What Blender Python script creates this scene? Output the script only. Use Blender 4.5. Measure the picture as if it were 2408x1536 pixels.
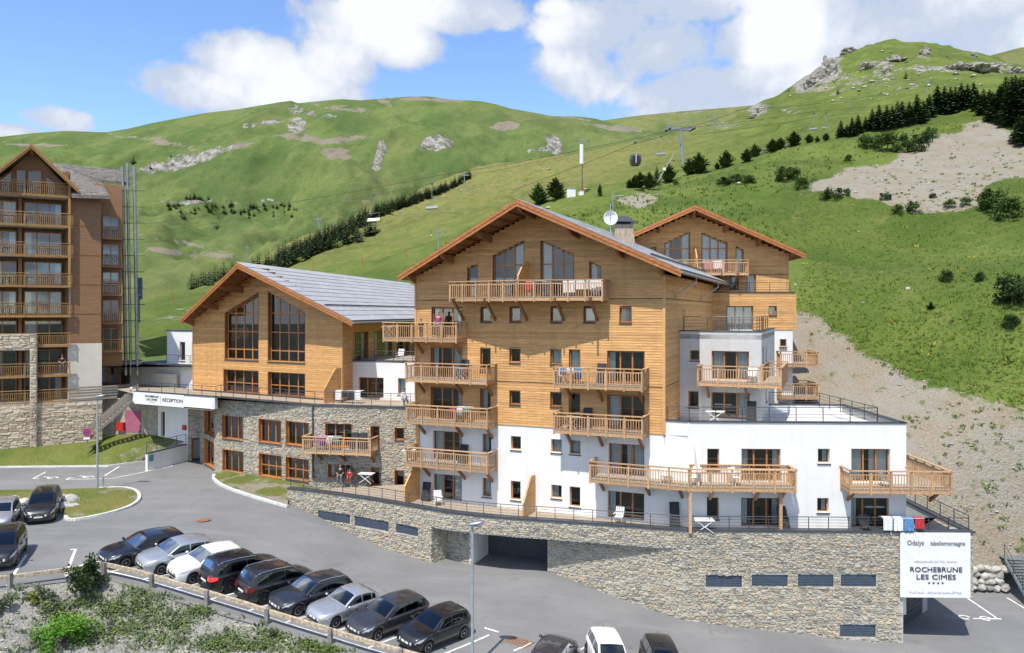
import bpy, bmesh, math, random
import numpy as np
from mathutils import Vector, Matrix, noise as mnoise
for o in list(bpy.data.objects): bpy.data.objects.remove(o)
random.seed(7); RS = np.random.RandomState(7)
SC = bpy.context.scene; COL = SC.collection
R = math.radians
# ------------------------------------------------------------------ camera, sky, sun, exposure
# the camera is the origin of the place: x to the right, y into the picture, z up
FP, CX, HY = 1800.0, 1204.0, 735.0          # focal length / centre / horizon measured on a 2408 px wide print
cd = bpy.data.cameras.new('camera'); cam = bpy.data.objects.new('camera', cd); COL.objects.link(cam)
cd.sensor_width = 36; cd.lens = FP / 2408 * 36; cd.shift_y = (HY - 768) / 2408
cd.clip_start = 0.5; cd.clip_end = 9000
cam.location = (0, 0, 0); cam.rotation_euler = (R(90), 0, 0); SC.camera = cam
SUN_EL = R(61); SH = Vector((0.40, 0.917)).normalized()      # direction in which shadows fall
sl = bpy.data.lights.new('sun', 'SUN'); sl.energy = 3.2; sl.angle = R(0.53); sl.color = (1.0, 0.95, 0.87)
sun = bpy.data.objects.new('sun', sl); COL.objects.link(sun)
ld = Vector((SH.x * math.cos(SUN_EL), SH.y * math.cos(SUN_EL), -math.sin(SUN_EL)))
sun.rotation_euler = ld.to_track_quat('-Z', 'Y').to_euler(); sun.location = (-30, -60, 120)
SC.view_settings.view_transform = 'Standard'; SC.view_settings.look = 'None'
SC.view_settings.exposure = 0.72; SC.view_settings.gamma = 1; SC.view_settings.use_curve_mapping = False
SC.render.engine = 'CYCLES'; SC.cycles.max_bounces = 6; SC.cycles.diffuse_bounces = 3; SC.cycles.transparent_max_bounces = 8
SC.render.resolution_x = 1024; SC.render.resolution_y = 653

def pix(x, y): return ((x - CX) / FP, -(y - HY) / FP)
def at(x, y, Y): a, b = pix(x, y); return Vector((a * Y, Y, b * Y))

# ------------------------------------------------------------------ node helpers
class NT:
    def __init__(s, tree): s.t = tree; s.n = tree.nodes; s.l = tree.links
    def node(s, kind, **kw):
        n = s.n.new(kind)
        for k, v in kw.items():
            if k == 'ins':
                for kk, vv in v.items(): s.put(n.inputs[kk], vv)
            else: setattr(n, k, v)
        return n
    def put(s, sock, v):
        if hasattr(v, 'is_linked') or hasattr(v, 'links'): s.l.new(v, sock)
        else: sock.default_value = v
    def math(s, op, a, b=None, c=None, clamp=False):
        n = s.n.new('ShaderNodeMath'); n.operation = op; n.use_clamp = clamp
        s.put(n.inputs[0], a)
        if b is not None: s.put(n.inputs[1], b)
        if c is not None: s.put(n.inputs[2], c)
        return n.outputs[0]
    def vmath(s, op, a, b=None):
        n = s.n.new('ShaderNodeVectorMath'); n.operation = op; s.put(n.inputs[0], a)
        if b is not None: s.put(n.inputs[1], b)
        return n.outputs['Value'] if op in ('DOT_PRODUCT', 'LENGTH', 'DISTANCE') else n.outputs[0]
    def mix(s, f, a, b, blend='MIX'):
        n = s.n.new('ShaderNodeMix'); n.data_type = 'RGBA'; n.blend_type = blend
        s.put(n.inputs[0], f); s.put(n.inputs[6], c4(a)); s.put(n.inputs[7], c4(b)); return n.outputs[2]
    def ramp(s, f, pts):
        n = s.n.new('ShaderNodeValToRGB'); s.put(n.inputs[0], f); e = n.color_ramp.elements
        while len(e) < len(pts): e.new(0.5)
        for i, (p, c) in enumerate(pts):
            e[i].position = p; e[i].color = c4(c if hasattr(c, '__len__') else (c, c, c))
        return n.outputs[0]
    def noise(s, vec, scale, detail=4, rough=0.55, dist=0.0):
        n = s.n.new('ShaderNodeTexNoise'); s.l.new(vec, n.inputs['Vector'])
        n.inputs['Scale'].default_value = scale; n.inputs['Detail'].default_value = detail
        n.inputs['Roughness'].default_value = rough; n.inputs['Distortion'].default_value = dist
        return n.outputs[0]
    def voronoi(s, vec, scale, feature='F1', out='Distance', rnd=1.0):
        n = s.n.new('ShaderNodeTexVoronoi'); n.feature = feature; s.l.new(vec, n.inputs['Vector'])
        n.inputs['Scale'].default_value = scale; n.inputs['Randomness'].default_value = rnd
        return n.outputs[out]
    def smooth(s, v, a, b):
        n = s.n.new('ShaderNodeMapRange'); n.interpolation_type = 'SMOOTHSTEP'
        s.put(n.inputs[0], v); n.inputs[1].default_value = a; n.inputs[2].default_value = b; return n.outputs[0]
def c4(c):
    if hasattr(c, 'links') or hasattr(c, 'is_linked'): return c
    return tuple(c) + (1,) if len(c) == 3 else tuple(c)

def new_mat(name):
    m = bpy.data.materials.new(name); m.use_nodes = True; nt = NT(m.node_tree)
    for n in list(nt.n): nt.n.remove(n)
    out = nt.node('ShaderNodeOutputMaterial'); p = nt.node('ShaderNodeBsdfPrincipled')
    nt.l.new(p.outputs[0], out.inputs[0]); return m, nt, p
MATS = {}
def mat(name, col, rough=0.7, var=0.15, scale=2.0, stretch=(1, 1, 1), col2=None, objrand=0.0, bump=0.0, bscale=None,
        metallic=0.0, spec=0.5, coords='world', coat=0.0, stain=0.0, attr=None):
    """plain procedural surface: noise-varied colour, optional per-object tone, fine relief and rain stains"""
    m, nt, p = new_mat(name); MATS[name] = m
    if coords == 'world': v = nt.node('ShaderNodeNewGeometry').outputs['Position']
    else: v = nt.node('ShaderNodeTexCoord').outputs['Object']
    mp = nt.node('ShaderNodeMapping'); mp.inputs['Scale'].default_value = stretch; nt.l.new(v, mp.inputs[0]); v2 = mp.outputs[0]
    n1 = nt.noise(v2, scale, 5, 0.6)
    a = tuple(x * (1 - var) for x in col); b = col2 if col2 else tuple(min(1, x * (1 + var)) for x in col)
    c = nt.mix(nt.smooth(n1, 0.3, 0.7), a, b)
    if objrand or attr:
        if attr: r = nt.node('ShaderNodeAttribute', attribute_name=attr).outputs['Fac']
        else: r = nt.node('ShaderNodeObjectInfo').outputs['Random']
        f = nt.math('MULTIPLY_ADD', r, 2 * (objrand or .15), 1 - (objrand or .15))
        c = nt.mix(1.0, c, nt.node('ShaderNodeCombineColor', ins={0: f, 1: f, 2: f}).outputs[0], 'MULTIPLY')
    if stain:
        ms = nt.node('ShaderNodeMapping'); ms.inputs['Scale'].default_value = (2.5, 2.5, .18); nt.l.new(v, ms.inputs[0])
        s = nt.smooth(nt.noise(ms.outputs[0], 1.0, 4, .6), .45, .75)
        c = nt.mix(nt.math('MULTIPLY', s, stain), c, tuple(x * .5 for x in col))
    nt.put(p.inputs['Base Color'], c); p.inputs['Roughness'].default_value = rough
    p.inputs['Metallic'].default_value = metallic; p.inputs['Specular IOR Level'].default_value = spec
    p.inputs['Coat Weight'].default_value = coat; p.inputs['Coat Roughness'].default_value = 0.04
    if bump:
        bn = nt.node('ShaderNodeBump'); bn.inputs['Strength'].default_value = bump; bn.inputs['Distance'].default_value = 0.03
        nt.l.new(nt.noise(v2, bscale or scale * 4, 5, .6), bn.inputs['Height']); nt.l.new(bn.outputs[0], p.inputs['Normal'])
    return m

# ------------------------------------------------------------------ world: clear summer sky with cumulus
w = bpy.data.worlds.new('World'); SC.world = w; w.use_nodes = True
nt = NT(w.node_tree)
for n in list(nt.n): nt.n.remove(n)
sky = nt.node('ShaderNodeTexSky', sky_type='NISHITA', sun_disc=False, sun_elevation=SUN_EL,
              sun_rotation=math.atan2(-SH.x, -SH.y), altitude=1900, air_density=1.0, dust_density=0.35, ozone_density=1.6)
tc = nt.node('ShaderNodeTexCoord').outputs['Generated']
sep = nt.node('ShaderNodeSeparateXYZ'); nt.l.new(tc, sep.inputs[0])
zz = nt.math('MAXIMUM', sep.outputs[2], 0.0)
den = nt.math('ADD', zz, 0.22)
flat = nt.node('ShaderNodeCombineXYZ', ins={0: nt.math('DIVIDE', sep.outputs[0], den), 1: nt.math('DIVIDE', sep.outputs[1], den), 2: nt.math('MULTIPLY', zz, 2.0)}).outputs[0]
def banks():
    """cloud banks: soft lobes at directions of the sky (print px), broken up by noise; the same noise makes the clouds all round"""
    lobes = [(590, 150, 150, 70), (470, 205, 150, 60), (700, 215, 190, 60), (790, 150, 95, 95), (860, 60, 180, 85), (1060, 25, 190, 55), (960, 110, 90, 60),
             (1440, 60, 190, 95), (1370, 165, 150, 80), (1540, 110, 210, 110), (1660, 200, 210, 75), (1850, 90, 260, 110), (2150, 40, 330, 120), (1600, 15, 260, 60),
             (2350, 120, 260, 110), (150, 285, 75, 34), (40, 315, 90, 22), (1700, 255, 220, 45), (2000, 170, 260, 80), (1310, 20, 60, 22)]
    tot = None
    for (x, y, rx, ry) in lobes:
        a, b = pix(x, y); d = Vector((a, 1, b)).normalized()
        # angular offset in azimuth / elevation planes
        rt = Vector((d.y, -d.x, 0)).normalized(); up = rt.cross(d)
        u = nt.math('MULTIPLY', nt.vmath('DOT_PRODUCT', tc, tuple(rt)), FP / (rx * .9))
        vv = nt.math('MULTIPLY', nt.vmath('DOT_PRODUCT', tc, tuple(up)), FP / (ry * .9))
        r2 = nt.math('ADD', nt.math('MULTIPLY', u, u), nt.math('MULTIPLY', vv, vv))
        g = nt.math('SUBTRACT', 1.0, nt.math('MULTIPLY', r2, .55))
        g = nt.math('MULTIPLY', nt.math('MAXIMUM', g, 0.0), nt.math('GREATER_THAN', sep.outputs[1], 0.0))
        tot = g if tot is None else nt.math('MAXIMUM', tot, g)
    return tot
wob = nt.noise(tc, 6.0, 6, .55, .3); wob2 = nt.noise(tc, 30, 4, .62); big = nt.noise(flat, 1.1, 3, .55)
dens = nt.math('ADD', nt.math('MULTIPLY', banks(), .98), nt.math('MULTIPLY_ADD', wob, 1.9, -1.02))
dens = nt.math('ADD', dens, nt.math('MULTIPLY_ADD', wob2, .85, -.45))
around = nt.math('MULTIPLY', nt.smooth(big, .42, .60), nt.math('SUBTRACT', 1.0, nt.smooth(sep.outputs[1], .45, .62)))
dens = nt.math('MAXIMUM', dens, nt.math('MULTIPLY', around, .9))
cov = nt.smooth(dens, .20, .58)
# cloud tone: bright tops, greyish thin or lower parts
shade = nt.noise(tc, 6.0, 4, .55)
lit = nt.smooth(nt.math('ADD', dens, nt.math('MULTIPLY_ADD', shade, 3.4, -1.75)), .30, 1.25)
ccol = nt.mix(lit, (2.55, 2.9, 3.5), (4.35, 4.4, 4.55))
skyc = nt.mix(1.0, sky.outputs[0], (.94, 1.02, 1.14), 'MULTIPLY')
final = nt.mix(nt.math('MULTIPLY', cov, .96), skyc, ccol)
bg = nt.node('ShaderNodeBackground'); nt.l.new(final, bg.inputs[0]); bg.inputs[1].default_value = 0.142
w.cycles.sampling_method = 'MANUAL'; w.cycles.sample_map_resolution = 256
wo = nt.node('ShaderNodeOutputWorld'); nt.l.new(bg.outputs[0], wo.inputs[0])

# ------------------------------------------------------------------ mesh builder
class MB:
    def __init__(s): s.v = []; s.f = []; s.a = []
    def quadbox(s, p):      # eight points: bottom ring 0-3, top ring 4-7
        b = len(s.v); s.v += [tuple(q) for q in p]
        s.f += [tuple(b + i for i in q) for q in ((3, 2, 1, 0), (4, 5, 6, 7), (0, 1, 5, 4), (1, 2, 6, 5), (2, 3, 7, 6), (3, 0, 4, 7))]; return s
    def poly(s, pts): b = len(s.v); s.v += [tuple(q) for q in pts]; s.f.append(tuple(range(b, b + len(pts)))); return s
    def prism(s, pts, d):   # polygon extruded along vector d
        b = len(s.v); n = len(pts); d = Vector(d)
        s.v += [tuple(q) for q in pts] + [tuple(Vector(q) + d) for q in pts]
        s.f.append(tuple(range(b, b + n))); s.f.append(tuple(range(b + 2 * n - 1, b + n - 1, -1)))
        for i in range(n): j = (i + 1) % n; s.f.append((b + j, b + i, b + n + i, b + n + j))
        return s
    def tube(s, pts, r, n=6, r2=None, caps=True):
        pts = [Vector(p) for p in pts]; b = len(s.v); m = len(pts)
        for i, p in enumerate(pts):
            d = (pts[min(i + 1, m - 1)] - pts[max(i - 1, 0)]).normalized()
            x = d.orthogonal().normalized() if abs(d.z) > .9 else d.cross(Vector((0, 0, 1))).normalized()
            y = d.cross(x); rr = r if r2 is None else r + (r2 - r) * i / max(1, m - 1)
            for k in range(n):
                a = 2 * math.pi * k / n; s.v.append(tuple(p + x * (rr * math.cos(a)) + y * (rr * math.sin(a))))
        for i in range(m - 1):
            for k in range(n):
                k2 = (k + 1) % n; s.f.append((b + i * n + k, b + i * n + k2, b + (i + 1) * n + k2, b + (i + 1) * n + k))
        if caps: s.f.append(tuple(b + k for k in range(n - 1, -1, -1))); s.f.append(tuple(b + (m - 1) * n + k for k in range(n)))
        return s
    def lathe(s, prof, c, axis='z', n=16):      # prof: list of (radius, height)
        b = len(s.v); m = len(prof); c = Vector(c)
        for r, h in prof:
            for k in range(n):
                a = 2 * math.pi * k / n; x, y = r * math.cos(a), r * math.sin(a)
                s.v.append(tuple(c + (Vector((x, y, h)) if axis == 'z' else Vector((x, h, y)) if axis == 'y' else Vector((h, x, y)))))
        for i in range(m - 1):
            for k in range(n):
                k2 = (k + 1) % n; s.f.append((b + i * n + k, b + i * n + k2, b + (i + 1) * n + k2, b + (i + 1) * n + k))
        s.f.append(tuple(b + k for k in range(n - 1, -1, -1))); s.f.append(tuple(b + (m - 1) * n + k for k in range(n)))
        return s
    def cbox(s, c, sx, sy, sz, rz=0):           # box centred in plan at c, standing on c.z
        co, si = math.cos(rz), math.sin(rz); c = Vector(c); p = []
        for z in (0, sz):
            for x, y in ((-1, -1), (1, -1), (1, 1), (-1, 1)):
                X, Y = x * sx / 2, y * sy / 2; p.append((c.x + X * co - Y * si, c.y + X * si + Y * co, c.z + z))
        return s.quadbox(p)
    def mesh(s, name):
        m = bpy.data.meshes.new(name); m.from_pydata(s.v, [], s.f); return m

ORG = {}
def org(p): return ORG.get(p, Vector((0, 0, 0))) if p else Vector((0, 0, 0))
def setmat(o, material):
    m = MATS[material] if isinstance(material, str) else material
    if not o.data.materials: o.data.materials.append(m)
    return o
def obj(name, mb, material, parent=None, smooth=False, fixn=True, label=None):
    """links a mesh given in place coordinates as ONE object under parent (origin = the parent's base)"""
    me = mb.mesh(name) if isinstance(mb, MB) else mb
    og = org(parent)
    if parent is not None: me.transform(Matrix.Translation(-og))
    if fixn:
        bm = bmesh.new(); bm.from_mesh(me); bmesh.ops.recalc_face_normals(bm, faces=bm.faces); bm.to_mesh(me); bm.free()
    if smooth: me.shade_smooth()
    o = bpy.data.objects.new(name, me); COL.objects.link(o)
    if parent is not None: o.parent = parent; ORG[o] = og
    if label: o['label'] = label
    return setmat(o, material)
def sobj(name, me, parent, loc, rot=(0, 0, 0), scale=(1, 1, 1), material=None):
    """shared-mesh piece placed by loc/rot/scale (place coordinates)"""
    o = bpy.data.objects.new(name, me); COL.objects.link(o); o.parent = parent
    o.location = Vector(loc) - org(parent); o.rotation_euler = rot; o.scale = scale
    if material: setmat(o, material)
    return o
def thing(name, label, cat, loc=(0, 0, 0), group=None, rz=0):
    o = bpy.data.objects.new(name, None); COL.objects.link(o); o.empty_display_size = .3
    o.location = loc; o.rotation_euler = (0, 0, rz); o['label'] = label; o['category'] = cat
    if group: o['group'] = group
    ORG[o] = Vector(loc) if rz == 0 else Vector((0, 0, 0))
    return o
def tag(o, label, cat, group=None):
    o['label'] = label; o['category'] = cat
    if group: o['group'] = group
    return o
def kind(o, k, label=None, cat=None):
    o['kind'] = k
    if label: o['label'] = label
    if cat: o['category'] = cat
    return o
ORDN = 'first second third fourth fifth sixth seventh eighth ninth tenth eleventh twelfth thirteenth fourteenth fifteenth sixteenth seventeenth eighteenth nineteenth twentieth'.split()
ORDN += ['twenty-' + w for w in ORDN[:9]]
def copy_tree(o, parent=None):
    c = o.copy(); COL.objects.link(c); c.parent = parent
    for ch in o.children: copy_tree(ch, c)
    return c

# ------------------------------------------------------------------ wall planes
class Face:
    """vertical plane through P0=(x,y), running along u (right and nearer by angle a); o is the distance out of the wall"""
    def __init__(s, x, y, a): s.p = Vector((x, y)); s.a = R(a); s.u = Vector((math.cos(s.a), -math.sin(s.a))); s.n = Vector((-math.sin(s.a), -math.cos(s.a)))
    @classmethod
    def pts(c, A, B): f = c(A[0], A[1], 0); f.a = -math.atan2(B[1] - A[1], B[0] - A[0]); f.u = Vector((math.cos(f.a), -math.sin(f.a))); f.n = Vector((-math.sin(f.a), -math.cos(f.a))); f.len = math.hypot(B[0] - A[0], B[1] - A[1]); return f
    def P(s, t, z, o=0): q = s.p + s.u * t + s.n * o; return Vector((q.x, q.y, z))
    def tz(s, x, y, o=0):
        a, b = pix(x, y); q = s.p + s.n * o          # q + t u = Y (a, 1)
        t = (a * q.y - q.x) / (s.u.x - a * s.u.y); Y = q.y + s.u.y * t; return t, b * Y
    def box(s, mb, t0, t1, z0, z1, o0, o1):
        P = s.P; return mb.quadbox([P(t0, z0, o0), P(t1, z0, o0), P(t1, z0, o1), P(t0, z0, o1), P(t0, z1, o0), P(t1, z1, o0), P(t1, z1, o1), P(t0, z1, o1)])
    def bar(s, mb, A, B, w, o0, o1):                 # bar of width w between two (t,z) points, from o0 to o1
        A = Vector(A); B = Vector(B); d = (B - A).normalized(); nrm = Vector((-d.y, d.x)) * (w / 2)
        q = [A - nrm, B - nrm, B + nrm, A + nrm]; P = s.P
        return mb.quadbox([P(*q[0], o0), P(*q[1], o0), P(*q[1], o1), P(*q[0], o1), P(*q[3], o0), P(*q[2], o0), P(*q[2], o1), P(*q[3], o1)])
UNIT = MB().quadbox([(0, -1, 0), (1, -1, 0), (1, 0, 0), (0, 0, 0), (0, -1, 1), (1, -1, 1), (1, 0, 1), (0, 0, 1)])
def unit(name, material, wedge=0.0):
    mb = MB().quadbox([(0, -1, 0), (1, -1, 0), (1, 0, 0), (0, 0, 0), (0, -1 + wedge, 1), (1, -1 + wedge, 1), (1, 0, 1), (0, 0, 1)])
    me = mb.mesh(name); me.materials.append(MATS[material]); return me
def piece(me, name, parent, face, t0, t1, z0, z1, o0, o1):
    return sobj(name, me, parent, face.P(t0, z0, o0), (0, 0, -face.a), (t1 - t0, o1 - o0, z1 - z0))
# ------------------------------------------------------------------ materials
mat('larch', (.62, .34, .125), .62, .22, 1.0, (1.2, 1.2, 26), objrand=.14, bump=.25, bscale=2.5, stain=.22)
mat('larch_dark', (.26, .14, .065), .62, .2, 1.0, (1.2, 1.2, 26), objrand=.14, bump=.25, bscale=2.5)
mat('fascia', (.42, .16, .048), .5, .28, 1.5, (2, 2, 8), bump=.2)
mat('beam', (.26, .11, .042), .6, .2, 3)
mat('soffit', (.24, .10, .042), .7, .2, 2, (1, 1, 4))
mat('rail_wood', (.50, .30, .155), .75, .25, 4, (3, 3, 3), objrand=.18, bump=.2)
mat('rail_yellow', (.33, .185, .06), .7, .25, 4, (3, 3, 3), objrand=.15)
mat('deck', (.36, .295, .225), .8, .25, 3, (6, 1, 1), objrand=.15)
mat('frame', (.43, .17, .045), .45, .2, 6, objrand=.10)
mat('lining', (.21, .095, .04), .6, .2, 3)
mat('render_white', (.80, .795, .775), .9, .04, .7, bump=.08, bscale=30, stain=.12)
mat('render_grey', (.60, .595, .58), .9, .05, .8, bump=.25, bscale=14, stain=.12)
mat('render_cream', (.60, .56, .48), .9, .05, .8, bump=.1, bscale=25, stain=.10)
mat('anthracite', (.055, .062, .072), .5, .15, 3)
mat('steel_dark', (.07, .075, .08), .45, .15, 5, metallic=.3)
mat('shutter', (.075, .10, .135), .45, .1, 4)
mat('steel', (.42, .45, .47), .38, .12, 5, metallic=.75)
mat('chrome_pipe', (.36, .36, .355), .42, .15, 3, metallic=.8)
mat('grey_paint', (.30, .33, .36), .5, .1, 3)
mat('interior', (.09, .075, .062), .9, .3, 1.2)
mat('curtain', (.62, .68, .68), .9, .12, 1.0, (14, 14, .3))
mat('sill', (.06, .058, .06), .6, .1, 4)
mat('roof_slate', (.37, .37, .375), .75, .12, 1.2, (3, 3, 3), objrand=.07, bump=.3, bscale=6)
mat('roof_old', (.17, .15, .13), .8, .3, 1.6, (3, 3, 3), objrand=.25, bump=.4, bscale=5)
mat('roof_edge', (.035, .037, .042), .6, .1, 4)
mat('mortar', (.44, .425, .385), .95, .15, 3, bump=.4, bscale=18)
mat('mortar_old', (.42, .375, .30), .95, .2, 3, bump=.4, bscale=18)
mat('kerb', (.62, .62, .59), .85, .12, 2, objrand=.06)
mat('concrete', (.36, .355, .34), .9, .15, 1.2, stain=.2)
mat('paint_white', (.78, .78, .75), .7, .22, 5)
mat('plastic_white', (.78, .78, .76), .45, .04, 3)
mat('fabric_dark', (.035, .036, .04), .85, .2, 6)
mat('red', (.50, .03, .02), .5, .15, 4)
mat('red_pole', (.50, .09, .03), .6, .2, 4)
mat('pink_panel', (.40, .12, .20), .7, .12, 3)
mat('rock', (.36, .345, .31), .92, .35, 1.6, bump=.8, bscale=5, objrand=.15)
mat('rock_pale', (.50, .485, .44), .92, .3, 2.2, bump=.7, bscale=6, objrand=.18)
mat('bark', (.10, .07, .045), .9, .3, 4)
mat('rust', (.26, .12, .06), .8, .3, 12)
mat('cable', (.03, .03, .032), .6, .1, 2)
def stone_mat(name, ramp):
    m, nt, p = new_mat(name); MATS[name] = m
    r = nt.node('ShaderNodeAttribute', attribute_name='rnd').outputs['Fac']
    pos = nt.node('ShaderNodeNewGeometry').outputs['Position']
    c = nt.mix(1, nt.ramp(r, ramp), (1.13, 1.11, 1.06), 'MULTIPLY'); n1 = nt.noise(pos, 9, 6, .65)
    c = nt.mix(nt.smooth(n1, .3, .75), nt.mix(1, c, (.72, .70, .68), 'MULTIPLY'), nt.mix(1, c, (1.15, 1.13, 1.08), 'MULTIPLY'))
    nt.put(p.inputs['Base Color'], c); p.inputs['Roughness'].default_value = .9
    b = nt.node('ShaderNodeBump'); b.inputs['Strength'].default_value = .55; b.inputs['Distance'].default_value = .03
    nt.l.new(nt.noise(pos, 22, 5, .65), b.inputs['Height']); nt.l.new(b.outputs[0], p.inputs['Normal']); return m
stone_mat('stone', [(0, (.22, .215, .20)), (.15, (.34, .32, .265)), (.38, (.43, .395, .31)), (.6, (.47, .445, .375)), (.78, (.36, .35, .325)), (.9, (.52, .41, .28)), (1, (.30, .30, .31))])
stone_mat('stone_old', [(0, (.34, .275, .20)), (.25, (.48, .41, .31)), (.5, (.58, .52, .42)), (.75, (.50, .43, .33)), (.92, (.64, .58, .48)), (1, (.30, .27, .24))])
def glass_mat(name, tint, refl=.10, fres=.8):
    m, nt, p = new_mat(name); MATS[name] = m; nt.n.remove(p); out = nt.n[0]
    tr = nt.node('ShaderNodeBsdfTransparent'); tr.inputs[0].default_value = c4(tint)
    gl = nt.node('ShaderNodeBsdfGlossy'); gl.inputs['Roughness'].default_value = .015; gl.inputs[0].default_value = (.9, .95, 1, 1)
    fr = nt.node('ShaderNodeLayerWeight'); fr.inputs[0].default_value = .22
    f = nt.math('MULTIPLY_ADD', fr.outputs['Fresnel'], fres, refl, clamp=True)
    mx = nt.node('ShaderNodeMixShader'); nt.l.new(f, mx.inputs[0]); nt.l.new(tr.outputs[0], mx.inputs[1]); nt.l.new(gl.outputs[0], mx.inputs[2])
    nt.l.new(mx.outputs[0], out.inputs[0]); return m
glass_mat('glass', (.76, .78, .77), .11, .7)
glass_mat('car_glass', (.10, .12, .125), .055, .5)
mat('chimney_wood', (.36, .285, .215), .85, .25, 2, (4, 4, 1), bump=.2)
# ------------------------------------------------------------------ terrain
def vnoise(x, y, seed=0):
    xi = np.floor(x).astype(np.int64); yi = np.floor(y).astype(np.int64); xf = x - xi; yf = y - yi
    def h(a, b):
        n = (a * 374761393 + b * 668265263 + seed * 1442695041) & 0x7fffffff; n = ((n ^ (n >> 13)) * 1274126177) & 0x7fffffff
        return ((n ^ (n >> 16)) & 0xffff) / 65535.0
    s = lambda t: t * t * t * (t * (t * 6 - 15) + 10)
    u, v = s(xf), s(yf)
    return (h(xi, yi) * (1 - u) + h(xi + 1, yi) * u) * (1 - v) + (h(xi, yi + 1) * (1 - u) + h(xi + 1, yi + 1) * u) * v
def fbm(x, y, oct=4, seed=0, gain=.5):
    a = 1; t = 0; n = 0
    for i in range(oct): t = t + a * (vnoise(x, y, seed + i) - .5); n += a; a *= gain; x = x * 2.03 + 7.1; y = y * 2.03 + 3.3
    return t / n * 2
class TPS:
    def __init__(s, pts, reg=0.0, scale=1.0):
        p = np.array(pts, float); s.c = p[:, :2] / scale; s.k = scale; n = len(p)
        K = s.phi(np.linalg.norm(s.c[:, None] - s.c[None], axis=2)) + reg * np.eye(n)
        Pm = np.hstack([np.ones((n, 1)), s.c]); A = np.zeros((n + 3, n + 3)); A[:n, :n] = K; A[:n, n:] = Pm; A[n:, :n] = Pm.T
        s.w = np.linalg.lstsq(A, np.concatenate([p[:, 2], np.zeros(3)]), rcond=None)[0]
    @staticmethod
    def phi(r): return np.where(r > 1e-9, r * r * np.log(np.maximum(r, 1e-9)), 0)
    def __call__(s, x, y):
        x = np.asarray(x, float) / s.k; y = np.asarray(y, float) / s.k; sh = x.shape; x = x.ravel(); y = y.ravel()
        out = s.w[-3] + s.w[-2] * x + s.w[-1] * y
        for i in range(len(s.c)): out = out + s.w[i] * s.phi(np.hypot(x - s.c[i, 0], y - s.c[i, 1]))
        return out.reshape(sh)
def gz_pts(l): return [((x - CX) / FP * Y, Y, z) for (x, y, z) in l for Y in [-z * FP / (y - HY)]]
def gy_pts(l): return [tuple(at(x, y, Y)) for (x, y, Y) in l]
_road = gz_pts([(471, 1098, -13.8), (517, 1122, -13.95), (230, 1160, -13.6), (440, 1088, -13.7), (100, 1240, -13.9), (0, 1130, -13.4), (0, 1165, -13.5), (0, 1260, -13.85),
    (0, 1375, -14.0), (150, 1355, -14.05), (258, 1345, -14.2), (335, 1363, -14.5), (410, 1385, -14.85), (493, 1410, -15.2), (582, 1437, -15.55), (668, 1465, -15.85),
    (763, 1494, -16.2), (862, 1525, -16.55), (1160, 1480, -17.15), (1020, 1536, -16.95), (1250, 1520, -17.6), (1500, 1536, -18.15), (2000, 1536, -19.25), (2408, 1500, -19.5),
    (2300, 1495, -19.4), (2250, 1420, -19.3), (2330, 1388, -19.25), (2408, 1430, -19.35)]) + \
    gy_pts([(677, 1190, 55.3), (749, 1223, 54.2), (850, 1268, 52.8), (1012, 1326, 49.7), (1286, 1351, 47.9), (1200, 1345, 48.6), (1433, 1402, 46.6), (1603, 1458, 45), (1700, 1475, 44.7), (1900, 1495, 44.7), (2070, 1510, 44.7)]) + \
    [(0, 28, -17.7), (20, 30, -19.5), (42, 38, -20), (42, 56, -19.6), (-60, 46, -13.8), (0, 56, -16.6), (20, 52, -19.2), (-60, 76, -13.4), (-30, 78, -13.7)]
RT = TPS(_road, reg=.0008, scale=20.)
def gz(x, y): return float(RT(np.array([x]), np.array([y]))[0])
def gpt(px, py):                                     # where the sight line of a print point meets the road surface
    a, b = pix(px, py); lo, hi = 25.0, 95.0
    Y = np.linspace(lo, hi, 400); d = b * Y - RT(a * Y, Y); i = np.argmax(d < 0); Y0 = Y[i - 1]; Y1 = Y[i]
    Yc = Y0 + (Y1 - Y0) * d[i - 1] / (d[i - 1] - d[i]); return Vector((a * Yc, Yc, b * Yc))

def grid_mesh(xs, ys, Z, keep=None):
    ny, nx = Z.shape; X, Y = np.meshgrid(xs, ys); v = np.stack([X, Y, Z], -1).reshape(-1, 3)
    i = np.arange(ny * nx).reshape(ny, nx); q = np.stack([i[:-1, :-1], i[:-1, 1:], i[1:, 1:], i[1:, :-1]], -1).reshape(-1, 4)
    if keep is not None: q = q[keep[:-1, :-1].ravel()]
    me = bpy.data.meshes.new('terrain'); me.from_pydata(v.tolist(), [], q.tolist()); return me, v
def float_attr(me, name, a): at_ = me.attributes.new(name, 'FLOAT', 'POINT'); at_.data.foreach_set('value', np.ascontiguousarray(a, dtype=np.float32).ravel())
def in_poly(px, py, poly):
    r = np.zeros(px.shape, bool); n = len(poly)
    for i in range(n):
        x0, y0 = poly[i]; x1, y1 = poly[(i + 1) % n]
        c = ((y0 > py) != (y1 > py)) & (px < (x1 - x0) * (py - y0) / (y1 - y0 + 1e-9) + x0); r ^= c
    return r

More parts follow.
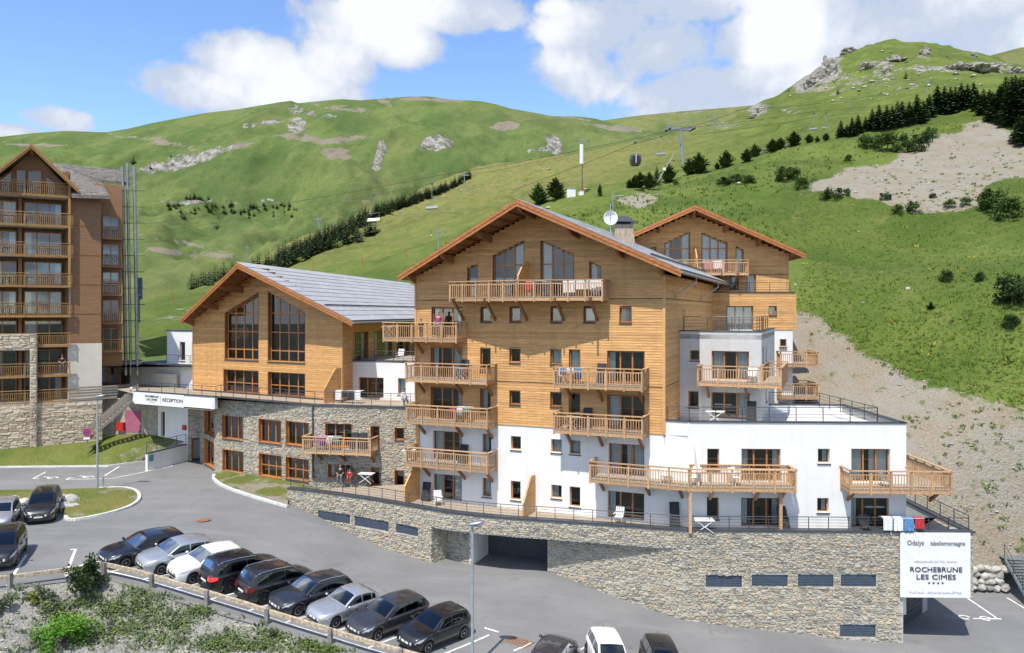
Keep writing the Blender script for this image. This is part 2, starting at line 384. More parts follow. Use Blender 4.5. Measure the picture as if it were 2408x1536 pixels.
# --- materials of the ground
def asphalt():
    m, nt, p = new_mat('asphalt'); MATS['asphalt'] = m; pos = nt.node('ShaderNodeNewGeometry').outputs['Position']
    mp = nt.node('ShaderNodeMapping'); mp.inputs['Rotation'].default_value = (0, 0, R(31)); mp.inputs['Scale'].default_value = (.10, .7, 1); nt.l.new(pos, mp.inputs[0])
    big = nt.noise(pos, .16, 6, .6); streak = nt.noise(mp.outputs[0], 1.0, 5, .6); fine = nt.noise(pos, 55, 3, .7)
    c = nt.mix(nt.smooth(big, .3, .7), (.155, .157, .162), (.235, .234, .232))
    c = nt.mix(nt.math('MULTIPLY', nt.smooth(streak, .45, .75), .6), c, (.29, .288, .285))
    c = nt.mix(nt.math('MULTIPLY', nt.smooth(nt.noise(pos, .5, 5, .65), .58, .75), .6), c, (.085, .086, .09))
    ck = nt.node('ShaderNodeTexVoronoi', feature='DISTANCE_TO_EDGE', ins={'Vector': nt.vmath('ADD', pos, nt.node('ShaderNodeTexNoise', ins={'Vector': pos, 'Scale': .8}).outputs[1]), 'Scale': .16}).outputs[0]
    c = nt.mix(nt.math('MULTIPLY', nt.math('LESS_THAN', ck, .004), .22), c, (.06, .06, .062))
    oil = nt.smooth(nt.noise(pos, .9, 3, .5), .68, .76); c = nt.mix(nt.math('MULTIPLY', oil, .5), c, (.06, .06, .065))
    c = nt.mix(.35, c, nt.mix(fine, (.09, .09, .09), (.28, .28, .28)))
    nt.put(p.inputs['Base Color'], c); p.inputs['Roughness'].default_value = .85
    b = nt.node('ShaderNodeBump'); b.inputs['Strength'].default_value = .3; b.inputs['Distance'].default_value = .01; nt.l.new(fine, b.inputs['Height']); nt.l.new(b.outputs[0], p.inputs['Normal'])
asphalt()
def soil(name, mode, grey=False):
    """grass, dry grass, gravel and rock over one terrain; which is where comes from the mesh attributes"""
    m, nt, p = new_mat(name); MATS[name] = m; pos = nt.node('ShaderNodeNewGeometry').outputs['Position']
    A = lambda n: nt.node('ShaderNodeAttribute', attribute_name=n).outputs['Fac']
    k = {'near': 1.0, 'far': .16}[mode]
    n1 = nt.noise(pos, .09 * k, 3, .6); n2 = nt.noise(pos, 1.1 * k, 4, .65); n3 = nt.noise(pos, 6 * k, 2, .7); n4 = nt.noise(pos, .35 * k, 3, .6)
    if mode == 'near': g1, g2, g3, g4 = (.078, .126, .022), (.128, .172, .036), (.042, .070, .013), (.18, .165, .062)
    else: g1, g2, g3, g4 = (.078, .126, .024), (.128, .172, .040), (.048, .082, .016), (.19, .18, .068)
    c = nt.mix(nt.smooth(n1, .35, .65), g1, g2)
    c = nt.mix(nt.math('MULTIPLY', nt.smooth(n2, .48, .70), .55), c, g3)
    c = nt.mix(nt.math('MULTIPLY', nt.smooth(nt.noise(pos, .028 * (1 if mode == 'near' else .35), 4, .6), .45, .62), .38), c, g3)
    c = nt.mix(nt.math('MULTIPLY', nt.smooth(n4, .55, .75), .5), c, g4)
    c = nt.mix(nt.math('MULTIPLY', nt.smooth(n3, .42, .72), .45), c, nt.mix(1, c, (1.6, 1.5, 1.3), 'MULTIPLY'))
    dry = nt.math('MULTIPLY', A('dry'), nt.smooth(nt.math('ADD', n4, nt.math('MULTIPLY', n2, .5)), .45, .95))
    c = nt.mix(dry, c, nt.mix(n2, (.20, .18, .055), (.27, .22, .09)))
    gr = nt.smooth(nt.math('ADD', A('gravel'), nt.math('MULTIPLY_ADD', nt.noise(pos, {'near': .9, 'far': .06}[mode], 6, .65), {'near': 1.0, 'far': 1.8}[mode], {'near': -.5, 'far': -.9}[mode])), .38, .60)
    gc = nt.mix(nt.smooth(n4, .3, .7), (.25, .20, .132), (.268, .244, .20))
    if grey: gc = nt.mix(nt.smooth(n4, .3, .7), (.22, .218, .185), (.285, .28, .255))
    gc = nt.mix(nt.math('MULTIPLY', nt.smooth(n3, .35, .7), .5), gc, (.37, .35, .31))
    weeds = nt.smooth(nt.noise(pos, .8 * k, 3, .7), .60, .70)
    gc = nt.mix(nt.math('MULTIPLY', weeds, .7), gc, g1)
    c = nt.mix(gr, c, gc if mode == 'near' else nt.mix(1, gc, (.78, .76, .70), 'MULTIPLY'))
    rk = nt.smooth(nt.math('ADD', A('rock'), nt.math('MULTIPLY_ADD', nt.noise(pos, {'near': .22, 'far': .05}[mode], 7, .70), 2.0, -1.0)), .36, .50)
    crack = nt.noise(pos, {'near': .5, 'far': .11}[mode], 7, .78)
    rc = nt.mix(nt.smooth(crack, .40, .60), (.13, .118, .09), (.38, .36, .32))
    c = nt.mix(rk, c, rc)
    if mode == 'far': c = nt.mix(.035, c, (.30, .36, .42))  # distance haze blended into the surface colour of the far slopes
    nt.put(p.inputs['Base Color'], c); p.inputs['Roughness'].default_value = .95; p.inputs['Specular IOR Level'].default_value = .15
    b = nt.node('ShaderNodeBump'); b.inputs['Strength'].default_value = .8; b.inputs['Distance'].default_value = .22 / k
    nt.l.new(nt.math('ADD', nt.math('ADD', n3, n2), nt.math('MULTIPLY', rk, nt.math('MULTIPLY', crack, 1.5))), b.inputs['Height']); nt.l.new(b.outputs[0], p.inputs['Normal'])
soil('meadow', 'near'); soil('bank_soil', 'near', True); soil('mountain_grass', 'far')

# --- the valley floor sheet far below and behind
me = MB().poly([(-4000, -4000, -60), (4000, -4000, -60), (4000, 4000, -60), (-4000, 4000, -60)]).mesh('valley')
mat('valley_forest', (.035, .05, .028), .95, .5, .01)
o = obj('valley_ground', me, 'valley_forest'); kind(o, 'structure', 'green valley floor below the resort')

# --- road and car park
RAIL = [gpt(x, y) for x, y in ((-60, 1386), (228, 1349), (258, 1345), (335, 1363), (410, 1385), (493, 1410), (582, 1437), (668, 1465), (763, 1494), (862, 1525))]
rd = (RAIL[9] - RAIL[2]).normalized(); ro = Vector((rd.y, -rd.x)).normalized() * 1
if ro.y > 0: ro = -ro
for k in (1, 2, 3): q = RAIL[9] + rd * (2.9 * k); RAIL.append(Vector((q.x, q.y, gz(q.x, q.y))))
xs = np.arange(-66, 47, .75); ys = np.arange(27, 80, .75); X, Y = np.meshgrid(xs, ys)
me, v = grid_mesh(xs, ys, RT(X, Y))
bm = bmesh.new(); bm.from_mesh(me)
la = (RAIL[0], RAIL[1]); da = Vector((la[1].x - la[0].x, la[1].y - la[0].y)).normalized(); na = Vector((da.y, -da.x))
eaA = Vector((la[0].x, la[0].y)) + na * .7; ebB = Vector((RAIL[2].x, RAIL[2].y)) + ro * .8
for p0, nn in ((eaA, na), (ebB, ro)):
    bmesh.ops.bisect_plane(bm, geom=bm.verts[:] + bm.edges[:] + bm.faces[:], plane_co=(p0.x, p0.y, 0), plane_no=(nn.x, nn.y, 0))
dl = [f for f in bm.faces if (lambda c: (Vector((c.x, c.y)) - eaA).dot(na) > 0 and (Vector((c.x, c.y)) - ebB).dot(ro) > 0)(f.calc_center_median())]
bmesh.ops.delete(bm, geom=dl, context='FACES'); bm.to_mesh(me); bm.free(); me.shade_smooth()
o = obj('road', me, 'asphalt', fixn=False); kind(o, 'structure', 'grey asphalt access road and car park sloping down to the right')

def resample(pts, step):
    pts = [Vector((p[0], p[1])) for p in pts]; out = [pts[0]]
    for a, b in zip(pts, pts[1:]):
        n = max(1, int((b - a).length / step))
        for i in range(1, n + 1): out.append(a + (b - a) * i / n)
    return out
def smooth_line(pts, n=3):
    p = [Vector((q[0], q[1])) for q in pts]
    for _ in range(n):
        q = [p[0]]
        for a, b in zip(p, p[1:]): q += [a * .75 + b * .25, a * .25 + b * .75]
        p = q + [p[-1]]
    return p
def strip(pts, w0, w1, dz=.006, h=None, step=.5, zf=gz, zbase=None):
    """ribbon along a plan line between offsets w0..w1 lying dz above the ground; with h a raised kerb of that height"""
    p = resample(pts, step); mb = MB(); L = []; n = len(p)
    for i in range(n):
        d = (p[min(i + 1, n - 1)] - p[max(i - 1, 0)]).normalized(); nn = Vector((-d.y, d.x)); a = p[i] + nn * w0; b = p[i] + nn * w1
        L.append((a, b, zf(a.x, a.y), zf(b.x, b.y)))
    for (a, b, za, zb), (c, d, zc, zd) in zip(L, L[1:]):
        if h is None: mb.poly([(a.x, a.y, za + dz), (c.x, c.y, zc + dz), (d.x, d.y, zd + dz), (b.x, b.y, zb + dz)])
        else:
            mb.quadbox([(a.x, a.y, za - .15), (c.x, c.y, zc - .15), (d.x, d.y, zd - .15), (b.x, b.y, zb - .15), (a.x, a.y, za + h), (c.x, c.y, zc + h), (d.x, d.y, zd + h), (b.x, b.y, zb + h)])
    return mb
def loft(A, B, rows, name, material, zn=.0, seed=3, attrs=None, n=60, curve=None):
    """sheet between two 3D lines"""
    def rs(L):
        L = [Vector(q) for q in L]; s = [0]
        for a, b in zip(L, L[1:]): s.append(s[-1] + (b - a).length)
        s = np.array(s) / s[-1]; a = np.array([tuple(q) for q in L]); u = np.linspace(0, 1, n)
        return np.stack([np.interp(u, s, a[:, k]) for k in range(3)], -1)
    a, b = rs(A), rs(B); t = np.linspace(0, 1, rows)[:, None, None]; P = a[None] * (1 - t) + b[None] * t
    if curve: P[..., 2] += curve(t[..., 0]) * np.ones((rows, n))
    if zn: P[..., 2] += fbm(P[..., 0] * .8, P[..., 1] * .8, 4, seed) * zn * np.minimum(1, np.minimum(t[..., 0], 1 - t[..., 0]) * 8)
    i = np.arange(rows * n).reshape(rows, n); q = np.stack([i[:-1, :-1], i[:-1, 1:], i[1:, 1:], i[1:, :-1]], -1).reshape(-1, 4)
    me = bpy.data.meshes.new(name); me.from_pydata(P.reshape(-1, 3).tolist(), [], q.tolist()); me.shade_smooth()
    for k, val in (attrs or {}).items(): float_attr(me, k, val(P) if callable(val) else np.full(rows * n, val))
    return obj(name, me, material), P

# --- the hillside behind and to the right of the buildings (one terrain up to the rocky top)
sil = [(250, 745, 190), (330, 735, 190), (420, 690, 205), (590, 622, 240), (700, 572, 290), (880, 500, 380), (1000, 442, 470), (1130, 400, 560), (1300, 385, 560), (1450, 352, 560), (1600, 318, 540), (1700, 290, 520), (1770, 266, 510),
       (1870, 212, 510), (1930, 172, 515), (2000, 120, 520), (2095, 96, 520), (2200, 112, 500), (2300, 127, 490), (2408, 160, 470), (2560, 190, 450)]
_hill = gy_pts(sil + [(x, y + 30, Y * 1.25) for x, y, Y in sil] + [
    (735, 640, 165), (953, 600, 165), (400, 712, 165), (1280, 475, 144), (1370, 458, 156), (1605, 385, 240), (1630, 412, 180), (1500, 440, 165), (1750, 375, 190), (1850, 345, 205), (1990, 322, 172), (2100, 297, 172),
    (2200, 270, 175), (2300, 262, 170), (2350, 330, 150), (2408, 350, 140), (1900, 290, 380), (2100, 235, 350), (2300, 215, 340), (2000, 215, 420), (2250, 170, 420), (1800, 310, 350), (1500, 385, 380), (1200, 430, 400), (1000, 500, 300), (1250, 440, 250), (850, 570, 220),
    (2150, 475, 112), (2150, 400, 130), (2200, 335, 150), (1950, 450, 118), (2150, 600, 95), (2408, 600, 82), (2408, 470, 105), (1900, 600, 100), (1800, 470, 122), (2408, 900, 60), (1880, 745, 76), (2000, 800, 71), (2100, 880, 66),
    (2408, 950, 57.5), (2150, 1000, 60), (2300, 1100, 56), (2400, 1250, 54.5), (2300, 1250, 54.2), (2150, 1120, 56), (2300, 1332, 53.3), (2408, 1335, 53.2), (1905, 930, 66), (1900, 860, 71), (2560, 1100, 55), (2560, 800, 60), (2600, 1330, 53),
    (330, 770, 95), (350, 705, 130), (450, 745, 112), (600, 700, 105), (1000, 690, 105), (1300, 590, 105), (1700, 560, 98), (850, 622, 150), (1100, 600, 130), (1000, 900, 75), (1400, 850, 70), (200, 800, 95), (0, 790, 100)])
HT = TPS(_hill, reg=.0004, scale=100.)
def hz(x, y): return float(HT(np.array([x]), np.array([y]))[0])
def hpt(px, py, near=48., far=720.):                 # sight line against the hillside
    a, b = pix(px, py); Y = np.geomspace(near, far, 900); d = b * Y - HT(a * Y, Y); i = int(np.argmax(d < 0))
    if i == 0: i = len(Y) - 1
    return Vector((a * Y[i], Y[i], float(HT(np.array([a * Y[i]]), np.array([Y[i]]))[0])))
ys = np.geomspace(46.5, 740, 270)
xs = np.concatenate([np.arange(-150, -52, 3.5), np.arange(-52, 96, 1.0), 96 + np.cumsum(np.linspace(1.2, 7, 95))])
X, Y = np.meshgrid(xs, ys); Z = HT(X, Y)
amp = np.clip((Y - 40) / 250, .12, 1.4)
Z = Z + fbm(X / 16, Y / 16, 5, 11, .55) * np.clip((Y - 40) / 110, .15, 1.6) * 1.9 + fbm(X / 3.1, Y / 3.1, 3, 5) * .16
px = CX + X / Y * FP; py = HY - Z / Y * FP
rough_zone = in_poly(px, py, [(1770, 300), (1880, 200), (2000, 90), (2100, 80), (2408, 100), (2408, 330), (2150, 250), (1950, 330)]) & (Y > 250)
Z = Z + rough_zone * (np.abs(fbm(X / 26, Y / 26, 5, 21, .6)) - .15) * 5
yf = np.interp(X, [-150, -46, -45, -14, -13, 9, 10, 24, 25.2, 26, 60], [84, 84, 84, 84, 68, 68, 60, 60, 56, 53.2, 52.6])
keep = Y > yf
me, v = grid_mesh(xs, ys, Z, keep)
jx = px + fbm(X / 10, Y / 10, 5, 31, .6) * 42; jy = py + fbm(X / 10, Y / 10, 5, 41, .6) * 34
scree = in_poly(jx, jy, [(1700, 738), (1850, 738), (1905, 748), (1990, 805), (2070, 868), (2180, 905), (2290, 935), (2408, 985), (2700, 1080), (2700, 1600), (1500, 1600), (1500, 738)])
scree |= in_poly(jx, jy, [(1900, 438), (1960, 408), (2060, 388), (2150, 348), (2240, 303), (2310, 292), (2480, 330), (2480, 395), (2340, 425), (2300, 475), (2150, 482), (2020, 468)]) & (Y > 90)
soft = in_poly(jx, jy, [(320, 728), (470, 702), (455, 735), (320, 765)]) | in_poly(jx, jy, [(700, 646), (960, 606), (1100, 600), (960, 614), (760, 652)])
scree |= in_poly(jx, jy, [(1830, 205), (1990, 205), (2050, 218), (1960, 226)]) | in_poly(jx, jy, [(1440, 470), (1530, 455), (1560, 485), (1470, 500)])
rk = np.zeros_like(px)
for (x, y, rx, ry, s) in [(1940, 165, 45, 40, .9), (1890, 195, 35, 25, .8), (2060, 150, 60, 14, .45), (2080, 175, 40, 18, .45), (2200, 165, 110, 12, .5), (2330, 160, 70, 14, .55), (2000, 190, 60, 20, .4), (2170, 135, 40, 12, .4), (1780, 255, 30, 18, .7),
                          (1700, 295, 60, 12, .4), (2100, 205, 90, 25, .28), (1860, 260, 30, 12, .4), (1560, 330, 60, 12, .25), (1960, 130, 30, 20, .6)]:
    rk = np.maximum(rk, s * np.clip(1.25 - ((px - x) / rx) ** 2 - ((py - y) / ry) ** 2, 0, 1) * (Y > 130))
dry = np.clip((Y - 120) / 160, 0, 1) * np.clip((1900 - px) / 500, .15, 1) * .9
def blur(a, n=3):
    a = a.astype(float)
    for _ in range(n):
        b = np.pad(a, 1, mode='edge'); a = (b[:-2, 1:-1] + b[2:, 1:-1] + b[1:-1, :-2] + b[1:-1, 2:] + 2 * a) / 6
    return a
float_attr(me, 'gravel', np.maximum(blur(scree), blur(soft) * .42)); float_attr(me, 'rock', rk); float_attr(me, 'dry', dry)
me.shade_smooth(); o = obj('hillside', me, 'meadow', fixn=False); kind(o, 'structure', 'green hillside with bare gravel cut behind the buildings rising to a rocky top')

# --- the mountain across the valley and the far ridge
def mountain(name, skyl, Yr, Yf, zf, xr, seed, rocks, label, res=(260, 150), gul=1.0):
    xs = np.linspace(xr[0], xr[1], res[0]); ys = np.concatenate([np.linspace(Yf, Yr, res[1]), Yr + np.array([15, 40, 90, 170, 300])])
    X, Y = np.meshgrid(xs, ys); s = np.array(skyl, float); Xr = (s[:, 0] - CX) / FP * Yr; Zr = (HY - s[:, 1]) / FP * Yr
    zr = np.interp(X, Xr, Zr); t = np.clip((Y - Yf) / (Yr - Yf), 0, 1); q = np.clip((Y - Yr) / 300, 0, 1)
    prof = t * .72 + .28 * t * t * (3 - 2 * t)
    Z = zf + (zr - zf) * prof - q * 90
    wv = 4 * t * (1 - t)
    fold = fbm((X + .45 * Y) / 230, Y / 520, 5, seed, .52); fold2 = fbm((X - .3 * Y) / 75, Y / 190, 5, seed + 9, .55)
    Z = Z + wv * gul * (fold * 78 - 18 - np.abs(fold2) * 46 + np.abs(fbm((X + .2 * Y) / 38, Y / 85, 4, seed + 31)) * -9) + fbm(X / 22, Y / 22, 4, seed + 17) * 2.6 * (t < 1) * (1 - q)
    px = CX + X / Y * FP; py = HY - Z / Y * FP; me, v = grid_mesh(xs, ys, Z)
    rk = np.zeros_like(px); gr = np.zeros_like(px); jx = px + fbm(X / 40, Y / 40, 4, 3) * 14; jy = py + fbm(X / 40, Y / 40, 4, 8) * 9
    for (x, y, rx, ry, ang, s, kd) in rocks:
        ca, sa = math.cos(R(ang)), math.sin(R(ang)); dx, dy = jx - x, jy - y; a = (dx * ca + dy * sa) / rx; b = (-dx * sa + dy * ca) / ry
        a = a / 1.35; b = b / 1.35; val = s * np.clip(1.3 - a * a - b * b, 0, 1)
        if kd == 'r': rk = np.maximum(rk, val)
        else: gr = np.maximum(gr, val)
    float_attr(me, 'gravel', gr); float_attr(me, 'rock', rk); float_attr(me, 'dry', np.clip(.25 + fold * 1.1 + fold2 * .5, 0, .8))
    me.shade_smooth(); o = obj(name, me, 'mountain_grass', fixn=False); kind(o, 'structure', label)
    return lambda x, y: (xs, ys, Z)
sk2 = [(-300, 345), (0, 322), (80, 313), (150, 308), (250, 311), (300, 303), (350, 291), (480, 266), (560, 257), (600, 250), (660, 240), (685, 237), (700, 243), (800, 233), (850, 236), (905, 231), (960, 227), (1010, 227), (1060, 234), (1130, 238), (1165, 245), (1200, 255), (1300, 273), (1360, 274), (1400, 279), (1440, 290), (1500, 305), (1700, 330), (2200, 360)]
mrocks = [(430, 378, 105, 14, -16, .62, 'r'), (540, 345, 60, 5, -8, .6, 'g'), (360, 395, 45, 12, -10, .5, 'r'), (695, 300, 22, 17, 0, .62, 'r'), (700, 325, 55, 6, 5, .8, 'g'), (800, 330, 55, 6, -6, .8, 'g'), (785, 362, 28, 13, 0, .9, 'g'), (890, 365, 10, 32, 12, .75, 'r'),
          (1030, 340, 40, 16, -15, .55, 'r'), (1190, 298, 34, 10, 0, .85, 'g'), (1302, 340, 16, 20, -25, .7, 'r'), (1265, 352, 24, 6, 0, .5, 'r'), (1005, 232, 90, 6, 0, .7, 'g'), (800, 255, 80, 7, 8, .5, 'g'), (720, 262, 70, 10, 10, .42, 'r'), (620, 290, 70, 8, -8, .4, 'r'), (905, 240, 20, 6, 20, .6, 'g'),
          (440, 472, 60, 5, -3, .62, 'r'), (560, 478, 60, 3, 2, .5, 'g'), (390, 590, 50, 6, 12, .75, 'g'), (500, 603, 55, 6, 4, .75, 'g'), (440, 575, 100, 2.2, 12, .9, 'g'), (350, 330, 100, 2.2, 10, .8, 'g'), (90, 337, 70, 3, 2, .9, 'g'), (400, 335, 60, 2.5, 12, .7, 'g'), (1450, 300, 60, 5, 8, .7, 'g'), (1340, 275, 50, 4, 4, .6, 'g'), (640, 470, 30, 4, 0, .5, 'r'), (1120, 470, 50, 1.8, 0, .6, 'g'), (820, 470, 70, 1.8, 2, .6, 'g')]
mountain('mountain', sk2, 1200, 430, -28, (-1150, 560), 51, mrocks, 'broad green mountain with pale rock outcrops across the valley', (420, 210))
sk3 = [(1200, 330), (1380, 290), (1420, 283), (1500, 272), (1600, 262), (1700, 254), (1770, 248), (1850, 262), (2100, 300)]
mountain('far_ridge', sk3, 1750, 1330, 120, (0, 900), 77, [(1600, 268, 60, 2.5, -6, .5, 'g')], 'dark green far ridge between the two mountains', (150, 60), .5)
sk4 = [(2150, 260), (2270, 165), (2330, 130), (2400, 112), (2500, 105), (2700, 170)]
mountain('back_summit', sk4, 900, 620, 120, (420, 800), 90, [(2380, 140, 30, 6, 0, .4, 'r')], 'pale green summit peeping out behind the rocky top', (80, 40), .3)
# ------------------------------------------------------------------ building kit
U_board = unit('board', 'larch', .45); U_board_dk = unit('board', 'larch_dark', .45); U_bal = unit('baluster', 'rail_wood'); U_baly = unit('baluster', 'rail_yellow')
U_post = unit('post', 'rail_wood'); U_posty = unit('post', 'rail_yellow'); U_mpost = unit('railing_post', 'steel_dark'); U_deck = unit('plank', 'deck')
def cut(iv, holes):
    for a, b in holes:
        out = []
        for x, y in iv:
            if b <= x or a >= y: out.append((x, y)); continue
            if a > x: out.append((x, a))
            if b < y: out.append((b, y))
        iv = out
    return [q for q in iv if q[1] - q[0] > .04]
def cladding(parent, face, z0, z1, tlo, thi, holes, me=None, h=.145, o=0.0, th=.04):
    """horizontal boards, each row cut round the openings; tlo/thi are numbers or functions of z"""
    me = me or U_board; z = z0; n = 0
    while z < z1 - .02:
        hh = min(h, z1 - z); zc = z + hh * .5
        a = tlo(z + hh) if callable(tlo) else tlo; b = thi(z + hh) if callable(thi) else thi
        hs = []
        for q in holes:
            zt = q[3] if len(q) == 4 else None
            if len(q) == 4:
                if q[2] - .01 < zc < q[3] + .01: hs.append((q[0], q[1]))
            else:                                  # sloping head: top runs from q[3] at t0 to q[4] at t1
                if zc < q[2]: continue
                lo, hi = min(q[3], q[4]), max(q[3], q[4])
                if zc <= lo: hs.append((q[0], q[1]))
                elif zc < hi:
                    f = (zc - q[3]) / (q[4] - q[3]); tm = q[0] + f * (q[1] - q[0]); hs.append((tm, q[1]) if q[4] > q[3] else (q[0], tm))
        if b > a:
            for x, y in cut([(a, b)], hs):
                piece(me, 'board', parent, face, x, y, z, z + hh - .006, o - th, o); n += 1
        z += hh
    return n
def wallsheet(name, parent, face, t0, t1, z0, z1, holes, material, o=0.0, top=None):
    """plastered wall skin with real openings"""
    mb = MB(); ts = sorted({t0, t1} | {min(max(q[i], t0), t1) for q in holes for i in (0, 1)}); zs = sorted({z0, z1} | {min(max(q[i], z0), z1) for q in holes for i in (2, 3)})
    for a, b in zip(ts, ts[1:]):
        for c, d in zip(zs, zs[1:]):
            if b - a < 1e-4 or d - c < 1e-4: continue
            tm, zm = (a + b) / 2, (c + d) / 2
            if any(q[0] < tm < q[1] and q[2] < zm < q[3] for q in holes): continue
            mb.poly([face.P(a, c, o), face.P(b, c, o), face.P(b, d, o), face.P(a, d, o)])
    return obj(name, mb, material, parent, fixn=False)
def window(parent, face, t0, t1, z0, z1, n=1, z1b=None, depth=.20, lining='lining', curt='', sill=True, trans=(), o=0.0, frame='frame', fw=.065, door=None, name='window', room=.75, proud=.012):
    """recessed window or glazed door. z1b: head height at t1 when the head slopes. curt: one letter per bay, l/r/f = left, right, full curtain"""
    zb = z1 if z1b is None else z1b; zt = lambda t: z1 + (zb - z1) * (t - t0) / (t1 - t0); g = o - depth
    fr = MB(); f = face
    f.box(fr, t0, t0 + fw, z0, zt(t0) - (0 if z1b is None else .0), g - .06, g); f.box(fr, t1 - fw, t1, z0, zt(t1), g - .06, g)
    f.box(fr, t0 + fw, t1 - fw, z0, z0 + fw, g - .06, g - .002)
    f.bar(fr, (t0 + fw, zt(t0 + fw) - fw * .55), (t1 - fw, zt(t1 - fw) - fw * .55), fw * 1.1, g - .06, g - .002)
    bay = (t1 - t0) / n
    for i in range(1, n): m = t0 + bay * i; f.box(fr, m - fw * .75, m + fw * .75, z0 + fw, min(zt(m - fw), zt(m + fw)) - .02, g - .06, g + .006)
    zs = [z0] + list(trans) + [None]
    for zz in trans:
        a, b = t0 + fw, t1 - fw
        if z1b is not None:
            if zb > z1 and zz > z1: a = t0 + (zz - z1) / (zb - z1) * (t1 - t0) + .05
            if zb < z1 and zz > zb: b = t0 + (zz - z1) / (zb - z1) * (t1 - t0) - .05
        if b > a: f.box(fr, a, b, zz - fw * .6, zz + fw * .6, g - .055, g + .003)
    wo = obj(name, fr, frame, parent)
    for i in range(n):                              # one pane per bay
        a = t0 + bay * i + (fw if i == 0 else fw * .6); b = t0 + bay * (i + 1) - (fw if i == n - 1 else fw * .6)
        pm = MB(); pm.poly([f.P(a, z0 + fw * .8, g - .03), f.P(b, z0 + fw * .8, g - .03), f.P(b, zt(b) - fw, g - .03), f.P(a, zt(a) - fw, g - .03)])
        obj('pane', pm, 'glass', wo, fixn=False)
        c = curt[i] if i < len(curt) else ' '
        if c in 'lrf':
            ca, cb = {'l': (a, a + (b - a) * .55), 'r': (a + (b - a) * .5, b), 'f': (a + .02, b - .02)}[c]; cm = MB(); k = max(4, int((cb - ca) / .045))
            P0 = []
            for j in range(k + 1):
                t = ca + (cb - ca) * j / k; oo = g - .13 + .022 * math.sin(j * 1.7) + random.uniform(-.008, .008); P0.append((t, oo))
            for (ta, oa), (tb, ob) in zip(P0, P0[1:]): cm.poly([f.P(ta, z0 + fw + .02, oa), f.P(tb, z0 + fw + .02, ob), f.P(tb, zt(tb) - fw - .02, ob), f.P(ta, zt(ta) - fw - .02, oa)])
            obj('curtain', cm, 'curtain', wo, fixn=False)
    L = MB(); w = .035                               # lining of the reveal
    f.box(L, t0 - w, t0 - .001, z0 - w, zt(t0), g - .06, o + proud); f.box(L, t1 + .001, t1 + w, z0 - w, zt(t1), g - .06, o + proud)
    f.box(L, t0, t1, z0 - w, z0 - .001, g - .06, o + proud - .002); f.bar(L, (t0 - w, zt(t0) + w * .5), (t1 + w, zt(t1) + w * .5), w, g - .06, o + proud + .002)
    obj('reveal', L, lining, wo)
    if sill: s = MB(); f.box(s, t0 - .05, t1 + .05, z0 - w - .07, z0 - w - .004, g - .05, o + .06); obj('sill', s, 'sill', wo)
    r = MB(); d = g - .07; e = d - room; zl = min(z1, zb); P = f.P      # dark room behind
    q = [P(t0 - .02, z0 - .02, d), P(t1 + .02, z0 - .02, d), P(t1 + .02, zt(t1) + .02, d), P(t0 - .02, zt(t0) + .02, d)]; s2 = [P(t0 - .02, z0 - .02, e), P(t1 + .02, z0 - .02, e), P(t1 + .02, zt(t1) + .02, e), P(t0 - .02, zt(t0) + .02, e)]
    r.poly(s2)
    for i in range(4): j = (i + 1) % 4; r.poly([q[i], q[j], s2[j], s2[i]])
    obj('room', r, 'interior', wo, fixn=False)
    return wo
def wpx(face, x0, y0, x1, y1, o=0.0):
    a, b = face.tz(x0, y0, o); c, d = face.tz(x1, y1, o); return [a, c, d, b]
def post_rail(parent, seg, L, zf, style, h=1.05, first=True, last=True, gap=1.15, below=.33):
    """one straight run of wooden balustrade on plane seg"""
    ub, up = (U_bal, U_post) if style == 'rail_wood' else (U_baly, U_posty)
    n = max(1, round(L / gap)); w = .10
    for i in range(n + 1):
        if (i == 0 and not first) or (i == n and not last): continue
        t = L * i / n; t = min(max(t, w / 2), L - w / 2); piece(up, 'post', parent, seg, t - w / 2, t + w / 2, zf - below, zf + h - .05, -.05, .045)
    m = MB(); seg.box(m, -.04, L + .04, zf + h - .05, zf + h + .01, -.09, .085); obj('top_rail', m, style, parent)
    m = MB(); seg.box(m, .02, L - .02, zf + h - .27, zf + h - .20, -.03, .02); obj('middle_rail', m, style, parent)
    if L > .5:
        k = max(2, int(L / .16)); ends = [L * i / n for i in range(n + 1)]
        for i in range(k):
            t = L * (i + .5) / k
            if min(abs(t - e) for e in ends) < .08: continue
            piece(ub, 'baluster', parent, seg, t - .021, t + .021, zf - .02, zf + h - .20, -.022, .018)
def balcony(parent, face, path, zf, style='rail_wood', brackets=(), blen=1.1, back=.0, label=None, beam=True, slats=True):
    """deck on a plan path [(t,o)...] from the wall round to the wall, balustrade on every edge but the wall; deck is the part, the rest its sub-parts"""
    pl = [face.P(t, 0, o) for t, o in path]; mb = MB(); mb.prism([Vector((p.x, p.y, zf - .06)) for p in pl], (0, 0, .06)); dk = obj('balcony', mb, 'deck', parent, label=label)
    for i, (A, B) in enumerate(zip(pl, pl[1:])):
        seg = Face.pts(A, B); L = seg.len
        m = MB(); seg.box(m, 0, L, zf - .27, zf - .065, -.12, -.015); obj('edge_beam', m, style, dk)
        post_rail(dk, seg, L, zf, style, first=(i == 0), last=True)
    for t in brackets:
        d = max(o for tt, o in path) - .1; m = MB(); P = face.P; bw = .07; z = zf - .07
        m.quadbox([P(t - bw, z - blen, .0), P(t + bw, z - blen, .0), P(t + bw, z - blen + .22, .0), P(t - bw, z - blen + .22, .0), P(t - bw, z - .24, d * .82), P(t + bw, z - .24, d * .82), P(t + bw, z - .02, d * .82), P(t - bw, z - .02, d * .82)])
        face.box(m, t - .06, t + .06, z - .23, z - .004, .005, d)
        obj('bracket', m, 'beam' if style == 'rail_wood' else style, dk)
    return dk
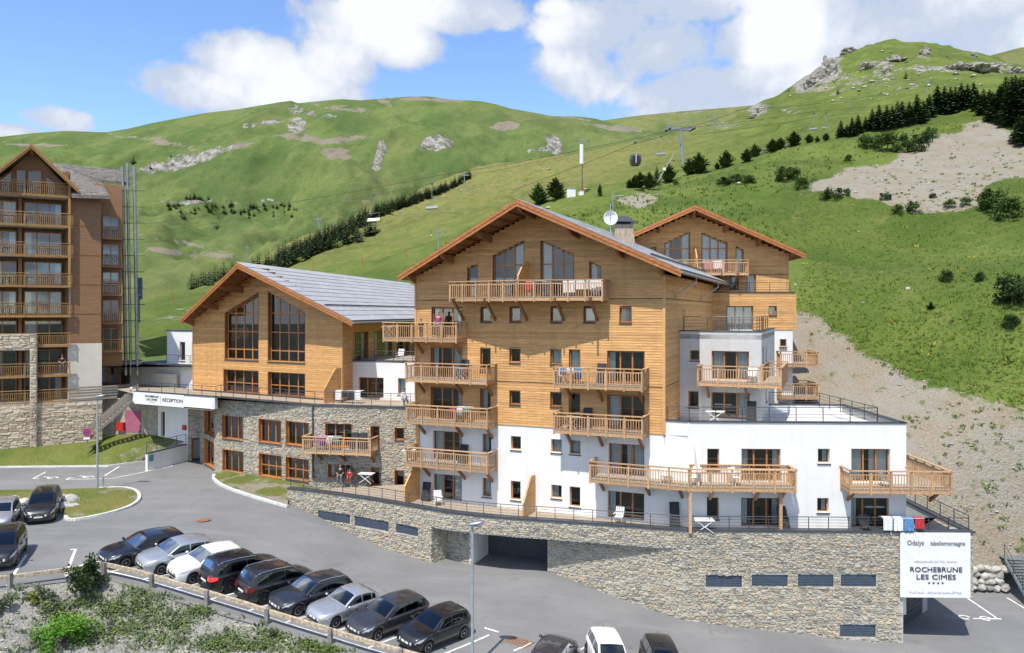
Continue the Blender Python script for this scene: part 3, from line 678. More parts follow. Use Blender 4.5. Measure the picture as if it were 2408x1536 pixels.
def metal_rail(parent, pts, z, h=.95, gap=1.6, name='railing', wires=4, zs=None, r=.018):
    """terrace railing along a plan line: each post and rail a piece"""
    pts = [Vector((p[0], p[1])) for p in pts]; zz = zs or [z] * len(pts)
    m = MB(); m.tube([(p.x, p.y, q + h) for p, q in zip(pts, zz)], .026, 6); top = obj(name, m, 'steel_dark', parent)
    for k in range(1, wires): m = MB(); m.tube([(p.x, p.y, q + h * k / wires * .98 + .02) for p, q in zip(pts, zz)], .011, 4); obj('rail_wire', m, 'steel_dark', top)
    for (a, za), (b, zb) in zip(zip(pts, zz), zip(pts[1:], zz[1:])):
        n = max(1, round((b - a).length / gap))
        for i in range(n + 1):
            if i == n and (b - pts[-1]).length > .01: continue
            p = a + (b - a) * i / n; q = za + (zb - za) * i / n; sobj('railing_post', U_mpost, top, (p.x - .02, p.y + .02, q - .12), (0, 0, 0), (.04, .04, h + .12))
    return top
def gable_roof(parent, face, L, Pk, Rt, d, length, th=.24, top='roof_edge', purl=(), fas='fascia', wall_o=0.0):
    """two roof slabs from the front edge L-Pk-Rt, each (t, z, distance out of the wall), running back along plan vector d"""
    dv = Vector((d[0], d[1], 0)) * length; P = face.P; parts = []; nv = Vector((face.n.x, face.n.y, 0))
    for A, B in ((L, Pk), (Pk, Rt)):
        g = lambda za, zb, oo: [P(A[0], A[1] + za, A[2] + oo), P(B[0], B[1] + za, B[2] + oo), P(B[0], B[1] + zb, B[2] + oo), P(A[0], A[1] + zb, A[2] + oo)]
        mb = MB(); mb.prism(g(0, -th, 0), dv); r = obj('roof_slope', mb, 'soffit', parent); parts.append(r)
        mb = MB(); mb.prism(g(.05, .004, .03), dv * 1.004); obj('roof_covering', mb, top, r)
        for za, zb, oo in ((.03, -.19, .06), (-.195, -.40, .03)):
            mb = MB(); mb.prism(g(za, zb, .002), nv * oo); obj('fascia_board', mb, fas, r)
    lerp = lambda t, k: (L[k] + (Pk[k] - L[k]) * (t - L[0]) / (Pk[0] - L[0])) if t < Pk[0] else (Pk[k] + (Rt[k] - Pk[k]) * (t - Pk[0]) / (Rt[0] - Pk[0]))
    for t in purl:                                   # purlin ends with shaped underside
        z = lerp(t, 1) - th - .01; of = lerp(t, 2); w = .09; m = MB()
        q = [P(t - w, z - .02, of - .08), P(t - w, z - .20, of - .08), P(t - w, z - .46, max(of - .75, .2)), P(t - w, z - .62, wall_o - .02), P(t - w, z - .02, wall_o - .02)]
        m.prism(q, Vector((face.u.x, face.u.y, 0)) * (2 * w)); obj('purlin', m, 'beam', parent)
    n = int((Rt[0] - L[0]) / .8)                     # rafters under the overhang
    for i in range(1, n):
        t = L[0] + (Rt[0] - L[0]) * i / n
        if abs(t - Pk[0]) < .2 or min([abs(t - q) for q in purl] + [9]) < .2: continue
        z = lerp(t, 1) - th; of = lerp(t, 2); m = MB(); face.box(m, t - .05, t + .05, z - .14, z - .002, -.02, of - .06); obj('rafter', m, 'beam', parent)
    return (lambda t: lerp(t, 1)), parts
def screen_wall(parent, face, t, z0, h0, h1, o1, thick=.10, material='larch', edge='deck'):
    """tapering wooden privacy screen standing out from the wall"""
    P = face.P; m = MB(); q = [P(t, z0, .0), P(t, z0, o1), P(t, z0 + h0, o1), P(t, z0 + h1, o1 * .35), P(t, z0 + h1, 0)]
    m.prism(q, Vector((face.u.x, face.u.y, 0)) * thick); return obj('privacy_screen', m, material, parent)

# ------------------------------------------------------------------ rubble stone walls
def rubble(parent, path, zb, zt, holes, prefix, smat='stone', mmat='mortar', keep=300, hrow=(.10, .20), wst=(.16, .46), seed=1, step=.5, back=True, name='stone_wall'):
    """mortar sheet along a plan path and real stones on it; zb/zt(t) give foot and top. the largest stones in view are pieces of their own"""
    rnd = random.Random(seed); pts = [Vector((p[0], p[1])) for p in path]; cum = [0]
    for a, b in zip(pts, pts[1:]): cum.append(cum[-1] + (b - a).length)
    T = cum[-1]
    def loc(t):
        t = min(max(t, 0), T - 1e-6); i = max(k for k in range(len(cum) - 1) if cum[k] <= t + 1e-9); a, b = pts[i], pts[i + 1]; d = (b - a).normalized()
        return a + d * (t - cum[i]), d, Vector((d.y, -d.x))
    # mortar backing with openings
    ts = sorted(set(list(np.arange(0, T, step)) + [T] + cum + [h[i] for h in holes for i in (0, 1) if 0 < h[i] < T])); mb = MB()
    for a, b in zip(ts, ts[1:]):
        if b - a < 1e-3: continue
        pa, pb = loc(a + 1e-4)[0], loc(b - 1e-4)[0]; hs = [(h[2], h[3]) for h in holes if h[0] < (a + b) / 2 < h[1]]
        lo, hi = min(zb(a + 1e-3), zb(b - 1e-3)), max(zt(a), zt(b))
        for c, d in cut([(lo, hi)], hs):
            za = zt(a) if d == hi else d; zc = zt(b) if d == hi else d
            mb.poly([(pa.x, pa.y, c), (pb.x, pb.y, c), (pb.x, pb.y, zc), (pa.x, pa.y, za)])
    wo = obj(name, mb, mmat, parent, fixn=False)
    stones = []; z = min(zb(t) for t in ts) - .1; zmax = max(zt(t) for t in ts)
    while z < zmax - .04:
        h = rnd.uniform(*hrow); t = rnd.uniform(-.3, 0)
        while t < T:
            wd = rnd.uniform(*wst) * (1.25 if h > .15 else .9)
            parts = [(z, h)] if rnd.random() > .2 or h < .15 else [(z, h * .5), (z + h * .5, h * .5)]
            for (zz, hh) in parts:
                zc = zz + hh / 2; hs = [(h_[0], h_[1]) for h_ in holes if h_[2] < zc + hh * .3 and h_[3] > zc - hh * .3]
                for a_, b_ in cut([(max(t, .01), min(t + wd, T - .01))], hs):
                    w_ = b_ - a_; tc = (a_ + b_) / 2
                    if w_ < .07 or zz < zb(tc) - .05 or zz + hh > zt(tc) + .03: continue
                    stones.append((tc, zc + rnd.uniform(-.03, .03), w_, hh))
            t += wd
        z += h
    def stone(tc, zc, wd, hh):
        p, d, n = loc(tc); hw, h2 = wd / 2 - .012, hh / 2 - .008; dep = rnd.uniform(.025, .075); c = .28
        out = [(-hw, -h2 * c), (-hw * (1 - c), -h2), (hw * (1 - c), -h2), (hw, -h2 * c), (hw, h2 * c), (hw * (1 - c), h2), (-hw * (1 - c), h2), (-hw, h2 * c)]
        k = rnd.uniform(-.10, .10); ring = []; front = []
        for x, y in out:
            x += rnd.uniform(-.035, .035) * min(1, wd / .3); y += rnd.uniform(-.02, .02) + k * x; ring.append((x, y)); front.append((x * .84, y * .80, dep + rnd.uniform(-.015, .015)))
        V = [(p.x + d.x * x, p.y + d.y * x, zc + y) for x, y in ring] + [(p.x + d.x * x + n.x * q, p.y + d.y * x + n.y * q, zc + y) for x, y, q in front]
        Fc = [tuple(range(8, 16))] + [(i, (i + 1) % 8, 8 + (i + 1) % 8, 8 + i) for i in range(8)]
        return V, Fc
    def dist(s): p = loc(s[0])[0]; return p.length
    vis = sorted(range(len(stones)), key=lambda i: -(stones[i][2] * stones[i][3]) / dist(stones[i]) ** 2)
    big = set(vis[:keep]); V = []; Fc = []; A = []
    for i, s in enumerate(stones):
        v, f = stone(*s); r = rnd.random()
        if i in big:
            me = bpy.data.meshes.new('stone'); og = org(parent); me.from_pydata([(a - og.x, b - og.y, c - og.z) for a, b, c in v], [], f); float_attr(me, 'rnd', [r] * 16); me.materials.append(MATS[smat])
            o = bpy.data.objects.new('stone', me); COL.objects.link(o); o.parent = wo
        else: b = len(V); V += v; Fc += [tuple(b + q for q in g) for g in f]; A += [r] * 16
    ORG[wo] = org(parent)
    if V:
        me = bpy.data.meshes.new('stones'); me.from_pydata(V, [], Fc); float_attr(me, 'rnd', A); o = obj('stonework', me, smat, wo, fixn=False); o['kind'] = 'stuff'
    return wo, loc, T
# ------------------------------------------------------------------ main chalet
F0, F1, F2, F3, F4, F5 = -12.95, -10.2, -7.3, -4.45, -1.72, 1.0
def k6(x, y): return (1450 + x * .5535) / 1.6445, (1200 + y * .5535) / 1.6445
def k5(x, y): return (1450 + x * .5814) / 1.6445, (700 + y * .5814) / 1.6445
PL, PR = Vector((-6.74, 53.45)), Vector((9.32, 46.73)); FM = Face.pts(PL, PR); WM = FM.len; backM = Vector((.386, .9225))
PB = PR + backM * 21; FS = Face.pts(PR, PB); PLB = PL + backM * 21; FL_ = Face.pts(PLB, PL)
chalet = thing('chalet', 'tall timber-clad chalet with white lower storeys and a dish on the roof', 'building', (PL.x, PL.y, F0))
OV = 1.1
def edge(x, y, o=OV): return FM.tz(x, y, o)
eL, eP, eR = (-.8, 2.5, 1.1), (8.9, 6.95, 3.05), (18.6, 2.5, 1.1)
froof = lambda t: (eL[1] + (eP[1] - eL[1]) * (t - eL[0]) / (eP[0] - eL[0])) if t < eP[0] else (eP[1] + (eR[1] - eP[1]) * (t - eP[0]) / (eR[0] - eP[0]))
ZW = -7.45                                           # white plaster below, larch boards above
def W6(x0, y0, x1, y1, zb=None, **kw):
    q = wpx(FM, *k6(x0, y0), *k6(x1, y1))
    if zb is not None: q[2] = zb
    return q, kw
def W5(x0, y0, x1, y1, zb=None, **kw):
    q = wpx(FM, *k5(x0, y0), *k5(x1, y1))
    if zb is not None: q[2] = zb
    return q, kw
wl = [W5(378, 842, 575, 945, F4 + .08, n=3, curt='l r', sill=False), W5(703, 842, 770, 935), W5(897, 842, 967, 935), W5(1170, 842, 1240, 938), W5(1390, 842, 1462, 938, curt='f'), W5(1629, 842, 1705, 940),
      W6(392, 255, 605, 360, F3 + .08, n=3, curt='l f', sill=False), W6(738, 262, 805, 372, F3 + .55), W6(942, 264, 1013, 366), W6(1227, 272, 1300, 376, curt='f'), W6(1358, 276, 1430, 395, F3 + .08, curt='f', sill=False), W6(1625, 284, 1880, 420, F3 + .08, n=3, curt='l  ', sill=False),
      W6(392, 535, 605, 640, F2 + .08, n=3, curt='  r', sill=False), W6(737, 550, 805, 640, F2 + .5, curt='l'), W6(942, 562, 1013, 660), W6(1227, 572, 1300, 674), W6(1357, 577, 1430, 700, F2 + .08, sill=False), W6(1625, 592, 1880, 700, F2 + .08, n=3, curt='f  ', sill=False)]
ww = [W6(402, 840, 608, 940, F1 + .08, n=3, curt='f r', sill=False), W6(747, 862, 810, 996, curt='l'), W6(947, 879, 1017, 978), W6(1229, 900, 1303, 998, curt='f'), W6(1358, 908, 1434, 1008, curt='f'), W6(1630, 928, 1880, 1060, F1 + .08, n=3, curt='frf', sill=False),
      W6(402, 1140, 605, 1280, F0 + .08, n=3, curt='f f', sill=False), W6(747, 1172, 810, 1308, curt='f'), W6(947, 1192, 1015, 1330), W6(1230, 1219, 1302, 1318, curt='l'), W6(1358, 1232, 1432, 1378), W6(1625, 1260, 1880, 1400, F0 + .08, n=3, curt='l  ', sill=False)]
gab = []                                             # gable windows with sloping heads
for a, b, n, curt in (((785, 498), (990, 398), 3, '  f'), ((1103, 396), (1320, 492), 3, 'f  '), ((615, 578), (680, 552), 1, ' '), ((1427, 535), (1500, 572), 1, 'l')):
    t0, za = FM.tz(*k5(*a)); t1, zb = FM.tz(*k5(*b)); gab.append((t0, t1, F5 + .08, za, zb, n, curt))
holes = [q for q, kw in wl] + [g[:5] for g in gab]
slL = lambda z: eL[0] + (z + .3 - eL[1]) / (eP[1] - eL[1]) * (eP[0] - eL[0]); slR = lambda z: eP[0] + (z + .3 - eP[1]) / (eR[1] - eP[1]) * (eR[0] - eP[0])
lo = lambda z: max(0.0, slL(z)); hi = lambda z: min(WM, slR(z))
for z0, z1 in ((ZW, F3 - .14), (F3 - .1, F5 - .16), (F5 - .12, 6.9)): cladding(chalet, FM, z0, z1, lo, hi, holes, h=.165)
for z in (F3 - .14, F5 - .16): m = MB(); FM.box(m, 0, WM, z, z + .036, -.04, .015); obj('flashing', m, 'roof_edge', chalet)
m = MB(); FM.box(m, WM - .12, WM + .05, ZW, 2.3, -.02, .05); obj('corner_post', m, 'larch', chalet); m = MB(); FM.box(m, -.05, .1, ZW, 2.6, -.02, .05); obj('corner_post', m, 'larch', chalet)
for q, kw in wl: window(chalet, FM, *q, **kw)
for t0, t1, z0, za, zb, n, curt in gab: window(chalet, FM, t0, t1, z0, za, n=n, z1b=zb, curt=curt, sill=False, trans=(F5 + 2.15,) if n > 1 else ())
wallsheet('wall', chalet, FM, 0, WM + 1.4, F0 - .35, ZW, [q for q, kw in ww], 'render_white', o=-.06)
for q, kw in ww: window(chalet, FM, *q, lining='render_white', o=-.06, proud=-.004, **kw)
# right side wall: boards, slit window, lower white part
cladding(chalet, FS, -8.0, 2.35, 0.05, 20.6, [], h=.165)
for z in (F3 - .14, F5 - .16): m = MB(); FS.box(m, 0, 20.6, z, z + .036, -.04, .015); obj('flashing', m, 'roof_edge', chalet)
window(chalet, FS, 6.2, 6.75, F4 + .5, F4 + 1.9)
# solid body behind the skins
mb = MB(); P = FM.P; q = [P(.05, F0 - .3, -1.25), P(WM - 1.3, F0 - .3, -1.25), P(WM - 1.3, froof(WM) - .6, -1.25), P(eP[0], eP[1] - .6, -1.25), P(.05, froof(0) - .6, -1.25)]
mb.prism(q, Vector((backM.x, backM.y, 0)) * 19.5); obj('core', mb, 'interior', chalet)
m = MB(); FL_.box(m, 0, 21, F0 - .3, 2.4, -.3, 0.0); obj('wall', m, 'larch', chalet)
m = MB(); Face.pts(PB, PLB).box(m, 0, WM, -17, 2.4, -.3, 0); obj('wall', m, 'larch', chalet)
# roof
purl = (-.0, 2.9, 5.8, 8.9, 11.9, 14.8, 17.3)
f2, parts = gable_roof(chalet, FM, eL, eP, eR, backM, 25, purl=purl)
ridge = parts[1]
# slates in courses on the right slope, each plank a piece, and snow guards near the eave
U_slate = unit('slate', 'roof_slate')
def courses(parent, face, A, B, d, length, rows, cols, me, jitter=.03, th=.045):
    """planks of the roof covering: A is the ridge (t,z), B the eave (t,z); each row overlaps the one below"""
    dv = Vector((d[0], d[1], 0)); P = face.P; a = P(A[0], A[1] + .06, A[2] + .03); b = P(B[0], B[1] + .06, B[2] + .03); s = (b - a)
    for r in range(rows):
        off = random.uniform(-.4, 0)
        for c in range(cols + 1):
            l0 = max(0, (c + off) / cols * length); l1 = min(length, (c + 1 + off) / cols * length)
            if l1 - l0 < .1: continue
            p0 = a + s * (r / rows - .02) ; p1 = a + s * ((r + 1) / rows); up = Vector((0, 0, 1)); g = .012
            z0 = .0; z1 = th + random.uniform(-.008, .008)
            q = [p0 + dv * (l0 + g), p0 + dv * (l1 - g), p1 + dv * (l1 - g), p1 + dv * (l0 + g)]
            mb = MB(); mb.quadbox([q[0] + up * z0, q[1] + up * z0, q[2] + up * z0, q[3] + up * z0, q[0] + up * (z0 + .012), q[1] + up * (z0 + .012), q[2] + up * z1, q[3] + up * z1])
            obj('slate', mb, me, parent, fixn=False)
courses(parts[1], FM, eP, eR, backM, 23, 13, 9, 'roof_slate')
def snow_guards(parent, face, A, B, f, d, length, gap=.95):
    dv = Vector((d[0], d[1], 0)); a = face.P(A[0], A[1] + .07, A[2]); b = face.P(B[0], B[1] + .07, B[2]); p = a + (b - a) * f
    n = int(length / gap)
    for i in range(n):
        c = p + dv * (i + .4) * gap; s = (b - a).normalized(); m = MB(); w = dv * .05; 
        m.prism([c - s * .28, c + s * .05, c + s * .02 + Vector((0, 0, .2))], w); obj('snow_guard', m, 'steel', parent)
    m = MB(); m.tube([p + dv * .2 + Vector((0, 0, .14)), p + dv * (length - .3) + Vector((0, 0, .14))], .05, 6); obj('snow_rail', m, 'roof_edge', parent)
snow_guards(parts[1], FM, eP, eR, .82, backM, 22)
m = MB(); a = FM.P(eR[0] + .05, eR[1] - .1, eR[2]); m.tube([a, a + Vector((backM.x, backM.y, 0)) * 23], .075, 8); obj('gutter', m, 'steel', chalet)
for s in (5.5, 16): a = FM.P(eR[0], eR[1] - .16, eR[2]) + Vector((backM.x, backM.y, 0)) * s; b = FS.P(s - 2.4, 1.1, .07); m = MB(); m.tube([a, a + Vector((0, 0, -.35)), b, b + Vector((0, 0, -.2))], .045, 6); obj('downpipe', m, 'steel', chalet)
# balconies
D = 1.4
def bal(x0, x1, zf, br, o=D, kx=k6, **kw):
    t0 = FM.tz(*kx(x0, 400), o)[0]; t1 = FM.tz(*kx(x1, 400), o)[0]; return balcony(chalet, FM, [(t0, 0), (t0, o), (t1, o), (t1, 0)], zf, brackets=[t0 + .55 + (t1 - t0 - .75) * f for f in br], **kw)
bal(57, 572, F4, (.36, .95)); bal(215, 785, F3, (.02, .56, .98)); bal(218, 788, F2, (.02, .56, .98)); bal(213, 788, F1, (.1, .6, .98))
bal(1248, 1870, F3, (.03, .45, .97)); bal(1248, 1872, F2, (.03, .45, .97))
ta = FM.tz(*k5(494, 700), 1.35)[0]; tb = FM.tz(*k5(1515, 700), 1.35)[0]; tm = FM.tz(*k5(945, 700), 2.0)[0]
balcony(chalet, FM, [(ta, 0), (ta, 1.3), (tm, 2.0), (tb, 1.3), (tb, 0)], F5, brackets=[FM.tz(*k5(x, 830))[0] for x in (590, 800, 1010, 1255, 1480)], blen=1.5)
screen_wall(chalet, FM, tm - .1, F5 + .05, 1.3, 2.3, 1.75)
screen_wall(chalet, FM, FM.tz(*k6(300, 1230))[0], F0 + .02, 1.2, 2.35, 1.9)
screen_wall(chalet, FM, FM.tz(*k6(1110, 1300))[0], F0 + .02, .9, 2.35, 2.0)
# chimney, dish and aerial on the far slope
cp = at(1465, 560, 56.5)
m = MB(); m.quadbox([cp + Vector(q) for q in ((-1.0, -1.0, -2.6), (1.0, -1.0, -2.6), (1.0, 1.0, -2.6), (-1.0, 1.0, -2.6), (-.62, -.62, .95), (.62, -.62, .95), (.62, .62, .95), (-.62, .62, .95))]); ch = obj('chimney', m, 'chimney_wood', chalet)
m = MB(); m.quadbox([cp + Vector(q) for q in ((-.9, -.9, 1.12), (.9, -.9, 1.12), (.9, .9, 1.12), (-.9, .9, 1.12), (-.12, -.12, 1.62), (.12, -.12, 1.62), (.12, .12, 1.62), (-.12, .12, 1.62))]); obj('chimney_cap', m, 'anthracite', ch)
m = MB(); m.cbox(cp + Vector((0, 0, .96)), 1.0, 1.0, .12); obj('chimney_collar', m, 'roof_edge', ch)
# ------------------------------------------------------------------ white flat-roofed wing to the right
def kk(x0, y0, s): return lambda x, y: ((x0 + x * s) / 1.6445, (y0 + y * s) / 1.6445)
k8 = kk(2500, 1500, .5233); k9 = kk(2350, 750, .5858); k10 = kk(2700, 1950, .5233); k4 = kk(700, 1450, .4558); k3 = kk(650, 950, .4558); k6b = kk(900, 1950, .4153); k3b = kk(1600, 1950, .4983); k2 = kk(0, 1100, .5208); k1 = kk(0, 500, .4233)
def rel(face, p): d = Vector((p[0], p[1])) - face.p; return d.dot(face.u), d.dot(face.n)
def WK(face, k, x0, y0, x1, y1, zb=None, o=0.0, **kw):
    q = wpx(face, *k(x0, y0), *k(x1, y1), o)
    if zb is not None: q[2] = zb
    return q, kw
BW, WR = Vector((10.72, 46.15)), Vector((23.48, 45.59)); FW = Face.pts(BW, WR); ZT = -6.62
wing = thing('white_wing', 'white flat-roofed wing with two storeys of balconies right of the tall chalet', 'building', (BW.x, BW.y, F0))
wl = [WK(FW, k8, 449, 450, 538, 600, curt=' '), WK(FW, k8, 702, 450, 992, 600, F1 + .08, n=3, curt='l r', sill=False), WK(FW, k8, 1267, 450, 1355, 556, curt='r'), WK(FW, k8, 1514, 450, 1801, 600, F1 + .08, n=3, curt='frf', sill=False),
      WK(FW, k8, 446, 810, 536, 968), WK(FW, k8, 699, 812, 988, 960, F0 + .08, n=3, curt='l r', sill=False), WK(FW, k8, 1262, 814, 1347, 920, curt='r'), WK(FW, k8, 1512, 812, 1793, 950, F0 + .08, n=3, curt='l  ', sill=False)]
wallsheet('wall', wing, FW, 0.02, FW.len, -14.0, ZT, [q for q, k in wl], 'render_white')
for q, kw in wl: window(wing, FW, *q, lining='render_white', proud=-.004, **kw)
m = MB(); FW.box(m, -.12, .10, F0 - .2, ZT - .01, -.25, .012); obj('corner_strip', m, 'render_white', wing)
FB = Face.pts(PR + FM.n * -.06, BW); wallsheet('wall', wing, FB, .01, FB.len, ZW - .02, ZT, [], 'render_white', o=.0)
WB = Vector((23.75, 54.6)); WB2 = Vector((13.2, 55.6)); FWS = Face.pts(WR, WB)
m = MB(); FWS.box(m, 0, FWS.len, -18, ZT, -.3, 0); obj('wall', m, 'render_white', wing)
PRi = PR - FM.n * .06
roofp = [PRi, BW, WR, WB, WB2, PR + backM * 9]
ci = sum(roofp, Vector((0, 0))) / len(roofp); m = MB(); m.prism([(p.x, p.y, ZT - .75) for p in [q + (ci - q) * .03 for q in roofp]], (0, 0, .25)); obj('gravel_roof', m, 'kerb', wing)
for i in range(5):
    if i == 4: break
    s = Face.pts(roofp[i], roofp[i + 1]); m = MB(); s.box(m, -.05 if i else .02, s.len + (.05 if i < 3 else 0), ZT + .004, ZT + .07, -.34, .06); obj('coping', m, 'anthracite', wing)
    m = MB(); s.box(m, .31, s.len - .3, ZT - .5, ZT, -.30, -.02); obj('parapet', m, 'render_white', wing)
m = MB(); m.prism([(p.x, p.y, -13.5) for p in [BW + FW.u * .5 + FW.n * -1.3, WR + FW.n * -1.3 - FW.u * .4, WB - FW.u * .4, WB2]], (0, 0, 6.0)); obj('core', m, 'interior', wing)
fr = [PRi + FM.u * .1 + FM.n * -.25, BW + FW.n * -.22, WR + FW.n * -.22 + FW.u * -1.6]
metal_rail(wing, fr, ZT + .05, h=.85)
metal_rail(wing, [WR + FW.n * -.4 + FW.u * -1.5, WB + FW.n * .3 + FW.u * -1.9, WB2 + FW.n * .3], ZT + .05, h=.85)
# the long balcony that turns with the wall, and the corner balcony
def isect(p, u, q, v): d = q - p; den = u.x * v.y - u.y * v.x; return p + u * ((d.x * v.y - d.y * v.x) / den)
tA = FM.tz(*k6(1500, 1065), D)[0]; tE = FW.tz(*k8(1108, 615), D)[0]; bend = isect(FM.p + FM.n * D, FM.u, FW.p + FW.n * D, FW.u)
balcony(wing, FM, [(tA, 0), (tA, D), rel(FM, bend), rel(FM, FW.P(tE, 0, D)), rel(FM, FW.P(tE, 0, 0)), rel(FM, BW)], F1, brackets=[tA + .5, tA + 3.4, tA + 5.4], blen=1.0)
tl = FW.tz(*k8(1450, 600), .3)[0]; tr = FW.len + 1.9
balcony(wing, FW, [(tl, 0), (tl, 1.5), (tr, 1.5), (tr, -5), (FW.len + .02, -5), (FW.len + .02, 0)], F1, brackets=[tl + .4, tl + 5.2], blen=1.0)
for t in (1.2, 3.9, tE - .5): m = MB(); P = FW.P; m.quadbox([P(t - .07, F1 - 1.1, 0), P(t + .07, F1 - 1.1, 0), P(t + .07, F1 - .88, 0), P(t - .07, F1 - .88, 0), P(t - .07, F1 - .28, 1.1), P(t + .07, F1 - .28, 1.1), P(t + .07, F1 - .09, 1.1), P(t - .07, F1 - .09, 1.1)]); obj('bracket', m, 'rail_wood', wing)
for p in (bend - FM.n * .15, FW.P(tE - .75, 0, .9)): m = MB(); m.cbox((p.x, p.y, F0), .17, .17, F1 - F0 - .28, -FW.a); obj('post', m, 'rail_wood', wing)
screen_wall(wing, FW, .25, F1 + .02, 1.2, 2.2, 1.15, thick=.12, material='render_white')

# ------------------------------------------------------------------ grey rendered block on the roof terrace
GA = PR + backM * 4.77; FG = Face(GA.x, GA.y, math.degrees(FM.a)); LG = 5.25; ZG = -1.25
block = thing('grey_block', 'grey rendered block with a wooden balcony above the white wing roof', 'building', (GA.x, GA.y, ZT))
FZ = -7.0
wl = [WK(FG, k9, 543, 1032, 605, 1098), WK(FG, k9, 686, 1036, 933, 1100, F3 + .08, n=3, curt='f f', sill=False), WK(FG, k9, 531, 1300, 600, 1410), WK(FG, k9, 683, 1306, 938, 1400, FZ + .08, n=3, curt='  f', sill=False)]
wallsheet('wall', block, FG, 0.02, LG, -8, ZG, [q for q, k in wl], 'render_grey')
for q, kw in wl: window(block, FG, *q, lining='render_grey', proud=-.004, **kw)
GC = FG.P(LG, 0); GC = Vector((GC.x, GC.y)); GD = GC + backM * 12; FGS = Face.pts(GC, GD)
wl = [([3.4, 4.3, F3 + .9, F3 + 2.1], {}), ([.9, 1.9, F3 + .08, F3 + 2.15], {'sill': False}), ([3.4, 4.3, FZ + .9, FZ + 2.1], {})]
wallsheet('wall', block, FGS, 0.0, 12, -8, ZG, [q for q, k in wl], 'render_grey')
for q, kw in wl: window(block, FGS, *q, lining='render_grey', proud=-.004, **kw)
m = MB(); m.prism([(p.x, p.y, ZG - .5) for p in (GA, GC, GD, GA + backM * 12)], (0, 0, .3)); obj('roof', m, 'kerb', block)
for s in (Face.pts(GA, GC), FGS): m = MB(); s.box(m, -.04, s.len + .04, ZG + .004, ZG + .07, -.3, .05); obj('coping', m, 'anthracite', block)
t0 = FG.tz(*k9(594, 1145), D)[0]; t1 = LG + 1.3
balcony(block, FG, [(t0, 0), (t0, D), (t1, D), (t1, -5.0), (LG + .02, -5.0), (LG + .02, 0)], F3, brackets=[t0 + .5, LG - .9], blen=1.1)
metal_rail(block, [FG.P(.2, 0, -.6), FG.P(LG - .3, 0, -.3), FGS.P(9, 0, -.3)], ZG + .06, h=.9); metal_rail(block, [FG.P(1.8, 0, -4.5), FG.P(LG - .3, 0, -4.5)], ZG + .06, h=.9)

# ------------------------------------------------------------------ rear chalet
NR = Vector((23.87, 66.0)); a5 = R(5); NL = NR - Vector((math.cos(a5), -math.sin(a5))) * 16.6; FN = Face.pts(NL, NR); WN = FN.len; backN = Vector((math.sin(a5), math.cos(a5)))
rear = thing('rear_chalet', 'timber gabled chalet on the slope behind the white wing', 'building', (NL.x, NL.y, -8))
FA = 3.43
nL, nP, nR = (-1.2, 4.95, 1.0), (8.3, 9.0, 2.4), (WN + 1.15, 4.95, 1.0)
gab = []
for a, b, n, curt in (((378, 326), (542, 252), 3, 'l f'), ((622, 258), (788, 326), 3, 'fff'), ((277, 365), (318, 347), 1, 'f'), ((848, 347), (895, 372), 1, 'f')):
    t0, za = FN.tz(*k9(*a)); t1, zb = FN.tz(*k9(*b)); gab.append((t0, t1, FA + .08, za, zb, n, curt))
wl = [WK(FN, k9, 810, 530, 862, 622, curt='f'), WK(FN, k9, 922, 532, 977, 640, .75, curt='f', sill=False)]
ng = lambda z: nL[0] + (z + .3 - nL[1]) / (nP[1] - nL[1]) * (nP[0] - nL[0]); nh = lambda z: nP[0] + (z + .3 - nP[1]) / (nR[1] - nP[1]) * (nR[0] - nP[0])
for z0, z1 in ((.4, FA - .16), (FA - .12, 8.7)): cladding(rear, FN, z0, z1, lambda z: max(0, ng(z)), lambda z: min(WN, nh(z)), [q for q, k in wl] + [g[:5] for g in gab], h=.2)
m = MB(); FN.box(m, 0, WN, FA - .16, FA - .125, -.04, .015); obj('flashing', m, 'roof_edge', rear)
for q, kw in wl: window(rear, FN, *q, **kw)
for t0, t1, z0, za, zb, n, curt in gab: window(rear, FN, t0, t1, z0, za, n=n, z1b=zb, curt=curt, sill=False, trans=(FA + 2.15,) if n > 1 else ())
wl = [WK(FN, k9, 788, 742, 958, 830, -1.6, o=.9, n=3, curt='fff', sill=False), WK(FN, k9, 1065, 742, 1114, 800, o=.9, curt='l')]
zt = FN.tz(*k9(1100, 652), .9)[1]; zb = FN.tz(*k9(1100, 897), .9)[1]
cladding(rear, FN, zb, zt, 3, WN + .3, [q for q, k in wl], h=.2, o=.9)
for q, kw in wl: window(rear, FN, *q, o=.9, **kw)
m = MB(); FN.box(m, 3, WN + .34, zt + .004, zt + .07, -.1, .96); obj('coping', m, 'anthracite', rear)
m = MB(); FN.box(m, WN + .26, WN + .36, zb, zt, -.2, .94); obj('corner_post', m, 'larch', rear)
m = MB(); FN.box(m, 3, WN + .1, -12, zb - .004, -.2, .84); obj('wall', m, 'render_white', rear)
q = wpx(FN, *k9(1122, 958), *k9(1140, 1006), .84); window(rear, FN, WN - 1.0, WN - .45, q[2], q[3], o=.965, proud=.01, lining='render_white', depth=.02, room=.02)
metal_rail(rear, [FN.P(3, 0, .75), FN.P(WN - .1, 0, .75)], zt + .05, h=.8)
mb = MB(); P = FN.P; mb.prism([P(.05, -10, -1.2), P(WN - .05, -10, -1.2), P(WN - .05, 4.6, -1.2), P(nP[0], nP[1] - .6, -1.2), P(.05, 4.6, -1.2)], Vector((backN.x, backN.y, 0)) * 16); obj('core', mb, 'interior', rear)
for s in (Face.pts(NR, NR + backN * 17), Face.pts(NL + backN * 17, NL)): m = MB(); s.box(m, 0, 17, -10, 4.9, -.25, 0); obj('wall', m, 'larch', rear)
gable_roof(rear, FN, nL, nP, nR, backN, 20, purl=(-.1, 2.8, 5.5, 8.3, 11.1, 13.9, WN + .1))
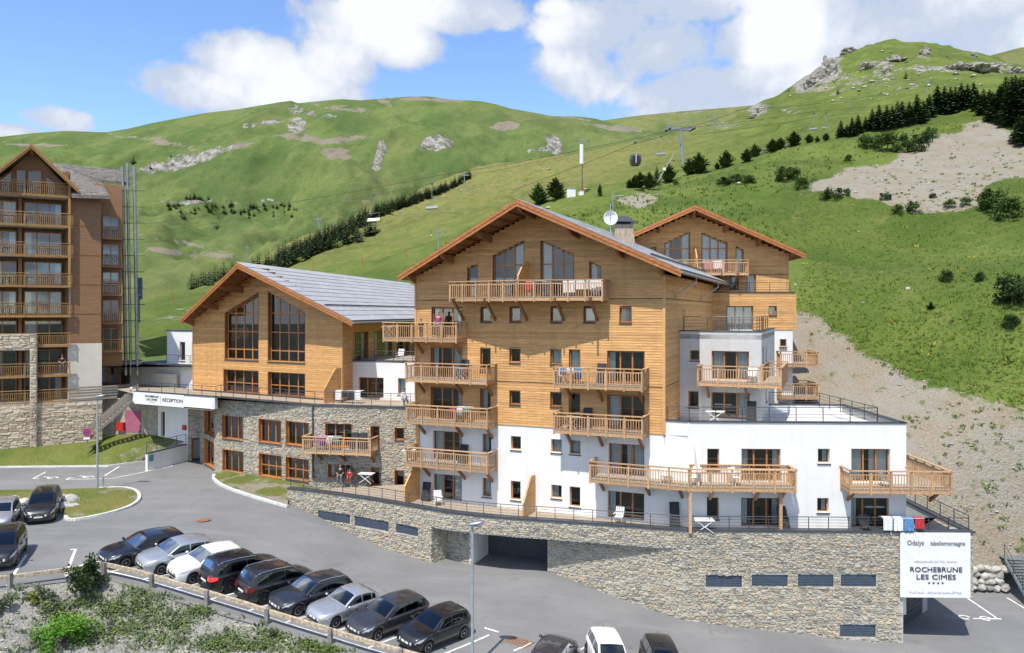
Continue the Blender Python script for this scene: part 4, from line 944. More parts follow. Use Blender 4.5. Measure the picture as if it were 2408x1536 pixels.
t1 = FN.tz(*k9(930, 470), D)[0]; tm = FN.tz(*k9(597, 470), 1.9)[0]; t0 = 2 * tm - t1
balcony(rear, FN, [(t0, 0), (t0, 1.35), (tm, 1.9), (t1, 1.35), (t1, 0)], FA, brackets=[t0 + .8, tm - 2, tm + 2, t1 - .9], blen=1.4)
screen_wall(rear, FN, tm - .1, FA + .03, 1.2, 2.3, 1.6)
for zf in (F3 + .15, F2 + .3): balcony(rear, FN, [(WN - 1.2, .85), (WN - 1.2, 2.0), (WN + 1.9, 2.0), (WN + 1.9, -1), (WN + .1, -1)], zf, brackets=())

# ------------------------------------------------------------------ curved stone terrace in front of the chalet
ZC = -12.75
cop = [(676.6, 1146.4), (753, 1154.7), (803, 1161.6), (880, 1172.7), (953, 1185), (1034, 1199), (1076, 1205), (1185, 1215.5), (1288, 1222), (1427, 1231.5), (1618, 1244.8), (2289, 1249.5)]
cpl = [((x - CX) / FP * Y, Y) for x, y in cop for Y in [-ZC * FP / (y - HY)]]
TP = smooth_line(cpl[:11], 1) + [Vector(cpl[11])]
tcum = [0]
for a, b in zip(TP, TP[1:]): tcum.append(tcum[-1] + (b - a).length)
def tp_at(px):                                       # path parameter under a print column
    for i, (a, b) in enumerate(zip(TP, TP[1:])):
        k = (px - CX) / FP; fa = a.x - k * a.y; fb = b.x - k * b.y
        if fa <= 0 <= fb: f = fa / (fa - fb); return tcum[i] + f * (tcum[i + 1] - tcum[i]), a + (b - a) * f
    return (0, TP[0]) if px < 1000 else (tcum[-1], TP[-1])
terrace = thing('stone_terrace', 'long curved rubble-stone terrace with a garage mouth below the chalet', 'terrace', (TP[0].x, TP[0].y, -14))
SOF = -13.98
def zpx(px, py): t, p = tp_at(px); return t, (HY - py) / FP * p.y
tg0 = tp_at(1013)[0]; tg1 = tp_at(1606)[0]; ts0 = tp_at(2117)[0]
_tt = np.linspace(0, tcum[-1], 160); 
def tpos(t):
    for i in range(len(tcum) - 1):
        if t <= tcum[i + 1] + 1e-9: f = (t - tcum[i]) / (tcum[i + 1] - tcum[i]); return TP[i] + (TP[i + 1] - TP[i]) * f
    return TP[-1]
_foot = [gz(tpos(t).x, tpos(t).y) for t in _tt]
zfoot = lambda t: SOF if tg0 < t < tg1 else (-16.65 if t > ts0 else float(np.interp(t, _tt, _foot)) - .3)
ztop = lambda t: ZC - .11
vents = []
for kx, a, b, c, d, n in ((k6b, 797, 56, 1093, 188, 2), (k6b, 1140, 110, 1452, 253, 2), (k6b, 1523, 178, 1727, 300, 1), (k10, 58, 522, 322, 612, 1), (k10, 397, 520, 660, 610, 1), (k10, 737, 519, 999, 609, 1), (k10, 1054, 519, 1313, 608, 1), (k10, 1048, 890, 1310, 980, 1)):
    ta, za = zpx(*kx(a, b)); tb, zb_ = zpx(*kx(c, d)); vents.append((ta, tb, zb_, za, n))
wo, loc, T = rubble(terrace, TP, zfoot, ztop, [v[:4] for v in vents], 't', keep=300, seed=4)
for ta, tb, z0, z1, n in vents:
    pa, pb = tpos(ta), tpos(tb); s = Face.pts(pa, pb); L = s.len; par = None
    m = MB(); s.box(m, 0, L, z0, z1, -.14, -.07); vo = obj('vent_shutter', m, 'shutter', terrace)
    k = int((z1 - z0) / .09)
    for i in range(n):
        for j in range(k):
            m = MB(); z = z0 + (z1 - z0) * (j + .1) / k; s.box(m, L * i / n + .025, L * (i + 1) / n - .025, z, z + (z1 - z0) / k * .62, -.068, -.035); obj('slat', m, 'shutter', vo)
for a, b in zip(TP, TP[1:]):
    s = Face.pts(a, b); m = MB(); s.box(m, -.004, s.len + .004, ZC - .10, ZC, -.45, .09); obj('coping', m, 'anthracite', terrace)
# underside, return and recessed walls of the garage mouth
def off(px, o): t, p = tp_at(px); i = max(k for k in range(len(tcum) - 1) if tcum[k] <= t); d = (TP[i + 1] - TP[i]).normalized(); n = Vector((d.y, -d.x)); return p - n * o
J0 = tp_at(1013)[1]; J1 = off(1020, 1.5); J2 = Vector((-2.57, 49.7)); J3 = Vector((2.25, 48.35)); J4 = tp_at(1606)[1]
DL, DR = Vector((-1.62, 52.2)), Vector((2.35, 50.9))
gzf = lambda path: (lambda t: min(gz(p.x, p.y) for p in path) - .2)
for path, zb_ in (([J0, J1], -16.6), ([J1, J2], -16.8)): rubble(terrace, path, lambda t: zb_, lambda t: SOF, [], 'g', keep=30, seed=8)
def lfoot(t): p = J3 + (J4 - J3) * (t / (J4 - J3).length); return gz(p.x, p.y) - .35
rubble(terrace, [J3, J4], lfoot, lambda t: SOF, [], 'r', keep=200, seed=9)
for a, b, mt in ((J2, DL, 'render_white'), (DR, J3, 'concrete')): m = MB(); s = Face.pts(a, b); s.box(m, 0, s.len, -17.3, SOF, -.2, 0); obj('garage_wall', m, mt, terrace)
s = Face.pts(DL, DR); m = MB(); s.box(m, -.1, s.len + .1, -17.2, SOF, -.1, 0); gd = obj('garage_door', m, 'anthracite', terrace)
for i in range(9): m = MB(); z = -16.6 + i * .29; s.box(m, .05, s.len - .05, z, z + .265, .002, .022); obj('panel', m, 'anthracite', gd)
inner = [p for p in (PL + FM.n * -.5, PR + FM.n * -.5, BW + FW.n * -.5, WR + FW.n * -.5 + FW.u * 1.0)]
path2 = [tpos(t) for t in np.linspace(0, tcum[-1], 60)]
m = MB(); inn = [(-4.6, 58.5)] + [(p.x, p.y) for p in inner] + [(27.0, 48.5)]
tk = [p + (Vector((0, 0))) for p in path2]
poly = [(p.x, p.y, F0 - .02) for p in path2] + [(x, y, F0 - .02) for x, y in reversed(inn)]
bm = bmesh.new(); vs = [bm.verts.new(q) for q in poly]; f = bm.faces.new(vs); bmesh.ops.triangulate(bm, faces=[f]); me = bpy.data.meshes.new('terrace_floor'); bm.to_mesh(me); bm.free(); obj('terrace_floor', me, 'deck', terrace)
for nm, src in (('slab', [(p.x, p.y, SOF) for p in [tpos(t) for t in np.linspace(tg0, tg1, 24)]] + [(q.x, q.y, SOF) for q in (J4, Vector((9, 48.5)), DR, DL, J1)]),):
    bm = bmesh.new(); vs = [bm.verts.new(q) for q in src]; f = bm.faces.new(vs); bmesh.ops.triangulate(bm, faces=[f]); me = bpy.data.meshes.new(nm); bm.to_mesh(me); bm.free(); obj(nm, me, 'concrete', terrace)
pr = [tpos(t) for t in np.linspace(.1, tcum[-1] - .15, 40)]
def inset(pts, o):
    out = []
    for i, p in enumerate(pts): d = (pts[min(i + 1, len(pts) - 1)] - pts[max(i - 1, 0)]).normalized(); out.append(p - Vector((d.y, -d.x)) * o)
    return out
ri = inset(pr, .2); metal_rail(terrace, ri, ZC, h=.72, gap=1.9, wires=4)
metal_rail(terrace, [ri[-1], ri[-1] + Vector((.3, 9.5))], ZC, h=.85)
# right end: block behind the sign, recess with the dark gate
q0 = tpos(ts0); q1 = TP[-1]; s = Face.pts(q0, q1); LS = s.len
m = MB(); s.box(m, .0, LS, -16.6, ZC - .12, -1.4, -.02); obj('sign_wall', m, 'concrete', terrace)
m = MB(); s.box(m, -.6, LS, -16.66, -16.605, -4.0, -.03); obj('canopy', m, 'concrete', terrace)
RE = Face.pts(q1, q1 + Vector((.25, 11))); m = MB(); RE.box(m, .03, 11, -16.6, ZC - .12, -.35, 0); obj('wall', m, 'render_white', terrace); m = MB(); RE.box(m, -.1, 11, ZC - .1, ZC + .004, -.4, .08); obj('coping', m, 'anthracite', terrace)
c0 = q0 + Vector((.02, 0)); c1 = Vector((c0.x + .75, c0.y + 1.9)); rubble(terrace, [c0, c1], lambda t: -19.7, lambda t: -16.66, [], 'c', keep=40, seed=12)
g0 = c1; g1 = Vector((g0.x + 2.9, g0.y + 2.6)); s2 = Face.pts(g0, g1); m = MB(); s2.box(m, 0, s2.len, -19.8, -16.66, -.12, 0); gt = obj('gate', m, 'anthracite', terrace)
for i in range(10): m = MB(); z = -19.5 + i * .28; s2.box(m, .04, s2.len - .04, z, z + .25, .002, .02); obj('panel', m, 'anthracite', gt)
m = MB(); s2.box(m, 1.5, 1.75, -17.7, -17.3, .025, .03); obj('notice', m, 'plastic_white', gt)
m = MB(); s2.box(m, s2.len, s2.len + .8, -19.8, -16.66, -.3, .05); obj('pillar', m, 'concrete', terrace)
sg = thing('sign_board', 'large white sign board with the residence name on the terrace end', 'sign', tuple(s.P(LS / 2, -16.6, .1)))
a = s.tz(*k10(1490, 208), .1); b = s.tz(*k10(2008, 690), .1)
m = MB(); s.box(m, a[0], b[0], b[1], a[1], .10, .16); obj('panel', m, 'plastic_white', sg)
mat('letter_dark', (.035, .04, .055), .5, .1, 3); mat('letter_grey', (.22, .24, .27), .5, .1, 3); mat('letter_pale', (.62, .65, .68), .5, .05, 3); mat('letter_shadow', (.25, .30, .36), .5, .05, 3)
def lettering(text, parent, face, t, z, o, size, material, align='CENTER', width=None, ext=.012, name='lettering'):
    c = bpy.data.curves.new('lettering', 'FONT'); c.body = text; c.size = size; c.align_x = align; c.extrude = ext; c.resolution_u = 2
    to = bpy.data.objects.new('tmp', c); COL.objects.link(to); bpy.context.view_layer.update()
    me = bpy.data.meshes.new_from_object(to.evaluated_get(bpy.context.evaluated_depsgraph_get())); bpy.data.objects.remove(to)
    xs = [v.co.x for v in me.vertices]; sx = width / (max(xs) - min(xs)) if width else 1.0; mid = (max(xs) + min(xs)) / 2
    for v in me.vertices:
        x = (v.co.x - (mid if width else 0)) * sx; p = face.P(t + x, z + v.co.y, o + ext + v.co.z); v.co = p
    return obj(name, me, material, parent, fixn=False)
cx = (a[0] + b[0]) / 2; w_ = b[0] - a[0]; hgt = a[1] - b[1]; zt_ = a[1]
L_ = lambda txt, fx, fy, size, mt, wd, stand=True: (lettering(txt, sg, s, a[0] + w_ * fx, zt_ - hgt * fy, .165, size, mt, width=w_ * wd), stand and lettering(txt, sg, s, a[0] + w_ * fx + .02, zt_ - hgt * fy - .07, .161, size, 'letter_shadow', width=w_ * wd, ext=.001))  # raised lines get a flat offset copy: their cast shadow painted on the panel
L_('Odalys', .215, .185, .40, 'letter_grey', .235); L_('labellemontagne', .675, .185, .34, 'letter_grey', .49)
L_('RÉSIDENCE DE TOURISME', .5, .455, .17, 'letter_pale', .60, False); L_('ROCHEBRUNE', .51, .60, .40, 'letter_dark', .74); L_('LES CIMES', .51, .715, .40, 'letter_dark', .56)
L_('PISCINE | ESPACE BIEN-ÊTRE', .5, .935, .19, 'letter_pale', .74, False)
for i in range(4):
    m = MB(); c0_ = a[0] + w_ * (.41 + .064 * i); z_ = zt_ - hgt * .775; pts = []
    for j in range(10): r_ = .085 if j % 2 == 0 else .036; an = math.pi / 2 + j * math.pi / 5; pts.append(s.P(c0_ + r_ * math.cos(an), z_ + r_ * math.sin(an), .163))
    m.prism(pts, Vector((s.n.x, s.n.y, 0)) * .015); obj('star', m, 'letter_dark', sg)
# ------------------------------------------------------------------ hall chalet with tall gable windows
LA, LB = Vector((-29.96, 71.9)), Vector((-13.96, 62.84)); FH = Face.pts(LA, LB); WH = FH.len; dH = Vector((.174, .985)).normalized()
hall = thing('hall_chalet', 'timber hall with two tall gable windows and a long grey plank roof', 'building', (LA.x, LA.y, F2))
hL, hP, hR = (-.55, -.72, 1.0), (9.95, 4.1, 3.35), (20.4, -.72, 1.0)
hs = []
for a, b, yb in (((482, 572), (765, 398), 968), ((848, 392), (1160, 572), 988)):
    t0, za = FH.tz(*k3(*a)); t1, zb = FH.tz(*k3(*b)); hs.append((t0, t1, FH.tz(*k3((a[0] + b[0]) / 2, yb))[1], za, zb))
dr = [WK(FH, k3, 472, 1050, 765, 1200, F2 + .1)[0], WK(FH, k3, 848, 1072, 1160, 1200, F2 + .1)[0]]
sk_ = lambda q, o: q[0] + dH.dot(FH.u) * (q[2] - o) / -dH.dot(FH.n)     # where the skewed roof lines cross the plane o
wl_, wp_, wr_ = sk_(hL, 0), sk_(hP, 0), sk_(hR, 0)
hg = lambda z: wl_ + (z + .3 - hL[1]) / (hP[1] - hL[1]) * (wp_ - wl_); hh_ = lambda z: wp_ + (z + .3 - hP[1]) / (hR[1] - hP[1]) * (wr_ - wp_)
cladding(hall, FH, F2 + .12, 3.8, lambda z: max(0, hg(z)), lambda z: min(WH, hh_(z)), hs + dr, h=.165)
m = MB(); FH.box(m, 0, WH, F2 - .6, F2 + .12, -.2, -.01); obj('plinth', m, 'anthracite', hall)
for t0, t1, z0, za, zb in hs:
    zl = min(za, zb); window(hall, FH, t0, t1, z0, za, n=4, z1b=zb, depth=.34, trans=(z0 + (zl - z0) * .22, z0 + (zl - z0) * .60, zl - .02), fw=.085, room=1.2)
for q in dr: window(hall, FH, *q, n=4, sill=False, depth=.34, trans=(q[2] + .85,), room=1.2)
for c in (0, WH): m = MB(); FH.box(m, c - .06, c + .06, F2 + .1, -.6, -.1, .03); obj('corner_post', m, 'larch', hall)
FHS = Face.pts(LB, LB + dH * 26)
wl = [(q, dict(n=3, curt='f f', trans=(-3.4, -2.6))) for q in ([2.6, 6.0, -4.2, -1.75], [7.6, 12.6, -4.2, -1.75], [14, 18, -4.2, -1.75])]
cladding(hall, FHS, F2, -.75, .05, 26, [q for q, k in wl], h=.165)
for q, kw in wl: window(hall, FHS, *q, depth=.2, **kw)
mb = MB(); P = FH.P; mb.prism([P(.3, -12, -1.7), P(WH - 2.2, -12, -1.7), P(WH - 2.2, -.75, -1.7), P(sk_(hP, -1.7), hP[1] - .5, -1.7), P(.3, -1.1, -1.7)], Vector((dH.x, dH.y, 0)) * 26); obj('core', mb, 'interior', hall)
FHL = Face.pts(LA + dH * 26, LA); m = MB(); FHL.box(m, 0, 26, -8, -.9, -.25, 0); obj('wall', m, 'larch', hall)
f2, parts = gable_roof(hall, FH, hL, hP, hR, dH, 48, purl=(.1, 3.4, 6.7, 9.95, 13.2, 16.4, 18.3))
courses(parts[1], FH, hP, hR, dH, 47, 12, 24, 'roof_slate', th=.065)
snow_guards(parts[1], FH, hP, hR, .76, dH, 46, gap=1.75)
m = MB(); a = FH.P(hR[0] + .05, hR[1] - .1, hR[2]); m.tube([a, a + Vector((dH.x, dH.y, 0)) * 40], .075, 8); obj('gutter', m, 'steel', hall)
screen_wall(hall, FH, WH - .14, F2 + .05, 1.1, 2.7, 2.0)
# ------------------------------------------------------------------ white annex between hall and chalet
A0, A1 = Vector((-13.75, 65.2)), Vector((-5.0, 62.75)); FX = Face.pts(A0, A1); ZX = -4.12
annex = thing('white_annex', 'low white annex with a roof terrace between the hall and the tall chalet', 'building', (A0.x, A0.y, F2))
wl = [WK(FX, k3, 1615, 1116, 1828, 1200, F2 + .08, n=3, sill=False), WK(FX, k3, 1950, 1125, 2015, 1262, curt='f')]
wallsheet('wall', annex, FX, 0, FX.len, F2 - .3, ZX, [q for q, k in wl], 'render_white')
for q, kw in wl: window(annex, FX, *q, lining='render_white', proud=-.004, **kw)
m = MB(); m.prism([(p.x, p.y, ZX - .1) for p in (A0, A1, A1 + Vector((1.5, 9)), A0 + Vector((1.5, 9)))], (0, 0, .09)); obj('roof_deck', m, 'deck', annex)
m = MB(); FX.box(m, -.05, FX.len, ZX + .004, ZX + .09, -.35, .06); obj('coping', m, 'anthracite', annex)
metal_rail(annex, [FX.P(.4, 0, -.2), FX.P(FX.len, 0, -.2)], ZX + .06, h=.8)
m = MB(); FX.box(m, .3, FX.len, -12, ZX - .12, -8, -1.2); obj('core', m, 'interior', annex)
# ------------------------------------------------------------------ stone base building with reception
S0, S1, S2, S3 = Vector((-28.6, 70.2)), Vector((-25.3, 65.8)), Vector((-15.6, 60.1)), Vector((-4.7, 57.9)); ZS = -7.22
base = thing('stone_building', 'two-storey rubble-stone base building under the hall terrace', 'building', (S1.x, S1.y, -14))
gS = lambda A, B: (lambda t: gz(*(A + (B - A) * min(1, max(0, t / (B - A).length)))) - .4)
FS0, FS1, FS2 = Face.pts(S0, S1), Face.pts(S1, S2), Face.pts(S2, S3)
def stone_side(A, B, face, wins, seed, keep):
    rubble(base, [A, B], gS(A, B), lambda t: ZS - .12, [q for q, k in wins], 's', keep=keep, seed=seed)
    for q, kw in wins: window(base, face, *q, o=.05, depth=.26, proud=.02, lining='frame', **kw)
fac = [([1.6, 4.6, -10.75, -8.35], dict(n=3)), ([1.6, 4.6, -13.55, -11.35], dict(n=3))]
stone_side(S0, S1, FS0, fac, 31, 40)
w1 = [WK(FS1, k4, 354, 342, 530, 555, n=3), WK(FS1, k4, 665, 372, 852, 588, n=3), WK(FS1, k4, 895, 390, 1088, 608, n=3), WK(FS1, k4, 358, 630, 532, 838, n=3, curt=' '), WK(FS1, k4, 667, 664, 857, 880, n=3, trans=(-12.55,)), WK(FS1, k4, 894, 694, 1088, 905, n=3, trans=(-12.55,))]
stone_side(S1, S2, FS1, w1, 32, 160)
ZB1 = -10.55
w2 = [WK(FS2, k4, 1228, 410, 1450, 560, ZB1 + .1, n=3, sill=False), WK(FS2, k4, 1612, 434, 1684, 570, ZB1 + .4, sill=False), WK(FS2, k4, 1817, 449, 1892, 552), WK(FS2, k4, 1252, 760, 1453, 920, F0 + .1, n=3, curt='l r', sill=False), WK(FS2, k4, 1614, 784, 1682, 940), WK(FS2, k4, 1817, 809, 1892, 960)]
stone_side(S2, S3, FS2, w2, 33, 100)
tb0 = FS2.tz(*k4(1032, 545), D)[0]; tb1 = FS2.tz(*k4(1612, 590), D)[0]
balcony(base, FS2, [(tb0, 0), (tb0, D), (tb1, D), (tb1, 0)], ZB1, brackets=[tb0 + .9, tb0 + 2.9, tb1 - .3], blen=1.0)
for A, B in ((S1, S2), (S2, S3)): s = Face.pts(A, B); m = MB(); s.box(m, 0, s.len, ZS - .115, ZS, -.5, .10); obj('coping', m, 'anthracite', base)
m = MB(); FS2.box(m, -.06, .06, -13, ZS - .12, .06, .14); obj('downpipe', m, 'anthracite', base)
RA, RB = Vector((-34.1, 69.0)), Vector((-24.95, 64.25)); FR = Face.pts(RA, RB)
deckp = [RA, RB, S1, S2, S3, A1 + Vector((0, .6)), A0 + Vector((0, .6)), LB + Vector((0, .6)), LA + Vector((0, .6)), Vector((-37.7, 78.5)), Vector((-38.2, 73.5))]
def flat_poly(name, pts, z, material, parent, up=True):
    bm = bmesh.new(); vs = [bm.verts.new((p[0], p[1], z)) for p in pts]; f = bm.faces.new(vs); bmesh.ops.triangulate(bm, faces=[f]); me = bpy.data.meshes.new(name); bm.to_mesh(me); bm.free(); return obj(name, me, material, parent)
flat_poly('terrace_floor', deckp, F2 - .02, 'deck', base); flat_poly('canopy_soffit', [RA, RB, S1, S0, LA, Vector((-36, 76))], F2 - .95, 'render_cream', base)
m = MB(); FR.box(m, 0, FR.len, -8.12, -7.12, -.3, 0); obj('canopy_beam', m, 'render_white', base); m = MB(); FR.box(m, -.05, FR.len + .05, -7.116, -7.04, -.35, .06); obj('coping', m, 'anthracite', base)
s = Face.pts(RB, S1); m = MB(); s.box(m, .0, s.len, -8.12, ZS - .12, -.3, 0); obj('canopy_side', m, 'render_white', base)
s = Face.pts(Vector((-36.5, 73.2)), RA); m = MB(); s.box(m, 0, s.len, -8.12, -7.12, -.3, 0); obj('canopy_side', m, 'render_white', base)
rl = [Vector((-36.6, 73.4)), RA + Vector((.15, .2)), RB + Vector((0, .25)), S1 + Vector((.2, .25)), S2 + Vector((.05, .25)), S3 + Vector((0, .25))]
metal_rail(base, rl, -7.1, h=.85, gap=1.7)
# reception sign
rs = thing('reception_sign', 'white reception sign panel with dark letters on the canopy beam', 'sign', tuple(FR.P(3, -8.1, .05)))
a = FR.tz(*k2(1000, 800), .04); b = FR.tz(*k2(1366, 892), .04)
m = MB(); FR.box(m, a[0], b[0], -8.2, -7.13, .004, .05); obj('panel', m, 'plastic_white', rs); w_ = b[0] - a[0]
for txt, fx, z, size, wd in (('ROCHEBRUNE', .36, -7.52, .25, .27), ('LES CIMES', .36, -7.80, .25, .22), ('RÉCEPTION', .78, -7.80, .42, .40)): lettering(txt, rs, FR, a[0] + w_ * fx, z, .052, size, 'letter_dark', width=w_ * wd)
for i in range(4):
    m = MB(); c0_ = a[0] + w_ * (.32 + .028 * i); pts = []
    for j in range(10): r_ = .055 if j % 2 == 0 else .024; an = math.pi / 2 + j * math.pi / 5; pts.append(FR.P(c0_ + r_ * math.cos(an), -7.95 + r_ * math.sin(an), .053))
    m.prism(pts, Vector((FR.n.x, FR.n.y, 0)) * .012); obj('star', m, 'letter_dark', rs)
m = MB(); FR.box(m, a[0] + w_ * .535, a[0] + w_ * .542, -7.95, -7.35, .052, .06); obj('divider_line', m, 'letter_grey', rs)
# entrance recess: white wall, stone back wall, door, low ramp wall with rail
E0, E1, E2 = Vector((-33.3, 72.0)), Vector((-29.9, 70.6)), Vector((-28.4, 70.9))
s = Face.pts(E0, E1); wallsheet('wall', base, s, 0, s.len, -14, -8.1, [(.35, .85, -11.6, -9.3)], 'render_white'); window(base, s, .35, .85, -11.6, -9.3, lining='render_white', proud=-.004, sill=False)
m = MB(); s.box(m, s.len - .5, s.len - .15, -10.85, -10.4, .02, .2); obj('fire_hose_box', m, 'red', base)
rubble(base, [E1, E2], lambda t: -14.1, lambda t: -8.1, [(.35, 1.35, -13.8, -11.6)], 'e', keep=20, seed=44)
s = Face.pts(E1, E2); window(base, s, .35, 1.35, -13.8, -11.6, sill=False, name='door')
V0, V1 = gpt(347, 1108), Vector((-29.9, 70.4)); V0 = Vector((V0.x, V0.y)); s = Face.pts(V0, V1)
rw = thing('ramp_wall', 'low white ramp wall with a metal rail beside the reception entrance', 'wall', (V0.x, V0.y, -13.7)); m = MB(); s.box(m, 0, s.len, -14.2, -12.15, -.22, 0); obj('wall', m, 'render_white', rw); m = MB(); s.box(m, -.03, s.len, -12.146, -12.08, -.27, .05); obj('coping', m, 'anthracite', rw)
metal_rail(rw, [s.P(0, 0, -.1), s.P(s.len, 0, -.1)], -12.1, h=.9, gap=1.1); m = MB(); s.box(m, .15, .7, -12.85, -12.3, .004, .02); mat('teal', (.10, .32, .28), .5); obj('notice', m, 'teal', rw)
# ------------------------------------------------------------------ white link building left of the hall
K0, K1, K2 = Vector((-40.3, 73.2)), Vector((-37.7, 78.0)), Vector((-30.2, 74.2))
link = thing('link_building', 'white link building between the wooden block and the hall', 'building', (K1.x, K1.y, F2))
s = Face.pts(K0, K1); q = [1.0, 4.3, F2 + .1, F2 + 2.15]; wallsheet('wall', link, s, 0, s.len, -8.5, -4.9, [q], 'render_cream'); window(link, s, *q, n=3, lining='render_cream', proud=-.004, sill=False)
s = Face.pts(K1, K2); wallsheet('wall', link, s, 0, s.len, -8.5, -5.2, [], 'render_white')
m = MB(); s.box(m, 2.2, 5.6, F2, -6.05, .3, .55); obj('ramp_parapet', m, 'render_cream', link)
flat_poly('roof', [K0, K1, K2, Vector((-27, 84)), Vector((-37, 86)), Vector((-42, 78))], -5.25, 'roof_edge', link)
for A, B in ((K0, K1), (K1, K2)): t = Face.pts(A, B); m = MB(); t.box(m, 0, t.len, -5.19 if A is K1 else -4.896, -5.1 if A is K1 else -4.8, -.3, .05); obj('coping', m, 'anthracite', link)
metal_rail(link, [s.P(3.4, 0, -.2), s.P(s.len, 0, -.2)], -5.1, h=.85)
U0, U1 = Vector((-35.6, 79.0)), Vector((-31.0, 76.6)); s = Face.pts(U0, U1); wl = [([1.9, 2.7, -4.9, -3.0], {}), ([3.7, 4.5, -4.9, -3.0], {})]
wallsheet('wall', link, s, 0, s.len + 1.2, -5.4, -1.9, [q for q, k in wl], 'render_white')
for q, kw in wl: window(link, s, *q, lining='render_white', proud=-.004, **kw)
m = MB(); s.box(m, -.05, s.len + 1.2, -1.896, -1.8, -3, .06); obj('coping', m, 'anthracite', link)
# ------------------------------------------------------------------ wooden apartment block on the left
aB = -30; OB = Vector((-46.46, 66.5)); FB_ = Face(OB.x, OB.y, aB); BE = 7.0
blockB = thing('apartment_block', 'tall brown wooden apartment block with yellow balconies and a stone foot', 'building', (OB.x, OB.y, -12))
fl = [10.7, 7.97, 5.25, 2.5, -.2, -2.9, -5.6, -8.0]; TL = -7.0
bo = -1.6
U_dark = unit('wall_board', 'larch_dark')
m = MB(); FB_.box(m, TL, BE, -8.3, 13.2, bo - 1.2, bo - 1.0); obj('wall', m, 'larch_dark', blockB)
for i, z in enumerate(fl):
    m = MB(); FB_.box(m, TL, BE - .1, z - .20, z - .02, bo - 1.0, -.06); obj('floor_slab', m, 'render_cream', blockB)
    for a, b, cu in ((-6.4, -3.6, '  r'), (-3.2, -.2, 'l  '), (.6, 2.75, random.choice(['l ', ' f', ' r', 'r '])), (3.35, 6.3, random.choice(['f  ', 'l  ', 'l f', '  r']))):
        if i == 0: continue
        window(blockB, FB_, a, b, z + .05, z + 2.15, n=3 if b - a > 2.4 else 2, o=bo - .55, depth=.03, lining='lining', curt=cu, sill=False, room=.3, proud=.03)
    for t in (.35, 3.05, 6.75):
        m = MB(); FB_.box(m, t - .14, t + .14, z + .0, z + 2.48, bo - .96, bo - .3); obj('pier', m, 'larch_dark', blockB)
    dk = MB(); FB_.box(dk, TL, BE, z - .24, z - .03, -.055, .0); bb = obj('balcony', dk, 'rail_yellow', blockB)
    seg = Face(*FB_.P(TL, 0)[:2], aB); post_rail(bb, seg, BE - TL, z, 'rail_yellow', gap=3.5, below=.25)
    if i in (0, 1, 2, 3): pass
m = MB(); FB_.box(m, BE - .16, BE + .03, fl[3] - .2, fl[0] + 1.3, -.2, .05); obj('corner_post', m, 'rail_yellow', blockB)
for z in fl[3:5]: m = MB(); m.tube([FB_.P(BE - .02, z - .2, -.3), FB_.P(BE - .02, z + 2.6, -.3)], .04, 6); obj('downpipe', m, 'steel', blockB)
# attic gable with golden barge boards
gp_, gr = FB_.tz(*k1(288, 135), .7), FB_.tz(*k1(725, 552), .7)
gl = (2 * gp_[0] - gr[0], gr[1])
gable_roof(blockB, FB_, (gl[0], gl[1], .7), (gp_[0], gp_[1], .7), (gr[0], gr[1], .7), Vector((-math.sin(R(aB)) * -1, math.cos(R(aB)))) * 1.0 if False else Vector((-.5, .866)), 7, purl=(gp_[0],), fas='rail_yellow', th=.2, top='roof_edge')
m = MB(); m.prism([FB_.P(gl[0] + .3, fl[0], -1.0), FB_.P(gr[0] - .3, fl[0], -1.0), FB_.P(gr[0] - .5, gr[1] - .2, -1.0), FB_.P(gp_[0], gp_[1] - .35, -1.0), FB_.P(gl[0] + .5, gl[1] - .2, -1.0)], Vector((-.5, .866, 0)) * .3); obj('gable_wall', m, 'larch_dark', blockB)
for x0, x1, ya, yb in ((0, 105, 450, 375), (150, 235, 372, 372), (255, 378, 378, 378), (418, 500, 425, 492)):
    t0, za = FB_.tz(*k1(x0, ya), -.98); t1, zb = FB_.tz(*k1(x1, yb), -.98); window(blockB, FB_, t0, t1, fl[0] + .1, za, z1b=zb, o=-.88, depth=.02, sill=False, room=.02, proud=.02, fw=.05)
# plain brown flank, cream foot, recessed bay with small balconies, shingle roofs
t0 = FB_.tz(168, 600, -.5)[0]; t1 = FB_.tz(238, 600, -.5)[0]; zt = FB_.tz(*k1(800, 612), -.5)[1]; zm = FB_.tz(*k2(640, 437), -.5)[1]
m = MB(); FB_.box(m, t0 - .3, t1, zm, zt, -2.6, -.5); obj('flank_wall', m, 'larch_dark', blockB)
for z in np.arange(zm, zt, 2.72): m = MB(); FB_.box(m, t0 - .3, t1 + .01, z, z + .05, -.6, -.47); obj('flashing', m, 'beam', blockB)
m = MB(); FB_.box(m, t0 - .3, t1 + .05, -8.2, zm - .004, -2.6, -.45); obj('cream_wall', m, 'render_cream', blockB)
ob = -2.6; r0 = FB_.tz(237, 600, ob)[0]; r1 = FB_.tz(*k1(1118, 900), ob)[0]
m = MB(); FB_.box(m, r0 - .5, r1, -5.2, FB_.tz(*k1(1100, 515), ob)[1], ob - 2, ob); obj('bay_wall', m, 'larch_dark', blockB)
for i, z in enumerate([7.2, 4.5, 1.8, -.9, -3.6]):
    b = MB(); FB_.box(b, r0 + .05, r1 - .02, z - .22, z - .02, ob + .02, ob + .95); bb = obj('balcony', b, 'larch_dark', blockB)
    seg = Face(*FB_.P(r0 + .1, 0, ob + .95)[:2], aB); post_rail(bb, seg, r1 - r0 - .15, z, 'rail_yellow', gap=2, below=.2)
    window(blockB, FB_, r0 + .15, r0 + 1.55, z + .05, z + 2.1, n=2, o=ob + .13, depth=.02, sill=False, curt=' f' if i % 2 else 'f', room=.02, proud=.02)
mat('fascia_y', (.36, .19, .05), .6)
